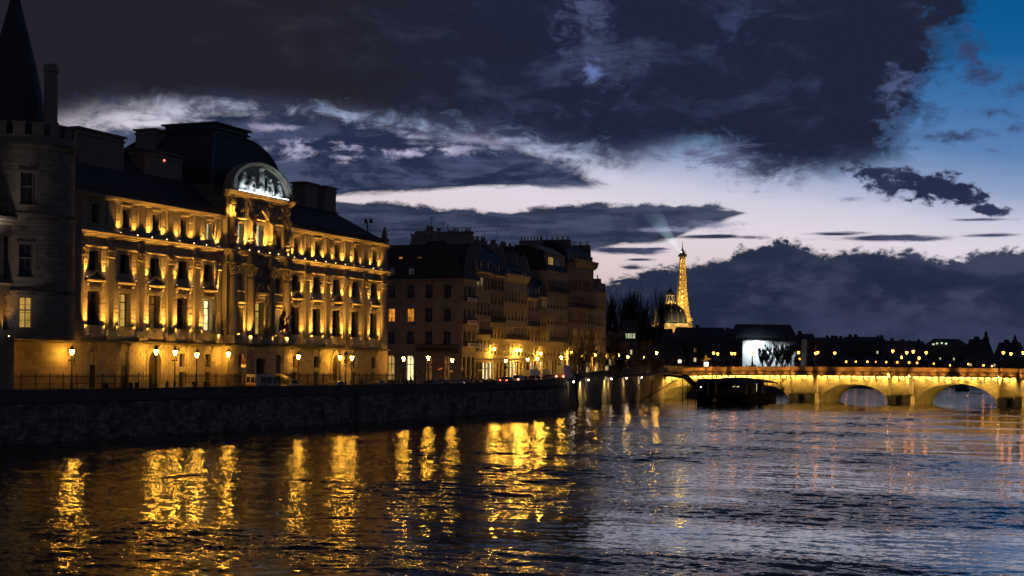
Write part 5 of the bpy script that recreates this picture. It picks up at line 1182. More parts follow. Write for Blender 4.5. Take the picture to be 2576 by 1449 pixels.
# ================================================================== BRIDGE
BO = Vector((-124.2, 428.5, 0)); BD = Vector((.98, -.199, 0)).normalized(); BN = Vector((BD.y, -BD.x, 0))      # along, towards us
FBR = (tuple(BO), tuple(BD), tuple(BN))
bdg = thing('stone_bridge', 'old stone arch bridge with a row of glowing niches under its parapet', 'bridge', (-70, 418, 0))
arches = [(-.6, 15.3, 3.9), (22.0, 39.3, 4.5), (48.0, 67.7, 5.05), (74.9, 96.7, 5.6), (103.9, 125.5, 5.6), (132.5, 153, 5.1)]
piers = [(15.3, 22.0), (39.3, 48.0), (67.7, 74.9), (96.7, 103.9), (125.5, 132.5)]
BW = 14.5; S1 = 160.0
def ptop(s): return 8.72 + 1.12 * (1 - math.exp(-max(s - 1, 0) / 22.))          # parapet top
def soff(a, b_, zc, s):                                                           # soffit height
    t = (s - (a + b_) / 2) / ((b_ - a) / 2); return -.9 + (zc + .9) * sqrt(max(0, 1 - abs(t) ** 2.25))
m = MB(FBR)
ss = sorted({-14.0, S1} | {a + (b_ - a) * (.5 - .5 * cos(pi * k / 22)) for a, b_, _ in arches for k in range(23)})
for a, c in zip(ss[:-1], ss[1:]):
    A = next((q for q in arches if q[0] - 1e-6 <= a and c <= q[1] + 1e-6), None)
    za, zc = (soff(*A, a), soff(*A, c)) if A else (-2, -2)
    ta, tc_ = ptop(a) - 2.35, ptop(c) - 2.35
    for n in (0, -BW): m.add([(a, n, za), (c, n, zc), (c, n, tc_), (a, n, ta)], [(0, 1, 2, 3)])
    if A: m.add([(a, 0, za), (c, 0, zc), (c, -BW, zc), (a, -BW, za)], [(0, 1, 2, 3)])
    m.add([(a, .3, ta + 1.2), (c, .3, tc_ + 1.2), (c, -BW - .3, tc_ + 1.2), (a, -BW - .3, ta + 1.2)], [(0, 1, 2, 3)])
for a, c in piers:
    for n in (0, -BW): pass
    m.add([(a, 0, -2), (a, -BW, -2), (a, -BW, -.85), (a, 0, -.85)], [(0, 1, 2, 3)])
m.build('spandrel_wall', MT['bridge'], bdg)
# voussoirs: stones of each arch ring
vm = 0
for a, b_, zc in arches[:4]:
    cx_ = (a + b_) / 2; K = 27
    for k in range(K):
        t0, t1 = pi * (1 - k / K), pi * (1 - (k + 1) / K); m = MB(FBR)
        def q(t, g):
            s = cx_ + (b_ - a) / 2 * (abs(cos(t)) ** 1.0) * (1 if cos(t) > 0 else -1); z = soff(a, b_, zc, s); nx_, nz_ = cos(t) * .75, sin(t)
            return s + nx_ * g, z + nz_ * g
        p = [q(t0 - .004, .0), q(t1 + .004, .0), q(t1 + .004, .95), q(t0 - .004, .95)]
        if max(z for _, z in p) < -.3: continue
        m.prism([(s, -.02, z) for s, z in p], (0, .08 + rng.uniform(0, .025), 0)); m.build('voussoir', MT['bridge'], bdg)
# coursed stones of the spandrels
m = MB(FBR); z = -.2; row = 0
while z < 7.3:
    s = -1.5 - .6 * (row % 2)
    while s < 128:
        w = rng.uniform(.9, 1.5); mid_ = s + w / 2
        ok = z + .5 < ptop(mid_) - 2.35 and not any(a - .2 < mid_ < c + .2 for a, c in piers)
        for a, b_, zc in arches:
            if a - 1.2 < mid_ < b_ + 1.2 and z < soff(a, b_, zc, min(max(mid_, a + .01), b_ - .01)) + 1.05: ok = False
        if ok: m.bevbox(s + .02, s + w - .02, -.05, rng.uniform(.02, .06), z + .02, z + .48, .02)
        s += w
    z += .5; row += 1
kind(m.build('spandrel_stones', MT['bridge'], bdg), 'stuff')
# piers and bastions
for i, (a, c) in enumerate(piers):
    k = i; top = ptop((a + c) / 2)
    m = MB(FBR); w = c - a
    m.prism([(a + .35, -.5, 2.6), (c - .35, -.5, 2.6), (c - .35, 1.05, 2.6), (c - 1.1, 1.75, 2.6), (a + 1.1, 1.75, 2.6), (a + .35, 1.05, 2.6)], (0, 0, top - 2.35 - 2.6)); m.build('bastion', MT['bridge'], bdg)
    m = MB(FBR); mid = (a + c) / 2
    m.prism([(a - .1, -.5, -2), (mid - .75, -.5, -2), (mid - .75, 2.3, -2), (a + .5, 2.0, -2)], (0, 0, 4.15)); m.prism([(mid + .75, -.5, -2), (c + .1, -.5, -2), (c - .5, 2.0, -2), (mid + .75, 2.3, -2)], (0, 0, 4.15))
    m.box(mid - .75, mid + .75, -.4, .9, -2, 4.1); m.prism([(mid - 1.0, -.4, 2.15), (mid + 1.0, -.4, 2.15), (mid + 1.0, 2.45, 2.15), (mid - 1.0, 2.45, 2.15)], (0, 0, .3)); m.prism([(a - .2, -.5, 2.16), (mid - 1.0, -.5, 2.16), (mid - 1.0, 2.2, 2.16), (a + .4, 2.1, 2.16)], (0, 0, .2)); m.prism([(mid + 1.0, -.5, 2.16), (c + .2, -.5, 2.16), (c - .4, 2.1, 2.16), (mid + 1.0, 2.2, 2.16)], (0, 0, .2))
    for q in range(5): m.box(mid - .75, mid + .75, .9, 1.2, -.6 + q * .55, -.35 + q * .55)
    m.build('cutwater', MT['bridge'], bdg)
def bline(s):                             # offset of the parapet: it bulges round each bastion
    for a, c in piers:
        if a + .2 < s < c - .2: return 1.75 * min(1, (s - a - .2) / .9, (c - .2 - s) / .9)
    return 0.
step = 1.72; s = -1.2; marks = []
while s < 152: marks.append(s); s += step
corb = shared(('corbel', 1), lambda m: (m.prism([(-.16, -.3, .15), (-.16, .08, .2), (-.16, .16, .45), (-.16, .42, .75), (-.16, .55, 1.25), (-.16, -.3, 1.25)], (.32, 0, 0)), m.ball((0, .15, .12), .2, 6, 1.3)), 'bridge')
ledm = shared(('light_strip', 1), lambda m: m.box(-.6, .6, .30, .48, 1.205, 1.235), 'strip')
for i, s in enumerate(marks):
    n = bline(s); z = ptop(s) - 3.55
    piece('corbel', corb, FBR, bdg, s, n, z)
    sm_ = s + step / 2; n2 = bline(sm_)
    if s > -1 and not abs(s - 101.5) < .9:
        o = piece('light_strip', ledm, FBR, bdg, sm_, n2, ptop(sm_) - 3.55)
        o.scale = (rng.uniform(.75, 1.05), 1, 1)
def along(m, z0, z1, n0, n1, S0=-14., SE=S1, dens=1.0, gap=0.):
    ps = sorted({S0, SE} | set(np.arange(S0, SE, dens)) | {x for a, c in piers for x in (a + .2, a + 1.1, c - 1.1, c - .2)})
    for a, c in zip(ps[:-1], ps[1:]):
        A, B = ptop(a), ptop(c); p, q = bline(a), bline(c)
        m.add([(a, p + n0, A + z0), (c - gap, q + n0, B + z0), (c - gap, q + n1, B + z0), (a, p + n1, A + z0), (a, p + n0, A + z1), (c - gap, q + n0, B + z1), (c - gap, q + n1, B + z1), (a, p + n1, A + z1)],
              [(3, 2, 1, 0), (4, 5, 6, 7), (0, 1, 5, 4), (1, 2, 6, 5), (2, 3, 7, 6), (3, 0, 4, 7)])
m = MB(FBR); along(m, -2.30, -1.72, -.5, .62); along(m, -2.42, -2.30, .52, .62); m.build('frieze', MT['bridge'], bdg)
m = MB(FBR); along(m, -1.72, -1.25, -.5, .85); along(m, -1.25, -1.1, -.4, .7); m.build('cornice', MT['grimy'], bdg)
m = MB(FBR); along(m, -1.1, -.12, -.05, .42, dens=2.4, gap=.03); m.build('parapet', MT['bridge'], bdg)
m = MB(FBR); along(m, -.12, .06, -.10, .48, dens=2.4); m.build('coping', MT['bridge'], bdg)
m = MB(FBR); m.box(-14, S1, -BW - .3, -BW + .2, 6.2, 9.6); m.build('rear_parapet', MT['bridge'], bdg)
m = MB(FBR); along(m, -1.2, -1.04, -BW, -.4, dens=6); kind(m.build('bridge_road', MT['asphalt']), 'structure')
m = MB(); m.box(*(BO + BD * 153)[:1], 400, 300, 960, -2, 6.5); kind(m.build('right_bank_ground', MT['earth']), 'structure')
for s in np.arange(1, 128, 3.44):
    if abs(s - 43) < 0: continue
    p = BO + BD * s + BN * (bline(s) + 1.0); q = BO + BD * s + BN * (bline(s) + .9)
    spot('wash_lamp', (p.x, p.y, ptop(s) - 2.45), (q.x, q.y, 0), 1050, (1., .58, .08), 125, .9, .15, bdg)
for a, b_, zc in arches[:5]:
    p = BO + BD * (b_ - 3.0) - BN * 3; q = BO + BD * (a + 1.5) - BN * 4
    spot('arch_lamp', (p.x, p.y, zc * .42), (q.x, q.y, zc - 2.6), 6500 if zc > 5.3 else 4500, (1., .62, .10), 90, .9, .2, bdg)
# warm wash on the parapet face from unseen spots without fixtures, out over the water
for s in np.arange(2, 126, 2.6):
    if abs(s - 43) < 1.5 or abs(s - 51) < 1.5 or abs(s - 86) < 1.3: continue
    p = BO + BD * s + BN * (bline(s) + 2.3); q = BO + BD * s + BN * bline(s)
    spot('parapet_fill', (p.x, p.y, ptop(s) - 1.9), (q.x, q.y, ptop(s) - .55), 420 * rng.uniform(.4, 1.2), (1., .36, .04), 92, 1., .3, bdg)

# ================================================================== STREET LAMPS
def lamp_proto():
    o = thing('street_lamp', '', 'street lamp', (0, 0, 0)); m = MB()
    m.lathe([(.24, 0), (.26, .08), (.22, .2), (.19, .9), (.21, 1.0), (.13, 1.15), (.10, 1.6), (.075, 2.6), (.06, 3.9), (.09, 3.98), (.06, 4.05), (.05, 4.3)], 0, 0, 10)
    m.tube([(0, -.32, 3.75), (0, .32, 3.75)], .025, 5); m.build('post', MT['iron'], o)
    m = MB(); m.lathe([(.12, 4.32), (.30, 4.86), (.02, 4.9)], 0, 0, 8); m.build('lantern', MT['lamp'], o)
    m = MB(); m.lathe([(.34, 4.9), (.36, 4.95), (.22, 5.15), (.14, 5.22), (.13, 5.3), (.05, 5.36), (.03, 5.55)], 0, 0, 10); m.lathe([(.07, 4.24), (.14, 4.33)], 0, 0, 8)
    for k in range(4): a = pi / 4 + k * pi / 2; m.tube([(.12 * cos(a), .12 * sin(a), 4.3), (.31 * cos(a), .31 * sin(a), 4.9)], .012, 4)
    m.build('hood', MT['iron'], o); return o
LP = lamp_proto(); first = True
def lamp(P, z0, label, group, lit=True):
    """P is the lantern; the post is scaled to the ground"""
    global first
    o = LP if first else copy_tree(LP); first = False
    o.location = (P.x, P.y, z0); h = P.z - z0; o.scale = (1, 1, h / 4.62); o['label'] = label; o['group'] = group
    if not lit:
        for c in o.children:
            if c.name.startswith('lantern'): c.data = c.data.copy(); c.data.materials[0] = MT['unlit']
    return o
G1 = 'street lamps along the courthouse railings'
for (x, y), lab in zip(((-4, 884), (181, 886), (393, 886), (440.5, 887.6), (495.3, 893.7), (574.3, 891.9), (750.8, 898.5), (855.2, 900), (885.4, 901)),
                  ('lit street lamp cut by the left edge before the pale base wall', 'lit street lamp with small cameras in front of the pale tower base', 'lit street lamp standing before the left arched door', 'lit street lamp just right of the left arched door', 'lit street lamp between two barred ground-floor windows', 'lit street lamp left of the parked police van', 'lit street lamp right of the parked police vehicles', 'lit street lamp standing before the right arched door', 'lit street lamp with a camera right of the unlit one')):
    P = onx(x, y, -122.3); o = lamp(P, 4.9, lab, G1)
    if x in (181, 440.5, 885.4):
        k = o.scale[2]; m = MB(); m.box(-.05, .05, -.65, -.2, 3.6, 3.8); m.box(-.05, .05, .3, .55, 3.6, 3.8); m.ball((0, .48, 3.95), .12, 6); q = m.build('camera_box', MT['iron']); q.parent = o
lamp(onx(870.2, 897, -118.5), 4.8, 'unlit street lamp with a round sign on its post, between two lit lamps', G1, False)
G2 = 'street lamps before the house row'
for (x, y), px, lab in zip(((1015.5, 903), (1077.4, 901), (1137.6, 907), (1272.6, 908), (1327.6, 905), (1352.7, 903), (1412, 900), (1462, 898)), (-121, -121, -121, -120.5, -119.8, -121, -120.3, -121),
    ('lit street lamp left of the bright arched shop window', 'lit street lamp before the middle arch of the corner house', 'lit street lamp before the right arch of the corner house', 'lit street lamp above the no parking sign', 'brightest starry street lamp above the red brake lights', 'lit street lamp just right of the brightest starry one', 'lit street lamp beside the white delivery van', 'lit street lamp among the bare quay trees, left')):
    P = onx(x, y, px); lamp(P, ground(P.y), lab, G2)
for (x, y), lab in zip(((1558, 893), (1580, 898), (1619, 898), (1652, 888)), ('lit street lamp behind the middle bare quay trees', 'second lit street lamp behind the bare quay trees', 'lit street lamp left of the bridge end', 'lit street lamp standing alone against the dark at the bridge end')):
    P = atd(x, y, 440); lamp(P, ground(428), lab, G2)
def wall_lantern(x, y, lab, px=XR + 1.0):
    P = onx(x, y, px); o = thing('wall_lantern', lab, 'wall lantern', P, 0, 'lanterns hung on the house fronts')
    m = MB(); m.lathe([(.10, -.3), (.26, .2), (.02, .24)], 0, 0, 8); q = m.build('lantern', MT['lamp']); q.parent = o
    m = MB(); m.lathe([(.32, .22), (.2, .42), (.04, .55)], 0, 0, 8); m.tube([(0, 0, .5), (-.5, 0, .75), (-1.0, 0, .6)], .03, 5); q = m.build('bracket', MT['iron']); q.parent = o
    q = bpy.data.lights.new('lantern_lamp', 'POINT'); q.energy = 1300; q.color = (1., .52, .06); q.shadow_soft_size = .2; q = bpy.data.objects.new('lantern_lamp', q); COL.objects.link(q); q.location = (.15, 0, -.35); q.parent = o
for x, y, lab in ((1244, 878, 'bright wall lantern on the narrow house by the golden windows'), (1300, 881, 'left of the paired bright wall lanterns on the pale house'), (1309, 881, 'right of the paired bright wall lanterns on the pale house'), (1360.5, 889, 'bright wall lantern on the low houses in mid row'), (1437, 886, 'bright wall lantern on the tall grey house'), (1497.5, 892, 'wall lantern near the end of the row seen through branches')): wall_lantern(x, y, lab)
# big standards on the bridge, and far lamps beyond
def bridge_lamp_proto():
    o = thing('bridge_lamp', '', 'street lamp'); m = MB()
    m.lathe([(.5, 0), (.5, .5), (.36, .6), (.3, 1.1), (.16, 1.3), (.11, 2.4), (.09, 3.4), (.12, 3.5), (.05, 3.6)], 0, 0, 10); m.build('post', MT['iron'], o)
    m = MB(); m.lathe([(.12, 3.6), (.34, 3.95), (.36, 4.1), (.02, 4.2)], 0, 0, 8); m.build('lantern', MT['lamp_far'], o)
    m = MB(); m.lathe([(.4, 4.15), (.22, 4.4), (.05, 4.6)], 0, 0, 8); m.build('hood', MT['iron'], o); return o
BLP = None
for (x, y), off, lab in zip(((1795, 888), (1805.5, 890), (1841, 889), (1848, 889), (1893, 890), (2009, 886.5), (2052, 888.5), (2057, 886.5), (2100, 888), (2246, 883), (2281, 887), (2297.5, 884), (2330, 887), (2524, 887), (2543, 890), (2574, 887)), (-5, -19, -2, -18, -1, -4, -18, -2, -18, -2, -18, -2, -18, -2, -18, -2),
   ('left lamp of the pair above the lit direction signs', 'right lamp of the pair above the lit direction signs', 'left of the twin lamps left of the white screen', 'right of the twin lamps left of the white screen', 'lamp standing black against the glowing white screen', 'lamp at the right edge of the white screen', 'left lamp of a touching pair on the bridge', 'right lamp of a touching pair on the bridge', 'single lamp right of the touching pair on the bridge', 'first lamp of the group of four on the bridge', 'second lamp of the group of four on the bridge', 'third lamp of the group of four on the bridge', 'last lamp of the group of four on the bridge', 'left lamp of the last pair on the bridge', 'right lamp of the last pair on the bridge', 'lamp cut by the right edge of the view')):
    d = ray(x, y); c = (BO - Vector((0, 0, 0))).dot(BN) + off; t_ = c / d.dot(BN); P = Vector((d.x * t_, d.y * t_, EYE + d.z * t_)); s = (P - BO).dot(BD); z0 = ptop(s) - (1.05 if off < -1.5 else 0)
    if BLP is None: BLP = o = bridge_lamp_proto()
    else: o = copy_tree(BLP)
    o.location = (P.x, P.y, z0); o.scale = (1, 1, (P.z - z0) / 3.95); o['label'] = 'orange ' + lab; o['group'] = 'street lamps on the bridge'
FLP = None
def far_lamp(x, y, Z, lab, z0=6.0):
    global FLP
    P = atd(x, y, Z)
    if FLP is None:
        FLP = o = thing('distant_lamp', '', 'street lamp'); m = MB(); m.tube([(0, 0, 0), (0, 0, 5.6)], .12, 5); m.build('post', MT['iron'], o); m = MB(); m.ball((0, 0, 6), .42, 6); m.build('lantern', MT['lamp_far'], o)
    else: o = copy_tree(FLP)
    o.location = (P.x, P.y, z0); o.scale = (1, 1, max(P.z - z0, 1) / 6); o['label'] = lab; o['group'] = 'far lamps beyond the bridge'
for i, (x, y, Z) in enumerate(((2268, 899, 620), (2312, 901, 560), (2128.7, 910, 800), (2153, 910, 820), (2182, 910, 840), (2203, 911, 860), (2229.6, 911, 880), (2257, 911.5, 900), (2287, 912, 700), (2307, 913, 720), (2349, 915, 900), (2390, 919, 920), (2436, 916, 900), (2474, 919, 700), (2495, 921, 900), (2012, 903, 700), (2040, 912, 800))):
    far_lamp(x, y, Z, (ORD[i] + ' ' if i in (2, 3, 4, 5, 6, 7, 10, 11, 12, 14, 16) else '') + ('lone orange lamp below the group of four', 'starry yellow lamp among the group of four', 'tiny far orange lamp low over the bridge parapet', 'tiny far orange lamp low over the bridge parapet', 'tiny far orange lamp low over the bridge parapet', 'tiny far orange lamp low over the bridge parapet', 'tiny far orange lamp low over the bridge parapet', 'tiny far orange lamp low over the bridge parapet', 'larger orange lamp low under the group of four', 'orange lamp low right under the starry one', 'tiny far orange lamp low over the bridge parapet', 'tiny far orange lamp low over the bridge parapet', 'tiny far orange lamp low over the bridge parapet', 'large yellow lamp under the palace pavilion', 'tiny far orange lamp low over the bridge parapet', 'small yellow lamp at the foot of the white screen', 'tiny far orange lamp low over the bridge parapet')[i])

# ================================================================== BOAT
bt = thing('river_boat', 'dark covered passenger boat moored before the bridge', 'boat', (-92.5, 390, 0))
x0, x1, y0, y1 = -98.6, -86.2, 369.0, 412.0
m = MB(); m.prism([(x0 + .4, y0 + 1, -.6), (x1 - .4, y0 + 1, -.6), (x1 - .4, y1 - 6, -.6), ((x0 + x1) / 2 + 2, y1, -.6), (x0 + .4, y1 - 6, -.6)], (0, 0, .6)); m.prism([(x0, y0, 0), (x1, y0, 0), (x1, y1 - 7, 0), ((x0 + x1) / 2 + 2, y1 + 1, 0), (x0, y1 - 7, 0)], (0, 0, 1.7)); m.build('hull', MT['hull'], bt)
m = MB(); m.box(x0 + .2, x1 - .2, y0 + .15, y0 + .3, 1.7, 2.6); m.box(x1 - .3, x1 - .15, y0, y1 - 8, 1.7, 2.5); m.box(x0 + .1, x0 + .3, y0, y1 - 8, 1.7, 6.2); m.build('bulwark', MT['hull'], bt)
m = MB(); nC = 9
cs = []
for j in range(13):
    y = y0 - .8 + (y1 - 9 - y0 + .8) * j / 12
    for k in range(nC): a = k / (nC - 1); cs.append((x0 - 1.4 + (x1 - x0 + 2.2) * a, y, 5.6 + 1.0 * sin(pi * a) - .25 * abs(j - 6) / 6))
m.add(cs, [(j * nC + k, j * nC + k + 1, (j + 1) * nC + k + 1, (j + 1) * nC + k) for j in range(12) for k in range(nC - 1)]); m.add([(p[0], p[1], p[2] - .18) for p in cs], [(j * nC + k, j * nC + k + 1, (j + 1) * nC + k + 1, (j + 1) * nC + k) for j in range(12) for k in range(nC - 1)])
for j in (0, 12): m.add([cs[j * nC + k] for k in range(nC)] + [(p[0], p[1], p[2] - .35) for p in reversed(cs[j * nC:(j + 1) * nC])], [tuple(range(2 * nC))])
m.build('canopy', MT['canopy'], bt)
for x in np.linspace(x0 + .3, x1 - .3, 6):
    m = MB(); m.tube([(x, y0 + .3, 1.7), (x, y0 + .3, 6.2)], .07, 5); m.build('post', MT['iron'], bt)
for y in np.linspace(y0 + 6, y1 - 10, 5):
    m = MB(); m.tube([(x1 - .3, y, 1.7), (x1 - .3, y, 5.7)], .07, 5); m.build('post', MT['iron'], bt)
m = MB()
for z in (2.75, 3.35): m.tube([(x0 + 4, y0 + .2, z), (x1 - .4, y0 + .2, z)], .045, 5)
m.build('rail', MT['gold'], bt)
for (xa, xb, ya, yb) in ((x0 + 2.3, x0 + 2.9, y0 + 1, y0 + 1.1), (x0 + 4.3, x0 + 5.0, y0 + 1.1, y0 + 1.2), (x1 - .5, x1 - .42, y0 + .8, y0 + 5), (x1 - .5, x1 - .42, y0 + 8.5, y0 + 14), (x1 - .5, x1 - .42, y0 + 20, y0 + 23)):
    m = MB(); K = 12; m.add([(xa + (xb - xa) * k / K + .06 * sin(k * 2.1), ya + (yb - ya) * k / K + .06 * sin(k * 2.1), z - (0 if z < 4 else .1 * sin(k))) for k in range(K + 1) for z in (2.4, 3.9, 5.6)], [(k * 3 + j, (k + 1) * 3 + j, (k + 1) * 3 + j + 1, k * 3 + j + 1) for k in range(K) for j in range(2)]); m.build('curtain', MT['curtain'], bt, True)
m = MB(); m.box(x0 + 1, x0 + 8, y0 + 14, y0 + 30, 1.7, 5.5); m.box(x0 + 8.4, x0 + 10, y0 + 18, y0 + 30, 1.7, 5.4); m.build('cabin', MT['hull'], bt)
m = MB(); [m.tube([(x0 + 7.2 + k, y0 + 8, 4.3), (x0 + 7.8 + k, y0 + 8.2, 4.5)], .09, 5) for k in (0, 1.1)]; m.box(x1 - .9, x1 - .7, y0 + 15, y0 + 15.5, 3.2, 5.2); m.build('cabin_light', MT['w_hot'], bt)
m = MB(); m.ball((x0 + 1.0, y0 + .1, 4.2), .12, 6); m.build('deck_light', MT['led'], bt)
m = MB(); m.lathe([(.28, 0), (.42, 0), (.42, .14), (.28, .14), (.28, 0)], 0, 0, 14, cap=False); o = m.build('lifebuoy', MT['paintw'], bt); o.matrix_parent_inverse = bt.matrix_world.inverted() if False else o.matrix_parent_inverse; o.location = (x0 + 4.6, y0 - .05, 1.0); o.rotation_euler = (pi / 2, 0, 0)
gw = thing('gangway', 'dark covered gangway sloping down to the moored boat', 'gangway', (-103, 384, 3))
A = atd(1722, 950, 395); B = Vector((x0 - .2, y0 + 3, 3.2))
dv = (B - A); sd = Vector((-dv.y, dv.x, 0)).normalized()
m = MB(); m.prism([tuple(A + sd * .6), tuple(A - sd * .6), tuple(A - sd * .6 + up * .9), tuple(A + sd * .6 + up * .9)], dv); m.build('covered_stair', MT['hull'], gw)
m = MB(); [m.tube([tuple(A + dv * t_ + sd * w), (A.x + dv.x * t_ + sd.x * w, A.y + dv.y * t_ + sd.y * w, -1)], .1, 5) for t_ in (.05, .95) for w in (-.7, .7)]; m.tube([tuple(A), (A.x - 8, A.y + 8, A.z + .6)], .3, 6); m.build('pile', MT['hull'], gw)

# ================================================================== BARE TREES
def tree_mesh(seed, h, r0, spread, levels, lean=(0, 0), fork=.35, nb=3, upw=.55, rmin=.022):
    r_ = random.Random(seed); trunk = MB(); twigs = MB()
    def grow(p, d, L_, r, lv):
        pts = [p]; q = p.copy(); dd = d.copy(); n = 4 if lv < 2 else 3
        for i in range(n):
            dd = (dd + Vector((r_.gauss(0, .13), r_.gauss(0, .13), r_.gauss(0, .06) + .05 * upw))).normalized(); q = q + dd * (L_ / n); pts.append(q.copy())
        rad = [max(r * (1 - .55 * i / n), rmin) for i in range(n + 1)]
        (trunk if lv == 0 else twigs).tube(pts, rad, 7 if lv == 0 else (4 if lv < 3 else 3))
        if lv >= levels: return
        k = nb + (1 if lv > 0 else 0) + (r_.random() < .5)
        for j in range(k):
            t_ = r_.uniform(fork if lv == 0 else .25, 1.0) if j else 1.0
            i = min(int(t_ * n), n - 1); b_ = pts[i].lerp(pts[i + 1], t_ * n - i) if t_ < 1 else pts[-1]
            a = r_.uniform(0, 2 * pi); v = Vector((cos(a), sin(a), 0)) * spread * r_.uniform(.6, 1.2) + dd * .8 + up * upw
            grow(b_, v.normalized(), L_ * r_.uniform(.5, .72), max(r * .48 * r_.uniform(.8, 1.1), rmin), lv + 1)
    grow(Vector((0, 0, 0)), Vector((lean[0], lean[1], 1)).normalized(), h * .48, r0, 0)
    return trunk, twigs
tp = []
for i, (h, r0, sp, ln, fk) in enumerate(((17, .30, .55, (.02, 0), .3), (15, .28, .6, (-.06, .05), .3), (9, .16, .7, (.15, 0), .12), (16, .26, .5, (.08, -.03), .4))):
    a, b_ = tree_mesh(11 + i * 7, h, r0, sp, 5 if i != 2 else 4, ln, fk); tp.append((a.mesh('trunk', MT['bark'], True), b_.mesh('crown', MT['twig'])))
tk = []
for i, (h, r0, sp, ln, fk) in enumerate(((13, .34, .5, (.02, 0), .06), (12, .32, .55, (-.05, .04), .05))):
    a, b_ = tree_mesh(41 + i * 7, h, r0, sp, 4, ln, fk, 4, .75, .045); tk.append((a.mesh('trunk', MT['bark'], True), b_.mesh('crown', MT['twig'])))
def tree(P, k, rz, sc, label, group, name='bare_tree', P2=None):
    o = thing(name, label, 'tree', P, rz, group); o.scale = (sc, sc, sc)
    for nm, d in zip(('trunk', 'crown'), (P2 or tp)[k]): q = link(nm, d); q.parent = o
    return o
GT = 'bare trees standing in the flooded quay'
for (x, y), k, rz, sc, lab in (((1455, 1019), 0, 1.0, 1.0, 'leftmost bare tree standing in the river, forked low'), ((1478, 1018), 1, 2.2, 1.05, 'black bare trunk just left of the small pale sapling'), ((1501, 1014), 2, .3, .9, 'small pale slanting sapling growing in the water'), ((1513, 1014), 3, 4.0, 1.0, 'bare tree just right of the pale sapling'), ((1535, 1013), 0, 3.3, 1.05, 'thick black bare trunk in the middle of the flooded quay'), ((1592, 1008), 3, .5, 1.1, 'leaning bare tree with a long branch reaching over the water'), ((1634, 1004.5), 1, 5.0, .95, 'bare tree standing in the river next to the first arch')):
    P = onz(x, y, 0); P.z = -.6; tree(P, k, rz, sc, lab, GT)
P = onz(1596, 1007, 0); o = thing('leaning_branch', 'long thick branch reaching from the water towards the bridge', 'branch', P); m = MB(); Q = atd(1755, 930, 398); m.tube([P - up, P.lerp(Q, .35) + up * -.6, P.lerp(Q, .7), Q], [.22, .16, .1, .03], 6); m.tube([P.lerp(Q, .5), P.lerp(Q, .62) + Vector((-1, 0, 2.4)), P.lerp(Q, .66) + Vector((-1, 0, 4.6))], [.08, .05, .02], 5); m.build('branch', MT['bark'], o)
P = onx(1962, 1003, -88.0); P = atd(1965, 1000, 405); P.z = 0; tree(P, 2, 2.0, .8, 'small bare sapling behind the stern of the boat', GT)
# poplars far behind on the left bank
pop = []
for i in range(3):
    a, b_ = tree_mesh(70 + i, 24, .30, .17, 3, (0, 0), .10, 5, 1.1, .022); pop.append((a.mesh('trunk', MT['bark']), b_.mesh('crown', MT['twig'])))
r_ = random.Random(9)
for i, x in enumerate(range(1524, 1646, 6)):
    P = atd(x + r_.uniform(-3, 3), 930, 560 + r_.uniform(-20, 40)); P.z = 5
    tree(P, i % 3, r_.uniform(0, 6), r_.uniform(1.15, 1.38), ORD[i] + ' tall slender bare poplar from the left in the grove beside the dome', 'bare poplars left of the dome', 'bare_poplar', pop)
for i, x in enumerate((1733, 1741)):
    P = atd(x, 925, 600); P.z = 5; tree(P, i, 2. * i, .62, ORD[i] + ' slim bare tree from the left before the foot of the dome', 'bare trees before the dome', 'bare_tree', pop)
for i, (x, sc) in enumerate(((1918, .85), (1936, 1.0), (1952, 1.1), (1968, 1.15), (1984, 1.05), (1998, .95), (1890, .35))):
    P = atd(x, 930, 640 + 8 * i); P.z = 5; tree(P, i % 2, 1.3 * i, sc * 1.12, ORD[i] + ' bare tree from the left before the glowing white screen' if i < 6 else 'small bare bush at the left of the glowing white screen', 'bare trees before the white screen', 'bare_tree', tk)
for i, x in enumerate((1690, 1716, 1742, 1768, 1815, 1838, 2035, 2062, 2090, 2120, 2160, 2195, 2240, 2330, 2365, 2402)):
    P = atd(x, 930, 690 + 20 * (i % 4)); P.z = 5; tree(P, i % 2 * 3, 1.7 * i, .66, ORD[i] + ' dark bare tree from the left behind the bridge parapet', 'bare trees behind the bridge')

# ================================================================== FAR LANDMARKS
# lattice tower
EP = atd(1713.5, 925, 3830); ex, ey, eg = EP.x, EP.y, 15.0
et = thing('lattice_tower', 'tall iron lattice tower glowing gold in the far distance', 'tower', (ex, ey, eg))
def hw(z):
    for (z0, w0), (z1, w1) in zip(((0, 62), (57, 32), (115, 17.6), (150, 13.0), (200, 8.7), (250, 6.0), (276, 5.2)), ((57, 32), (115, 17.6), (150, 13.0), (200, 8.7), (250, 6.0), (276, 5.2), (400, 5))):
        if z <= z1: return w0 + (w1 - w0) * (z - z0) / (z1 - z0)
ca, sa = cos(YAW + .2), sin(YAW + .2)
def ept(x, y, z): return (ex + x * ca - y * sa, ey + x * sa + y * ca, eg + z)
gold = material('tower_iron', (.34, .24, .14), .7, .15, .02)
ls = [0, 19, 38, 57, 72, 87, 101, 115, 124, 133, 142, 151, 160, 169, 178, 187, 196, 205, 214, 223, 232, 241, 250, 259, 268, 276]
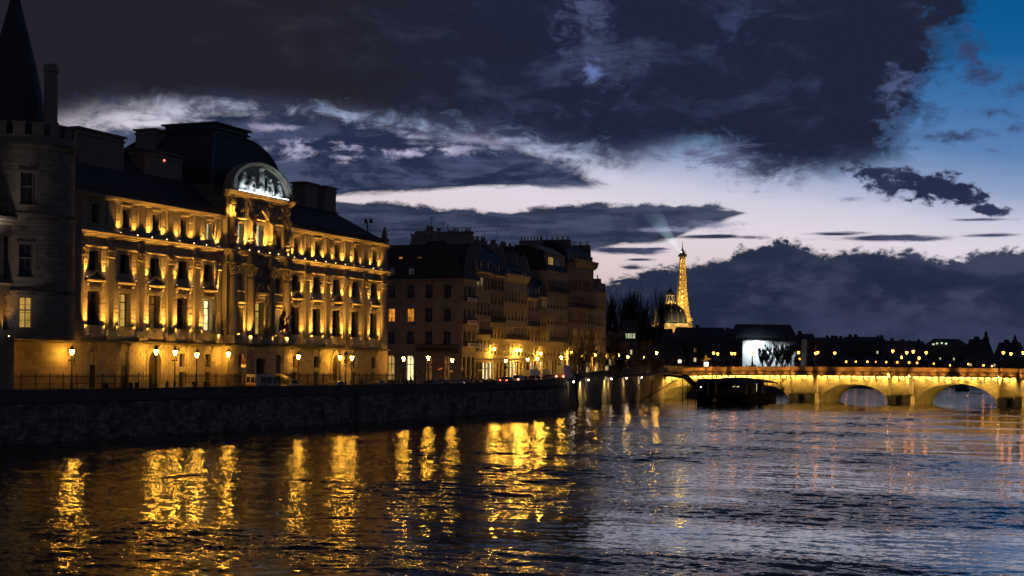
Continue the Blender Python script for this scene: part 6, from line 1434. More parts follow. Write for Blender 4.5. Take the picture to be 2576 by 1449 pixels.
for sx in (-1, 1):
    for sy in (-1, 1):
        m = MB()
        for z0, z1 in zip(ls[:-1], ls[1:]):
            lw0, lw1 = (hw(z) * (.42 if z < 115 else (.80 + .2 * (z - 115) / 161)) for z in (z0, z1)); c0 = [(hw(z0) - q * lw0 * 1.0) for q in (0, 1)]; c1 = [(hw(z1) - q * lw1) for q in (0, 1)]
            pa = [ept(sx * c0[i], sy * c0[j], z0) for i, j in ((0, 0), (1, 0), (1, 1), (0, 1))]; pb = [ept(sx * c1[i], sy * c1[j], z1) for i, j in ((0, 0), (1, 0), (1, 1), (0, 1))]
            R_ = .85 if z0 < 115 else .62
            for i in range(4):
                m.tube([pa[i], pb[i]], R_, 4); j = (i + 1) % 4; m.tube([pa[i], pb[j]], R_ * .62, 3); m.tube([pa[j], pb[i]], R_ * .62, 3); m.tube([pb[i], pb[j]], R_ * .62, 3)
        m.build('leg', gold, et)
m = MB()
for z, w in ((57, 36), (115, 21.5)):
    for a in range(4):
        c0 = [(-w, -w), (w, -w), (w, w), (-w, w)][a]; c1 = [(w, -w), (w, w), (-w, w), (-w, -w)][a]; m.tube([ept(*c0, z), ept(*c1, z)], 2.0, 4); m.tube([ept(*c0, z + 4), ept(*c1, z + 4)], 1.2, 4)
for z in ls[8:]:
    w = hw(z)
    for a in range(4): c0 = [(-w, -w), (w, -w), (w, w), (-w, w)][a]; c1 = [(w, -w), (w, w), (-w, w), (-w, -w)][a]; m.tube([ept(*c0, z), ept(*c1, z)], .5, 3)
m.build('platform', gold, et)
m = MB(); w = 8.6
m.prism([ept(-5.6, -5.6, 270), ept(5.6, -5.6, 270), ept(5.6, 5.6, 270), ept(-5.6, 5.6, 270)], (0, 0, 5)); m.prism([ept(-w, -w, 275), ept(w, -w, 275), ept(w, w, 275), ept(-w, w, 275)], (0, 0, 7)); m.prism([ept(-5, -5, 282), ept(5, -5, 282), ept(5, 5, 282), ept(-5, 5, 282)], (0, 0, 6)); m.lathe([(4, eg + 288), (3.4, eg + 292), (1.4, eg + 297), (1.0, eg + 303)], ex, ey, 8); m.build('top_cabin', gold, et)
m = MB(); m.tube([(ex, ey, eg + 298), (ex, ey, eg + 306), (ex, ey, eg + 314)], [1.1, .8, .45], 5); [m.tube([ept(-7 + 2 * k, -7, 282), ept(-7 + 2 * k, -7, 287 + 3 * (k % 3))], .35, 3) for k in range(8)]; m.build('antenna', gold, et)
for z in (40, 62, 80, 100, 118, 132, 146, 160, 174, 188, 202, 216, 230, 244, 258, 270):
    q = bpy.data.lights.new('tower_lamp', 'POINT'); w = hw(z); q.energy = 1050 * w * w / 9 + 7000; q.color = (1., .68, .13); q.shadow_soft_size = 1.5
    q = bpy.data.objects.new('tower_lamp', q); COL.objects.link(q); q.location = (ex, ey, eg + z); attach(q, et)
    if z > 110:
        for s in (-1, 1): d_ = q.data.copy(); d_.energy *= .35; o = bpy.data.objects.new('tower_lamp', d_); COL.objects.link(o); o.location = (ex + fw.x * -hw(z) * 1.6 + rt.x * s * hw(z) * .9, ey + fw.y * -hw(z) * 1.6 + rt.y * s * hw(z) * .9, eg + z - 6); attach(o, et)
m = MB(); m.ball((ex - fw.x * 6 - rt.x * 4, ey - fw.y * 6 - rt.y * 4, eg + 287), 1.8, 6); m.build('beacon', MT['led'], et)
# the searchlight beam: lit air
bs0 = Vector((ex, ey, eg + 288)) - rt * 5; bd = (atd(1632, 525, 3500) - bs0); bl = bd.length
m = MB(); m.lathe([(2.5, 0), (26, bl)], 0, 0, 20); bm = bpy.data.materials.new('beam_air'); bm.use_nodes = True; t = bm.node_tree; t.nodes.clear(); out = t.nodes.new('ShaderNodeOutputMaterial'); em = t.nodes.new('ShaderNodeEmission'); em.inputs[0].default_value = (.55, .85, .92, 1)
tcn = t.nodes.new('ShaderNodeTexCoord'); sx_ = t.nodes.new('ShaderNodeSeparateXYZ'); t.links.new(tcn.outputs['Generated'], sx_.inputs[0]); mr = t.nodes.new('ShaderNodeMapRange'); mr.interpolation_type = 'SMOOTHSTEP'; t.links.new(sx_.outputs[2], mr.inputs[0]); mr.inputs[1].default_value = 0; mr.inputs[2].default_value = 1; mr.inputs[3].default_value = .034; mr.inputs[4].default_value = 0
pw = t.nodes.new('ShaderNodeMath'); pw.operation = 'POWER'; pw.inputs[1].default_value = 1.0; t.links.new(mr.outputs[0], pw.inputs[0]); ml = t.nodes.new('ShaderNodeMath'); ml.operation = 'MULTIPLY'; ml.inputs[1].default_value = .13; t.links.new(pw.outputs[0], ml.inputs[0]); t.links.new(ml.outputs[0], em.inputs[1]); t.links.new(em.outputs[0], out.inputs['Volume'])
bo = m.build('searchlight_beam', bm); bo.location = bs0; bo.rotation_euler = bd.to_track_quat('Z', 'Y').to_euler(); kind(tag(bo, 'pale blue searchlight beam fanning up from the tower top', 'light beam'), 'stuff')
# domed institute
dm = atd(1684, 925, 717); dx_, dy_ = dm.x, dm.y; ins = thing('domed_building', 'dark ribbed dome with a lit lantern in front of the golden tower', 'building', (dx_, dy_, 6))
m = MB(); m.lathe([(8.4, 20), (8.4, 29.0), (8.8, 29.2), (8.8, 29.9), (8.3, 30.1)], dx_, dy_, 32); m.build('drum', MT['bridge'], ins)
m = MB(); pr = [(8.0 * cos(a), 30.0 + 9.6 * sin(a)) for a in np.linspace(0, pi / 2 * .84, 12)]; m.lathe(pr, dx_, dy_, 40); m.build('dome', MT['lead'], ins, True)
for k in range(16):
    a = 2 * pi * k / 16; m = MB(); m.tube([(dx_ + (r + .05) * cos(a), dy_ + (r + .05) * sin(a), z) for r, z in pr], .34, 5); m.build('dome_rib', MT['gold'], ins)
for k in range(8):
    a = 2 * pi * (k + .5) / 8; m = MB(); m.ball((dx_ + 6.4 * cos(a), dy_ + 6.4 * sin(a), 36.0), .62, 7); m.build('dome_ornament', MT['gold'], ins)
m = MB(); m.lathe([(2.6, 39.1), (2.7, 39.8), (2.2, 40.0), (2.2, 40.6)], dx_, dy_, 16)
for k in range(8): a = 2 * pi * k / 8; m.tube([(dx_ + 1.8 * cos(a), dy_ + 1.8 * sin(a), 40.5), (dx_ + 1.75 * cos(a), dy_ + 1.75 * sin(a), 43.3)], .26, 5)
m.lathe([(2.0, 43.2), (2.15, 43.5), (1.8, 43.8)], dx_, dy_, 16); m.build('lantern', MT['bridge'], ins)
m = MB(); m.lathe([(1.8, 43.8), (1.75, 44.6), (1.3, 45.4), (.5, 45.9), (.2, 46.2), (.42, 46.6), (.36, 47.0), (.06, 47.3), (.05, 51.5)], dx_, dy_, 14); m.build('lantern_cap', MT['lead'], ins)
for k in range(5):
    a = -pi / 2 - .2 + (k - 2) * .62 + YAW; spot('drum_lamp', (dx_ + 12.5 * cos(a), dy_ + 12.5 * sin(a), 24.2), (dx_ + 7.5 * cos(a), dy_ + 7.5 * sin(a), 30), 2300, (1., .55, .12), 110, .8, .3, ins)
    spot('dome_lamp', (dx_ + 14 * cos(a), dy_ + 14 * sin(a), 27), (dx_ + 4 * cos(a), dy_ + 4 * sin(a), 37), 2600, (1., .80, .40), 70, .8, .3, ins)
for a in (-2.2, -1.3, -.5): spot('lantern_lamp', (dx_ + 4.2 * cos(a + YAW), dy_ + 4.2 * sin(a + YAW), 39.2), (dx_, dy_, 42.4), 700, (1., .60, .16), 100, .8, .2, ins)
# far buildings: blocks with real storeys, roofs and windows, set at their distance
def far_building(name, label, x0, x1, ytop, Z, roof=0., inset=.15, mat='far', rmat='farroof', wins=(), nx=0, ny=0, depth=14., pw_=(1.2, 1.9), group=None, cat='building', chim=0, yroof=None, sx=0.):
    a, b_ = atd(x0, ytop, Z), atd(x1, ytop, Z); zt = (a.z + b_.z) / 2; w = (b_ - a); w.z = 0; U = w.normalized(); N = Vector((U.y, -U.x, 0)); W = w.length
    fr = ((a.x, a.y, 0), tuple(U), tuple(N)); o = thing(name, label, cat, ((a + b_) / 2).xy.to_3d() + up * 5, 0, group)
    zw = zt - roof; cells = []
    if nx:
        for i in range(nx):
            for j in range(ny): c = W * (i + .5) / nx; z = 7.5 + (zw - 8.5) * j / max(ny, 1); cells.append((c, z))
    m = MB(fr); holed(m, 0, W, 3, zw, [(c - pw_[0] / 2, c + pw_[0] / 2, z, z + pw_[1]) for c, z in cells], .35); [m.add([(u, 0, 3), (u, -depth, 3), (u, -depth, zw), (u, 0, zw)], [(0, 1, 2, 3)]) for u in (0, W)]; m.add([(0, -depth, 3), (W, -depth, 3), (W, -depth, zw), (0, -depth, zw)], [(0, 1, 2, 3)])
    if not roof: m.add([(0, 0, zw), (W, 0, zw), (W, -depth, zw), (0, -depth, zw)], [(0, 1, 2, 3)])
    m.build('wall', MT[mat], o)
    m = MB(fr); m.sweep([(-.1, zw - .5), (.35, zw - .3), (.4, zw), (-.1, zw + .02)], -.3, W + .3); m.build('cornice', MT[mat], o)
    lit_ = dict(wins)
    for i, (c, z) in enumerate(cells): window(fr, o, c, -.25, z, pw_[0], pw_[1], lit_.get(i, 'glass'), 2, 2, 'frame', th=.08)
    if roof:
        k = inset * W; m = MB(fr); m.add([(-.2, .2, zw), (W + .2, .2, zw), (W + .2, -depth, zw), (-.2, -depth, zw), (k + sx, -depth * .35, zt), (W - k + sx, -depth * .35, zt), (W - k + sx, -depth * .65, zt), (k + sx, -depth * .65, zt)], [(0, 1, 5, 4), (1, 2, 6, 5), (2, 3, 7, 6), (3, 0, 4, 7), (4, 5, 6, 7)]); m.build('roof', MT[rmat], o)
    if chim:
        m = MB(fr); r_ = random.Random(int(x0))
        for i in range(chim): u = W * r_.uniform(.05, .95); hh = r_.uniform(.8, 2.2); m.box(u, u + r_.uniform(.8, 1.8), -depth * .6, -depth * .4, zt - 2, zt + hh * .7); m.lathe([(.2, zt + hh * .7), (.2, zt + hh)], u + .4, -depth * .5, 5)
        m.build('chimney', MT[mat], o)
    return o, fr
far_building('palace_wing', 'long black unlit palace wing below the dome, left part', 1585, 1700, 826, 640, 6, .05, nx=14, ny=3, chim=2)
far_building('palace_wing', 'long black unlit palace wing right of the dome with one small chimney', 1700, 1826, 823, 660, 6, .04, wins=((17, 'w_dim'), (16, 'w_far')), nx=14, ny=3, chim=1)
far_building('apartment_building', 'unlit building with greenish lit top windows behind the poplars', 1572, 1606, 803, 520, 0, wins=((2, 'w_green'), (5, 'w_green'), (8, 'w_far'), (11, 'w_green'), (1, 'w_far'), (7, 'w_far')), nx=5, ny=3, pw_=(.8, 1.9))
far_building('apartment_building', 'dark block of the quay beyond the house row behind bare trees', 1516, 1580, 838, 470, 3, .1, nx=8, ny=4, wins=((4, 'w_far'), (9, 'w_far'), (13, 'w_dim')), chim=3)
far_building('apartment_building', 'small dark pale-gabled block left of the white screen', 1815, 1850, 830, 680, 2, .1, 'far2', nx=4, ny=4, chim=3)
o, fr = far_building('museum_building', 'big building with hipped roof whose front is a glowing white screen', 1843, 2012, 815, 740, 9, .10, nx=0, depth=20, chim=0)
ws = thing('white_screen', 'huge white sheet on the building front, floodlit cold white', 'screen', atd(1935, 925, 736).xy.to_3d() + up * 5)
a, b_ = atd(1868, 857, 735), atd(2003, 864, 735); w = (b_ - a); w.z = 0; U = w.normalized(); N = Vector((U.y, -U.x, 0)); fs = ((a.x, a.y, 0), tuple(U), tuple(N)); W = w.length; zt = a.z
m = MB(fs); m.box(0, W, -.3, 0, 4, zt); m.build('sheet', MT['white'], ws)
m = MB(fs); m.box(-.2, W + .2, -.5, .25, zt, zt + .5); [m.box(W * k / 6 - .1, W * k / 6 + .1, 0, .06, 4, zt) for k in range(7)]; m.build('frame', MT['far'], ws)
spot('screen_lamp', MB(fs).P((5.5, 7, zt - .6)), MB(fs).P((6.5, 0, zt - 5)), 9000, (.80, .95, 1.), 120, .9, .5, ws)
spot('screen_lamp', MB(fs).P((19, 10, zt - 1)), MB(fs).P((18, 0, 8)), 4500, (.80, .95, 1.), 120, .9, .5, ws)
m = MB(fs); [m.lathe([(.05, 24), (.6, 24), (.12, 27), (.02, 34)], W * k, -10, 6) for k in (.36, .5)]; o = m.build('spire', MT['farroof']); tag(o, 'pair of thin dark spires above the hipped roof', 'spire')
for i, (x0, x1, yt, Z, rf, mt_, kw) in enumerate(((2012, 2052, 839, 760, 3, 'far', dict(chim=2, nx=3, ny=3, wins=((7, 'w_dim'),))), (2030, 2050, 853, 720, 0, 'far2', dict()), (2052, 2075, 858, 715, 0, 'far2', dict(nx=2, ny=3)), (2050, 2130, 849, 980, 3, 'far', dict(nx=9, ny=3, chim=5)), (2126, 2232, 847, 1000, 4, 'far', dict(nx=11, ny=3, chim=6, wins=((26, 'w_green'), (13, 'w_dim')))), (2232, 2284, 857, 960, 2, 'far2', dict(nx=6, ny=3, chim=3, wins=((0, 'w_far'), (3, 'w_far')))), (2282, 2330, 858, 1000, 3, 'far', dict(nx=5, ny=3, chim=2)))):
    far_building('far_building', ('dark block right of the museum with thin chimneys', 'pale narrow gable beside the museum', 'pale small tower block with two windows, right of the museum', 'far low roofline between the museum and the palace', 'far broad dark roof with a tiny greenish window', 'far brownish block lit by the orange lamps', 'far plain dark roof left of the palace pavilion')[i], x0, x1, yt, Z, rf, .06, mt_, group='distant buildings on the far bank', **kw)
def pavilion(lab, x0, x1, yt, Z, spx=(), **kw):
    o, fr = far_building('palace_pavilion', lab, x0, x1, yt, Z, kw.pop('roof', 12), kw.pop('inset', .16), **kw)
    a = atd((x0 + x1) / 2, yt, Z)
    for x, y in spx: p = atd(x, y, Z + 5); m = MB(); m.lathe([(2.2, a.z - 1), (2.0, a.z + 1.2), (1.1, a.z + 2.0), (1.2, p.z - 3), (.5, p.z - 1.5), (.06, p.z)], p.x, p.y, 8); m.build('spire', MT['farroof'], o)
    return o, fr
o, fr = pavilion('far palace roof with four greenish white lit openings', 2335, 2440, 852, 1040, nx=12, ny=2, roof=5, inset=.22, wins=((2, 'w_far'), (7, 'w_far'), (15, 'w_far')))
for x, y in ((2348, 866), (2357, 864), (2369, 863), (2380, 864.5)):
    P = atd(x, y, 1039); m = MB(); m.ball(tuple(P), .75, 6, .8); m.build('attic_light', MT['w_green'], o)
pavilion('far palace pavilion with a tall spire, middle right', 2438, 2502, 853, 1060, ((2457, 845), (2480.5, 829)), nx=6, ny=3, wins=((1, 'w_far'), (4, 'w_far'), (13, 'w_far')))
pavilion('far palace pavilion with a tall spire at the right edge', 2512, 2585, 861, 1080, ((2532, 853), (2553.5, 839)), nx=6, ny=3, wins=((2, 'w_far'),))
far_building('palace_wing', 'low dim wing between the two palace pavilions', 2430, 2600, 893, 1030, 2, .02, 'far2', nx=20, ny=2, wins=((3, 'w_far'), (10, 'w_far'), (17, 'w_far'), (22, 'w_far')))
far_building('palace_wing', 'low dark building line behind the far lamps', 2060, 2330, 898, 900, 2, .02, 'far2', nx=24, ny=1, wins=((5, 'w_dim'), (11, 'w_dim')))
# little footbridge pier seen through the right arch
fp = thing('footbridge_pier', 'small dark footbridge pier seen through the right-hand arch', 'bridge', (-110, 800, 0)); P = onz(2421, 984, 0)
m = MB(); m.lathe([(3.4, -1), (3.2, 1.2), (1.8, 1.8)], P.x, P.y, 10); [m.tube([(P.x, P.y, 1.5), (P.x + s * 7 * rt.x, P.y + s * 7 * rt.y, 5.6)], .5, 5) for s in (-1, 1)]; m.build('pier', MT['iron'], fp); m = MB(); m.tube([tuple(P + rt * -60 + up * 6), tuple(P + rt * 60 + up * 6)], .7, 4); m.build('deck', MT['iron'], fp)
# tower crane behind the row
cr_ = thing('tower_crane', 'thin dark tower crane jib low over the roofs', 'crane', (-190, 420, 5)); A = atd(925, 592, 420); B = atd(1284, 579.5, 420); m = MB(); n_ = 30
for k in range(n_):
    p, q = A.lerp(B, k / n_), A.lerp(B, (k + 1) / n_); m.tube([p, q], .07, 3); m.tube([p + up * 1.3, q + up * 1.3], .07, 3); m.tube([p, p.lerp(q, .5) + up * 1.3], .04, 3); m.tube([p.lerp(q, .5) + up * 1.3, q], .04, 3)
m.build('jib', MT['iron'], cr_)
T_ = atd(924, 557, 420); m = MB(); m.tube([T_, A + up * 1.0], .2, 4); m.tube([A, (A.x, A.y, 5)], .6, 4); m.build('mast', MT['iron'], cr_)
m = MB(); m.tube([T_, A.lerp(B, .62) + up * 1.3], .035, 3); m.tube([T_, A.lerp(B, .28) + up * 1.3], .035, 3); m.build('tie_cable', MT['iron'], cr_)
m = MB(); [m.box(T_.x - .8 + q, T_.x - .2 + q, T_.y - .3, T_.y + .3, T_.z - .5, T_.z + .7) for q in (0, 1.6)]; m.build('crane_head', MT['iron'], cr_)

# ================================================================== STREET LIFE
# iron railing before the courthouse
def railing(u0, u1, x, lab):
    o = thing('iron_railing', lab, 'railing', (x, (u0 + u1) / 2, 4.9), 0, 'iron railings at the foot of the courthouse'); zt = 6.95
    m = MB(((x, 0, 0), (0, 1, 0), (1, 0, 0))); m.box(u0, u1, -.025, .025, zt - .05, zt + .05); m.box(u0, u1, -.025, .025, 5.16, 5.24); m.box(u0, u1, -.02, .02, zt - .92, zt - .86); m.build('rail', MT['iron'], o)
    m = MB(((x, 0, 0), (0, 1, 0), (1, 0, 0)))
    for u in np.arange(u0, u1 + .01, 2.6): m.box(u - .05, u + .05, -.05, .05, 4.9, zt + .3); m.lathe([(.07, zt + .3), (.02, zt + .55)], u, 0, 6)
    m.build('post', MT['iron'], o)
    m = MB(((x, 0, 0), (0, 1, 0), (1, 0, 0)))
    for u in np.arange(u0 + .1, u1, .215): m.box(u - .016, u + .016, -.016, .016, 5.2, zt + .12); m.lathe([(.05, zt + .12), (.0, zt + .36)], u, 0, 4)
    kind(m.build('spiked_bars', MT['iron'], o), 'stuff')
    m = MB(((x, 0, 0), (0, 1, 0), (1, 0, 0))); m.box(u0, u1, -.15, .15, 4.85, 5.14); m.build('kerb', MT['cap'], o)
RXF = -122.72
railing(118, 173.0, RXF, 'spiked iron railing running from the left edge to the left arched door')
railing(178.4, 198.8, RXF, 'spiked iron railing between the left arched door and the central gate')
railing(205.2, 225.3, RXF, 'spiked iron railing between the central gate and the right arched door')
railing(231, 250, RXF, 'spiked iron railing right of the right arched door')
# people: one continuous body each, in a few poses
def person_mesh(name, pose, coat):
    r = .0
    V = {'pel': (0, 0, .95), 'wst': (0, 0, 1.12), 'chs': (0, .0, 1.36), 'nck': (0, .01, 1.52), 'hd0': (0, .02, 1.60), 'hd1': (0, .03, 1.70)}
    Rr = {'pel': .17, 'wst': .16, 'chs': .19, 'nck': .07, 'hd0': .095, 'hd1': .10}; ed = [('pel', 'wst'), ('wst', 'chs'), ('chs', 'nck'), ('nck', 'hd0'), ('hd0', 'hd1')]
    st = pose.get('stride', .16); el = pose.get('arm', .05)
    for s, n in ((-1, 'l'), (1, 'r')):
        f = s * st
        V.update({n + 'hip': (s * .10, 0, .90), n + 'kne': (s * .10, f * .6 + .04, .50), n + 'ank': (s * .10, f, .09), n + 'toe': (s * .11, f + .15, .05), n + 'sho': (s * .20, 0, 1.42), n + 'elb': (s * .27, -f * .5 + el * .3, 1.14), n + 'wri': (s * .24, -f * .7 + el * 3.2, .94 + pose.get('lift', 0) * (1 if s > 0 else .4)), n + 'han': (s * .23, -f * .7 + el * 4., .86 + pose.get('lift', 0) * 1.2 * (1 if s > 0 else .4))})
        Rr.update({n + 'hip': .12, n + 'kne': .075, n + 'ank': .05, n + 'toe': .045, n + 'sho': .085, n + 'elb': .06, n + 'wri': .042, n + 'han': .05})
        ed += [('pel', n + 'hip'), (n + 'hip', n + 'kne'), (n + 'kne', n + 'ank'), (n + 'ank', n + 'toe'), ('chs', n + 'sho'), (n + 'sho', n + 'elb'), (n + 'elb', n + 'wri'), (n + 'wri', n + 'han')]
    ks = list(V); me = bpy.data.meshes.new('skel'); me.from_pydata([V[k] for k in ks], [(ks.index(a), ks.index(b_)) for a, b_ in ed], []); o = bpy.data.objects.new('skel', me); COL.objects.link(o)
    md = o.modifiers.new('s', 'SKIN'); 
    for i, k in enumerate(ks): me.skin_vertices[0].data[i].radius = (Rr[k], Rr[k] * (.75 if k in ('chs', 'wst', 'pel') else 1)); me.skin_vertices[0].data[i].use_root = (k == 'pel')
    o.modifiers.new('d', 'SUBSURF').levels = 1
    bpy.context.view_layer.update(); dg = bpy.context.evaluated_depsgraph_get(); nm = bpy.data.meshes.new_from_object(o.evaluated_get(dg)); bpy.data.objects.remove(o); nm.name = name
    nm.materials.clear()
    for q in (coat, 'coat', 'skin', 'hair'): nm.materials.append(MT[q])
    for p in nm.polygons:
        z = p.center.z; p.use_smooth = True; p.material_index = 0 if z > .82 else 1
        if z > 1.53: p.material_index = 2 if (p.center.y > .03 and z < 1.72) else 3
        if abs(p.center.x) > .19 and z < .93 and z > .7: p.material_index = 2
    return nm
pm = [person_mesh('person_walking', dict(stride=.22), 'coat'), person_mesh('person_standing', dict(stride=.04, arm=.02), 'coat2'), person_mesh('person_reading', dict(stride=.05, arm=.07, lift=.28), 'coat')]
def person(P, k, rz, label, group=None, sc=1.):
    o = link('person', pm[k % 3], None, P, rz); o.scale = (sc, sc, sc); return tag(o, label, 'person', group)
for (x, px, k, rz, lab) in ((262, -112.5, 1, 1.2, 'pair-side stroller in dark coat near the second barred window, left'), (268, -112.2, 0, 4.5, 'stroller in dark coat walking close beside another near the shuttered window'), (329, -110.3, 0, 3.3, 'shorter dark walker left of the first arched door'), (344, -110.0, 0, 3.2, 'taller dark walker left of the first arched door'), (421, -117.5, 1, 1.6, 'person in brown lit coat right of the first arched door'), (488, -110.6, 2, 3.6, 'dark figure holding something up below the third street lamp'), (517, -110.2, 0, 3.0, 'dark figure with a bulky bag right of the third street lamp'), (524, -110.6, 1, 3.0, 'low dark figure right beside the one with the bag'), (909, -109.9, 1, 3.2, 'dark figure before the wall end of the courthouse'), (1022, -111, 0, .4, 'dark walker left of a pair by the corner house'), (1036, -111.3, 1, 2.2, 'dark walker right of a pair by the corner house'), (1045, -127.2, 2, 2.9, 'person in the lit arched shop doorway'), (1033, -126.9, 1, 2.5, 'second person just outside the lit shop doorway'), (1184, -112, 1, 3, 'dark figure among the parked scooters'), (1322, -110.2, 0, 3.2, 'left of two dark walkers under the brightest street lamp'), (1334, -110.1, 1, 3.1, 'right of two dark walkers under the brightest street lamp'), (1355, -110.4, 0, 3.1, 'dark walker below the no entry sign by the vans'), (1371, -110.6, 1, 2.9, 'dark walker left of the big white delivery van')):
    u = onx(x, 965, px).y; person((px, u, ground(u) + (.13 if (px > XW - 3 or px < -121) else 0)), k, rz, lab, 'people on the quay')
r_ = random.Random(21)
for i, x in enumerate((1722, 1731, 1748, 1762, 1769, 1783, 1812, 1822, 1836, 1858, 1879, 1886, 1899, 1908, 1968, 1975, 2003, 2030, 2118)):
    d = ray(x, 922); off = -r_.uniform(1.0, 3.0); t_ = (BO.dot(BN) + off) / d.dot(BN); P = Vector((d.x * t_, d.y * t_, 0)); s = (P - BO).dot(BD); P.z = ptop(s) - 1.04
    person(P, i, r_.uniform(0, 6.28), ORD[i] + ' small dark pedestrian from the left behind the bridge parapet', 'pedestrians on the bridge', r_.uniform(.95, 1.08))
# vehicles
def vehicle(label, cat, P, rz, L_, W, H, prof, paint, glassbox, name, group, tail='tailoff', headl='headoff', extra=None, wheel=.32):
    """prof: side outline (y forward, z); body is swept across the width with a drawn-in roof"""
    o = thing(name, label, cat, P, rz, group); m = MB(); n = len(prof); ws_ = []
    for y, z in prof: ws_.append(W / 2 * (1 if z < H * .55 else 1 - .16 * (z - H * .55) / (H * .45)))
    vs_ = [(-w, y, z) for (y, z), w in zip(prof, ws_)] + [(w, y, z) for (y, z), w in zip(prof, ws_)]
    m.add(vs_, [tuple(range(n)), tuple(range(n, 2 * n))[::-1]] + [(i, i + n, (i + 1) % n + n, (i + 1) % n) for i in range(n)]); q = m.build('body', MT[paint]); q.parent = o
    for side in glassbox:
        m = MB(); m.add(*side); q = m.build('window', MT['glass']); q.parent = o
    for y in (-L_ * .31, L_ * .31):
        for s in (-1, 1):
            m = MB(); m.lathe([(wheel * .6, 0), (wheel, .03), (wheel, .19), (wheel * .6, .22)], 0, 0, 14); q = m.build('wheel', MT['rubber']); q.parent = o; q.rotation_euler = (0, pi / 2 * s, 0); q.location = (s * (W / 2 - .18), y, wheel)
            m = MB(); m.lathe([(.0, .20), (wheel * .58, .225)], 0, 0, 10); c = m.build('rim', MT['rim']); c.parent = q
    for s in (-1, 1):
        m = MB(); m.box(s * W * .40 - .13, s * W * .40 + .13, -L_ / 2 - .03, -L_ / 2 + .02, .72, .95); q = m.build('taillight', MT[tail]); q.parent = o
        m = MB(); m.box(s * W * .36 - .16, s * W * .36 + .16, L_ / 2 - .06, L_ / 2 + .02, .62, .78); q = m.build('headlight', MT[headl]); q.parent = o
    if extra: extra(o)
    return o
def car_prof(L_, H): a = L_ / 2; return [(-a, .28), (a, .28), (a, .62), (a - .08, .74), (a * .45, .92), (a * .12, H), (-a * .5, H), (-a * .86, .98), (-a + .04, .90)]
def car_glass(L_, W, H):
    a = L_ / 2; w1, w2 = W / 2 + .004, W / 2 * .86 + .012; out = []
    for s in (-1, 1): out.append(([(s * (w1 - .01), a * .36, .95), (s * w2, a * .09, H - .07), (s * w2, -a * .46, H - .07), (s * (w1 - .01), -a * .76, .98)], [(0, 1, 2, 3)]))
    out.append(([(-w1 * .86, a * .42, .95), (w1 * .86, a * .42, .95), (w2 * .9, a * .14, H - .05), (-w2 * .9, a * .14, H - .05)], [(0, 1, 2, 3)])); out[-1] = ([(p[0], p[1] + .02, p[2] + .015) for p in out[-1][0]], out[-1][1])
    out.append(([(-w1 * .84, -a * .86 - .012, 1.0), (w1 * .84, -a * .86 - .012, 1.0), (w2 * .88, -a * .52 - .03, H - .05), (-w2 * .88, -a * .52 - .03, H - .05)], [(0, 1, 2, 3)]))
    return out
def car(x, px, rz, label, paint='paintd', L_=4.2, W=1.75, H=1.48, tail='tailoff', headl='headoff', y=965, extra=None, u=None):
    u = u or onx(x, y, px).y; return vehicle(label, 'car', (px, u, ground(u)), rz, L_, W, H, car_prof(L_, H), paint, car_glass(L_, W, H), 'car', 'cars on the quay', tail, headl, extra)
def van_prof(L_, H): a = L_ / 2; return [(-a, .35), (a, .35), (a, .95), (a - .35, 1.12), (a - 1.05, H * .86), (a - 1.35, H - .04), (a - 1.6, H), (-a + .1, H), (-a, H - .15)]
def van_glass(L_, W, H, panes=True):
    a = L_ / 2; w = W / 2 + .006; k = lambda z: W / 2 * (1 - .16 * max(0, (z - H * .55)) / (H * .45)) + .012; z0, z1 = H * .52, H * .84; out = []
    for s in (-1, 1):
        out.append(([(s * k(z0), a - .62, z0 - .08), (s * k(z0), a - 1.5, z0 - .08), (s * k(z1), a - 1.5, z1), (s * k(z1), a - 1.15, z1)], [(0, 1, 2, 3)]))
        if panes:
            for y0_, y1_ in ((a - 1.75, a - 2.9), (a - 3.05, a - 4.2)): out.append(([(s * k(z0), y0_, z0), (s * k(z0), y1_, z0), (s * k(z1), y1_, z1), (s * k(z1), y0_, z1)], [(0, 1, 2, 3)]))
    for s in (-1, 1):
        if panes: out.append(([(s * .08, -a - .012, z0), (s * W * .4, -a - .012, z0), (s * W * .37, -a - .012, z1), (s * .08, -a - .012, z1)], [(0, 1, 2, 3)]))
    out.append(([(-W * .42, a - .36, 1.2), (W * .42, a - .36, 1.2), (W * .38, a - 1.03, H * .86), (-W * .38, a - 1.03, H * .86)], [(0, 1, 2, 3)])); out[-1] = ([(p[0], p[1] + .03, p[2]) for p in out[-1][0]], out[-1][1])
    return out
def text(body, size, parent, loc, rot, mat='ink', name='lettering'):
    c = bpy.data.curves.new(name, 'FONT'); c.body = body; c.size = size; c.extrude = .004; c.align_x = 'CENTER'; c.align_y = 'CENTER'; c.materials.append(MT[mat]); tmp = bpy.data.objects.new(name, c); COL.objects.link(tmp); bpy.context.view_layer.update(); me = bpy.data.meshes.new_from_object(tmp.evaluated_get(bpy.context.evaluated_depsgraph_get())); bpy.data.objects.remove(tmp); me.materials.clear(); me.materials.append(MT[mat]); o = bpy.data.objects.new(name, me); COL.objects.link(o); o.parent = parent; o.location = loc; o.rotation_euler = rot; return o
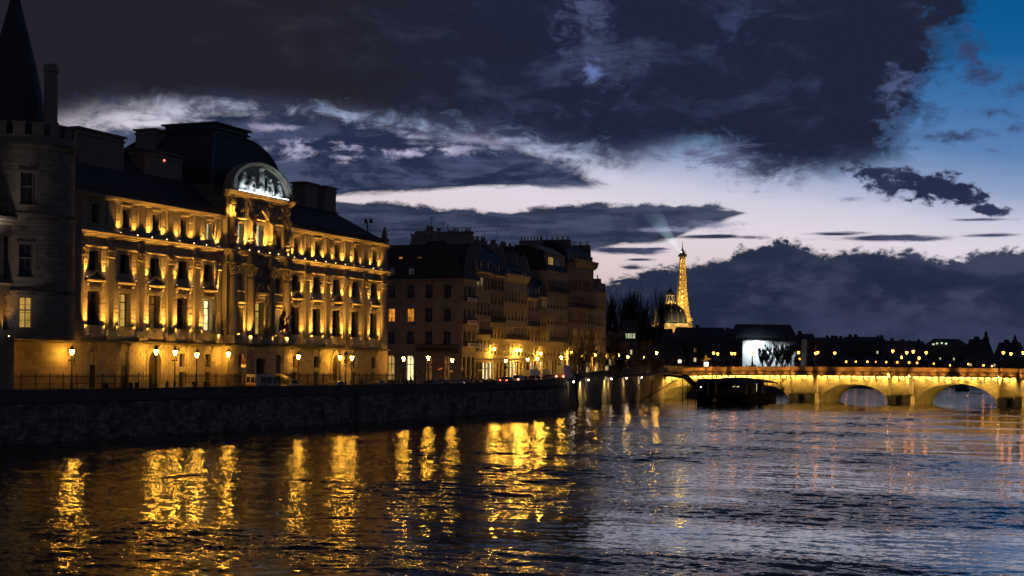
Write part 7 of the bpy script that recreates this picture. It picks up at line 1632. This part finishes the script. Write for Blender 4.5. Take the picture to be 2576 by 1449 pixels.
def police_van(o):
    L_, W, H = 5.4, 2.0, 2.55; a = L_ / 2
    m = MB(); m.box(-W * .42, W * .42, -a - .008, -a + .01, .42, H * .50); m.box(-W * .42, -W * .40, -a - .008, -a + .01, .5, 2.2); q = m.build('yellow_panel', MT['yellow']); q.parent = o
    m = MB()
    for k in range(-4, 4):
        x = k * .22 + (.11 if k >= 0 else .11); s = 1 if k >= 0 else -1; m.prism([(x - .05, -a - .012, .82), (x + .05, -a - .012, .82), (x + .05 - s * .14, -a - .012, 1.15), (x - .05 - s * .14, -a - .012, 1.15)], (0, -.006, 0))
    for s in (-1, 1):
        for k in range(5): m.prism([(s * W * .45 - .05, -a - .012, 1.1 + k * .26), (s * W * .45 + .05, -a - .012, 1.16 + k * .26), (s * W * .45 + .05, -a - .012, 1.28 + k * .26), (s * W * .45 - .05, -a - .012, 1.22 + k * .26)], (0, -.006, 0))
    q = m.build('red_chevron', MT['red']); q.parent = o
    m = MB(); m.box(-W * .42, W * .42, -a + .05, -a + .45, H + .02, H + .16); m.box(-W * .36, W * .36, .6, .9, H + .02, H + .14); q = m.build('light_bar', MT['blue']); q.parent = o
    text('POLICE', .26, o, (.28, -a - .02, .58), (pi / 2, 0, 0)); text('POLICE', .4, o, (W / 2 + .01, -.6, 1.0), (pi / 2, 0, pi / 2), 'blue')
    m = MB(); m.box(W / 2 + .001, W / 2 + .008, -a + .2, a - .9, .68, .8); q = m.build('side_stripe', MT['blue']); q.parent = o
u = onx(641, 970, -115.6).y
vehicle('white police van with yellow rear doors and red chevrons', 'van', (-115.6, u + 2.2, ground(u)), -.16, 5.4, 2.0, 2.55, van_prof(5.4, 2.55), 'paintw', van_glass(5.4, 2.0, 2.55), 'police_van', 'police vehicles', extra=police_van, wheel=.36)
def pcar(o): m = MB(); m.box(-.6, .6, -.2, .05, 1.86, 1.98); q = m.build('light_bar', MT['blue']); q.parent = o; m = MB(); m.box(-.7, .7, -2.12, -2.09, .5, .9); q = m.build('yellow_panel', MT['yellow']); q.parent = o
u = onx(722, 970, -115.6).y
vehicle('small white police car with a roof light bar, right of the police van', 'car', (-115.6, u + 1.6, ground(u)), -.12, 4.2, 1.8, 1.82, car_prof(4.2, 1.82), 'paintw', car_glass(4.2, 1.8, 1.82), 'police_car', 'police vehicles', headl='head', extra=pcar)
car(850, -114, -.05, 'silver car parked before the right arched door', 'paints'); car(955, -114.5, 0, 'low dark car roof showing before the courthouse corner', 'paintd')
for x, px, lab, pt, kw in ((1088, -115, 'dark parked car, first of the line by the corner house', 'paintd', {}), (1112, -116.5, 'dark blue parked car, second of the line by the corner house', 'paintb', {}), (1146, -115.5, 'pale parked car with glinting lamps by the corner house', 'paints', dict(headl='head')), (1172, -117, 'dark car parked right of the pale one', 'paintd', {}),
                       (1277, -113.5, 'dark car with red tail lights waiting in traffic', 'paintd', dict(tail='tail')), (1306, -114.5, 'white car with glaring brake lights in traffic', 'paintw', dict(tail='brake', H=1.7)), (1345, -115, 'pale car ahead of the one with brake lights', 'paints', dict(headl='head')), (1385, -114.5, 'dark car before the white box trucks', 'paintd', {})): car(x, px, -.03, lab, pt, **kw)
for x, y, lab in ((1478, 938, 'car half hidden by trees near the delivery van'), (1515, 936, 'dark car behind the middle bare trees'), (1548, 935, 'car with bright lamps behind the bare trees'), (1575, 934, 'dark car near the red signal')): P = atd(x, y, 425); car(0, P.x, .3, lab, 'paintd', headl='head', u=P.y)
for x, px, L_, H, lab, pt in ((1337, -118.5, 5.6, 2.7, 'white box van left of the row of vans', 'paintw'), (1366, -118.5, 5.4, 2.6, 'white van in the middle of the row of vans', 'paintw'), (1421, -115.5, 6.0, 3.3, 'big white delivery van with bright rear lights', 'paintw')):
    u = onx(x, 955, px).y; vehicle(lab, 'van', (px, u, ground(u)), -.03, L_, 2.1, H, van_prof(L_, H), pt, van_glass(L_, 2.1, H, False), 'delivery_van', 'vans on the quay', 'brake' if H > 3 else 'tailoff', wheel=.36)
SCP = None
for i, x in enumerate((1180, 1191, 1203, 1212, 1222, 1233, 1241, 1250, 1258)):
    u = onx(x, 962, -116.8).y
    if SCP is None:
        SCP = o = thing('scooter', '', 'scooter')
        m = MB(); m.tube([(0, -.7, .55), (0, -.35, .8), (0, .1, .75), (0, .35, .4), (0, .65, .5), (0, .7, .95)], [.16, .2, .16, .1, .1, .1], 6); q = m.build('body', MT['paintd']); q.parent = o
        m = MB(); m.tube([(-.32, .62, 1.05), (0, .68, 1.02), (.32, .62, 1.05)], .03, 5); m.box(-.2, .2, .70, .73, 1.0, 1.35); q = m.build('handlebar', MT['iron']); q.parent = o
        for y in (-.62, .68): m = MB(); m.lathe([(.16, 0), (.25, .02), (.25, .1), (.16, .12)], 0, 0, 12); q = m.build('wheel', MT['rubber']); q.parent = o; q.rotation_euler = (0, pi / 2, 0); q.location = (-.06, y, .25)
        m = MB(); m.box(-.12, .12, .72, .78, .75, .9); q = m.build('headlight', MT['headoff']); q.parent = o; m = MB(); m.box(-.18, .18, -.95, -.6, .82, 1.15); q = m.build('top_box', MT['paintd']); q.parent = o
    else: o = copy_tree(SCP)
    o.location = (-116.8 + .5 * (i % 2), u, ground(u)); o.rotation_euler = (0, 0, -pi / 2 + rng.uniform(-.3, .3) + pi * (i % 2)); o['label'] = ORD[i] + ' dark scooter from the left parked in the row before the narrow house'; o['group'] = 'scooters parked in a row'
# signs
def sign(x, y, px, lab, face, rz=0., h=None, r=.36):
    P = onx(x, y, px); z0 = ground(P.y) + .1; o = thing('road_sign', lab, 'road sign', (px, P.y, z0), rz); hh = P.z - z0
    m = MB(); m.tube([(0, 0, 0), (0, 0, hh + r)], .035, 6); q = m.build('post', MT['iron']); q.parent = o
    def disc(rr, y0_, mat, nm, hw_=None):
        m = MB(); K = 20
        pts = [(rr * cos(2 * pi * k / K), y0_, hh + rr * sin(2 * pi * k / K)) for k in range(K)] if hw_ is None else [(-hw_[0], y0_, hh - hw_[1]), (hw_[0], y0_, hh - hw_[1]), (hw_[0], y0_, hh + hw_[1]), (-hw_[0], y0_, hh + hw_[1])]
        m.prism(pts, (0, .012, 0)); q = m.build(nm, MT[mat]); q.parent = o
    if face == 'nopark': disc(r, -.06, 'red', 'red_rim'); disc(r * .78, -.075, 'blue', 'blue_disc'); m = MB(); m.prism([(-.24, -.09, hh + .20), (-.19, -.09, hh + .25), (.24, -.09, hh - .20), (.19, -.09, hh - .25)], (0, .01, 0)); q = m.build('red_bar', MT['red']); q.parent = o
    elif face == 'noentry': disc(r, -.06, 'red', 'red_disc'); disc(0, -.075, 'paintw', 'white_bar', (.26, .07))
    elif face == 'P': disc(0, -.06, 'blue', 'blue_panel', (r, r)); text('P', .62, o, (0, -.08, hh), (pi / 2, 0, 0), 'paintw'); disc(0, -.06, 'paintw', 'sub_panel', (r, .001)); m = MB(); m.box(-r, r, -.06, -.05, hh - r - .5, hh - r - .06); q = m.build('plate', MT['paintw']); q.parent = o
    elif face == 'dark': disc(0, -.06, 'ink', 'dark_panel', (r, r))
    elif face == 'back': disc(r, -.05, 'paints', 'disc')
    return o, hh
o, hh = sign(613, 908, -121.5, 'round no parking sign with a pale plate under it, left of the police van', 'nopark', r=.36); m = MB(); m.box(-.42, .42, -.06, -.04, hh - .95, hh - .55); q = m.build('plate', MT['paintw']); q.parent = o
o, hh = sign(870, 909, -118.3, 'round road sign with small plate on the unlit lamp post', 'noentry', r=.34); m = MB(); m.box(-.38, .38, -.06, -.04, hh - .85, hh - .52); q = m.build('plate', MT['paintw']); q.parent = o
for x, y, px, lab, f in ((1055, 935, -118, 'small round red sign left of the dark arch', 'nopark'), (1104, 929, -121, 'round sign seen left of the dark doorway of the corner house', 'noentry'), (1111, 927, -121, 'round red sign right of the dark doorway', 'noentry'), (1135, 925, -119.5, 'square blue parking sign before the right arch of the corner house', 'P'), (1163, 928, -121, 'round sign seen edge-on by the corner of the house', 'back'), (1207.5, 923, -118, 'square blue P parking sign right of the corner house', 'P'), (1272, 924, -117, 'round no parking sign under a lit lamp', 'nopark'), (1323, 916, -117, 'round no entry sign under the brightest lamp', 'noentry'), (1327, 926, -114, 'square dark sign before the white vans', 'dark'), (1352, 921, -118, 'round dark sign over the vans', 'back')): sign(x, y, px, lab, f, r=.36)
# kiosk and lit direction signs at the bridge end
P = atd(1776.5, 915, 436); o = thing('lit_panel', 'glowing white panel under the orange direction signs on the bridge', 'lit panel', (P.x, P.y, 7.7), YAW); m = MB(); m.box(-.65, .65, -.15, .15, P.z - 7.7 - .8, P.z - 7.7 + .5); q = m.build('panel', MT['sign']); q.parent = o; m = MB(); m.box(-.2, .2, -.1, .1, 0, P.z - 7.7 - .9); q = m.build('foot', MT['iron']); q.parent = o
P = atd(1776.5, 903, 436.6); o = thing('direction_signs', 'stack of orange-lit direction signs on one post above the glowing panel', 'road sign', (P.x, P.y, 7.7), YAW); m = MB(); m.tube([(0, .2, 0), (0, .2, 4.6)], .07, 6); q = m.build('post', MT['iron']); q.parent = o
for k, (y, a, b_) in enumerate(((906.5, -1.4, .3), (904.5, -.6, 1.4), (901.5, -.6, 1.4), (899, -.4, .4), (896.5, -.5, .3), (894.5, -.4, .3))): z = atd(1776, y, 436).z - 7.7; m = MB(); m.box(a, b_, .0, .06, z - .11, z + .11); q = m.build('sign_board', MT['yellow']); q.parent = o
spot('sign_lamp', P + Vector((1, -3, 1.5)), P, 160, (1., .5, .1), 70, .8, .1, o)
P = atd(1710, 909, 445); o = thing('lit_panel', 'small glowing square white panel left on the bridge', 'lit panel', (P.x, P.y, 7.5), YAW); m = MB(); m.box(-.5, .5, -.1, .1, P.z - 7.5 - .5, P.z - 7.5 + .5); q = m.build('panel', MT['sign']); q.parent = o; m = MB(); m.tube([(0, 0, 0), (0, 0, P.z - 7.5 - .7)], .06, 5); q = m.build('post', MT['iron']); q.parent = o
P = atd(1606, 932, 432); o = thing('traffic_light', 'glaring red traffic light at the bridge end', 'traffic light', (P.x, P.y, 7.2), YAW); m = MB(); m.tube([(0, 0, 0), (0, 0, P.z - 7.2)], .06, 6); m.box(-.16, .16, -.1, .1, P.z - 7.2 - .75, P.z - 7.2 + .25); q = m.build('housing', MT['iron']); q.parent = o; m = MB(); m.ball((0, -.14, P.z - 7.2 + .05), .2, 7); q = m.build('red_lens', MT['redl']); q.parent = o
P = atd(1698, 933, 432)
# crossed barriers by the corner house
o = thing('steel_barrier', 'crossed steel crowd barriers on the pavement by the corner house', 'barrier', (-120, 270, 5)); m = MB()
for k, x in enumerate((1064, 1090, 1120, 1140)):
    u = onx(x, 955, -120.5).y; m.tube([(-120.5, u, 5.1), (-120.5, u, 6.1), (-120.5, u + 2.2, 6.1), (-120.5, u + 2.2, 5.1)], .03, 5); m.tube([(-120.5, u, 5.3), (-120.5, u + 2.2, 6.1)], .02, 4); m.tube([(-120.5, u, 6.1), (-120.5, u + 2.2, 5.3)], .02, 4)
m.build('bars', MT['iron'], o)
o = thing('market_umbrella', 'folded yellow lit awning roof behind the police vehicles', 'awning', (-121.6, 207.5, 4.9)); a = onx(697, 939, -121.4); b_ = onx(735, 947, -121.4); m = MB(); m.prism([(-121.9, a.y, a.z - .35), (-120.9, a.y, a.z - .5), (-120.9, b_.y, b_.z - .55), (-121.9, b_.y - 2, b_.z + .25), (-121.9, a.y, a.z)], (0, .0, .06)); m.build('canopy', MT['yellow'], o, False); m = MB(); m.tube([(-121.5, a.y + 1, 4.9), (-121.5, a.y + 1, a.z - .3)], .05, 5); m.tube([(-121.5, b_.y - 1, 4.9), (-121.5, b_.y - 1, b_.z - .3)], .05, 5); m.build('pole', MT['iron'], o)
# benches glimpsed over the parapet
for u in (213.5, 216.5): o = thing('bench', ('left' if u < 215 else 'right') + ' low pale bench before the railing right of the police car', 'bench', (-117.2, u, 4.8), 0, 'benches by the railing'); m = MB(); m.box(-.2, .2, -1.3, 1.3, .78, .9); q = m.build('seat', MT['cap']); q.parent = o; m = MB(); m.box(-.15, .15, -1.2, -1.0, 0, .78); m.box(-.15, .15, 1.0, 1.2, 0, .78); q = m.build('leg', MT['iron']); q.parent = o
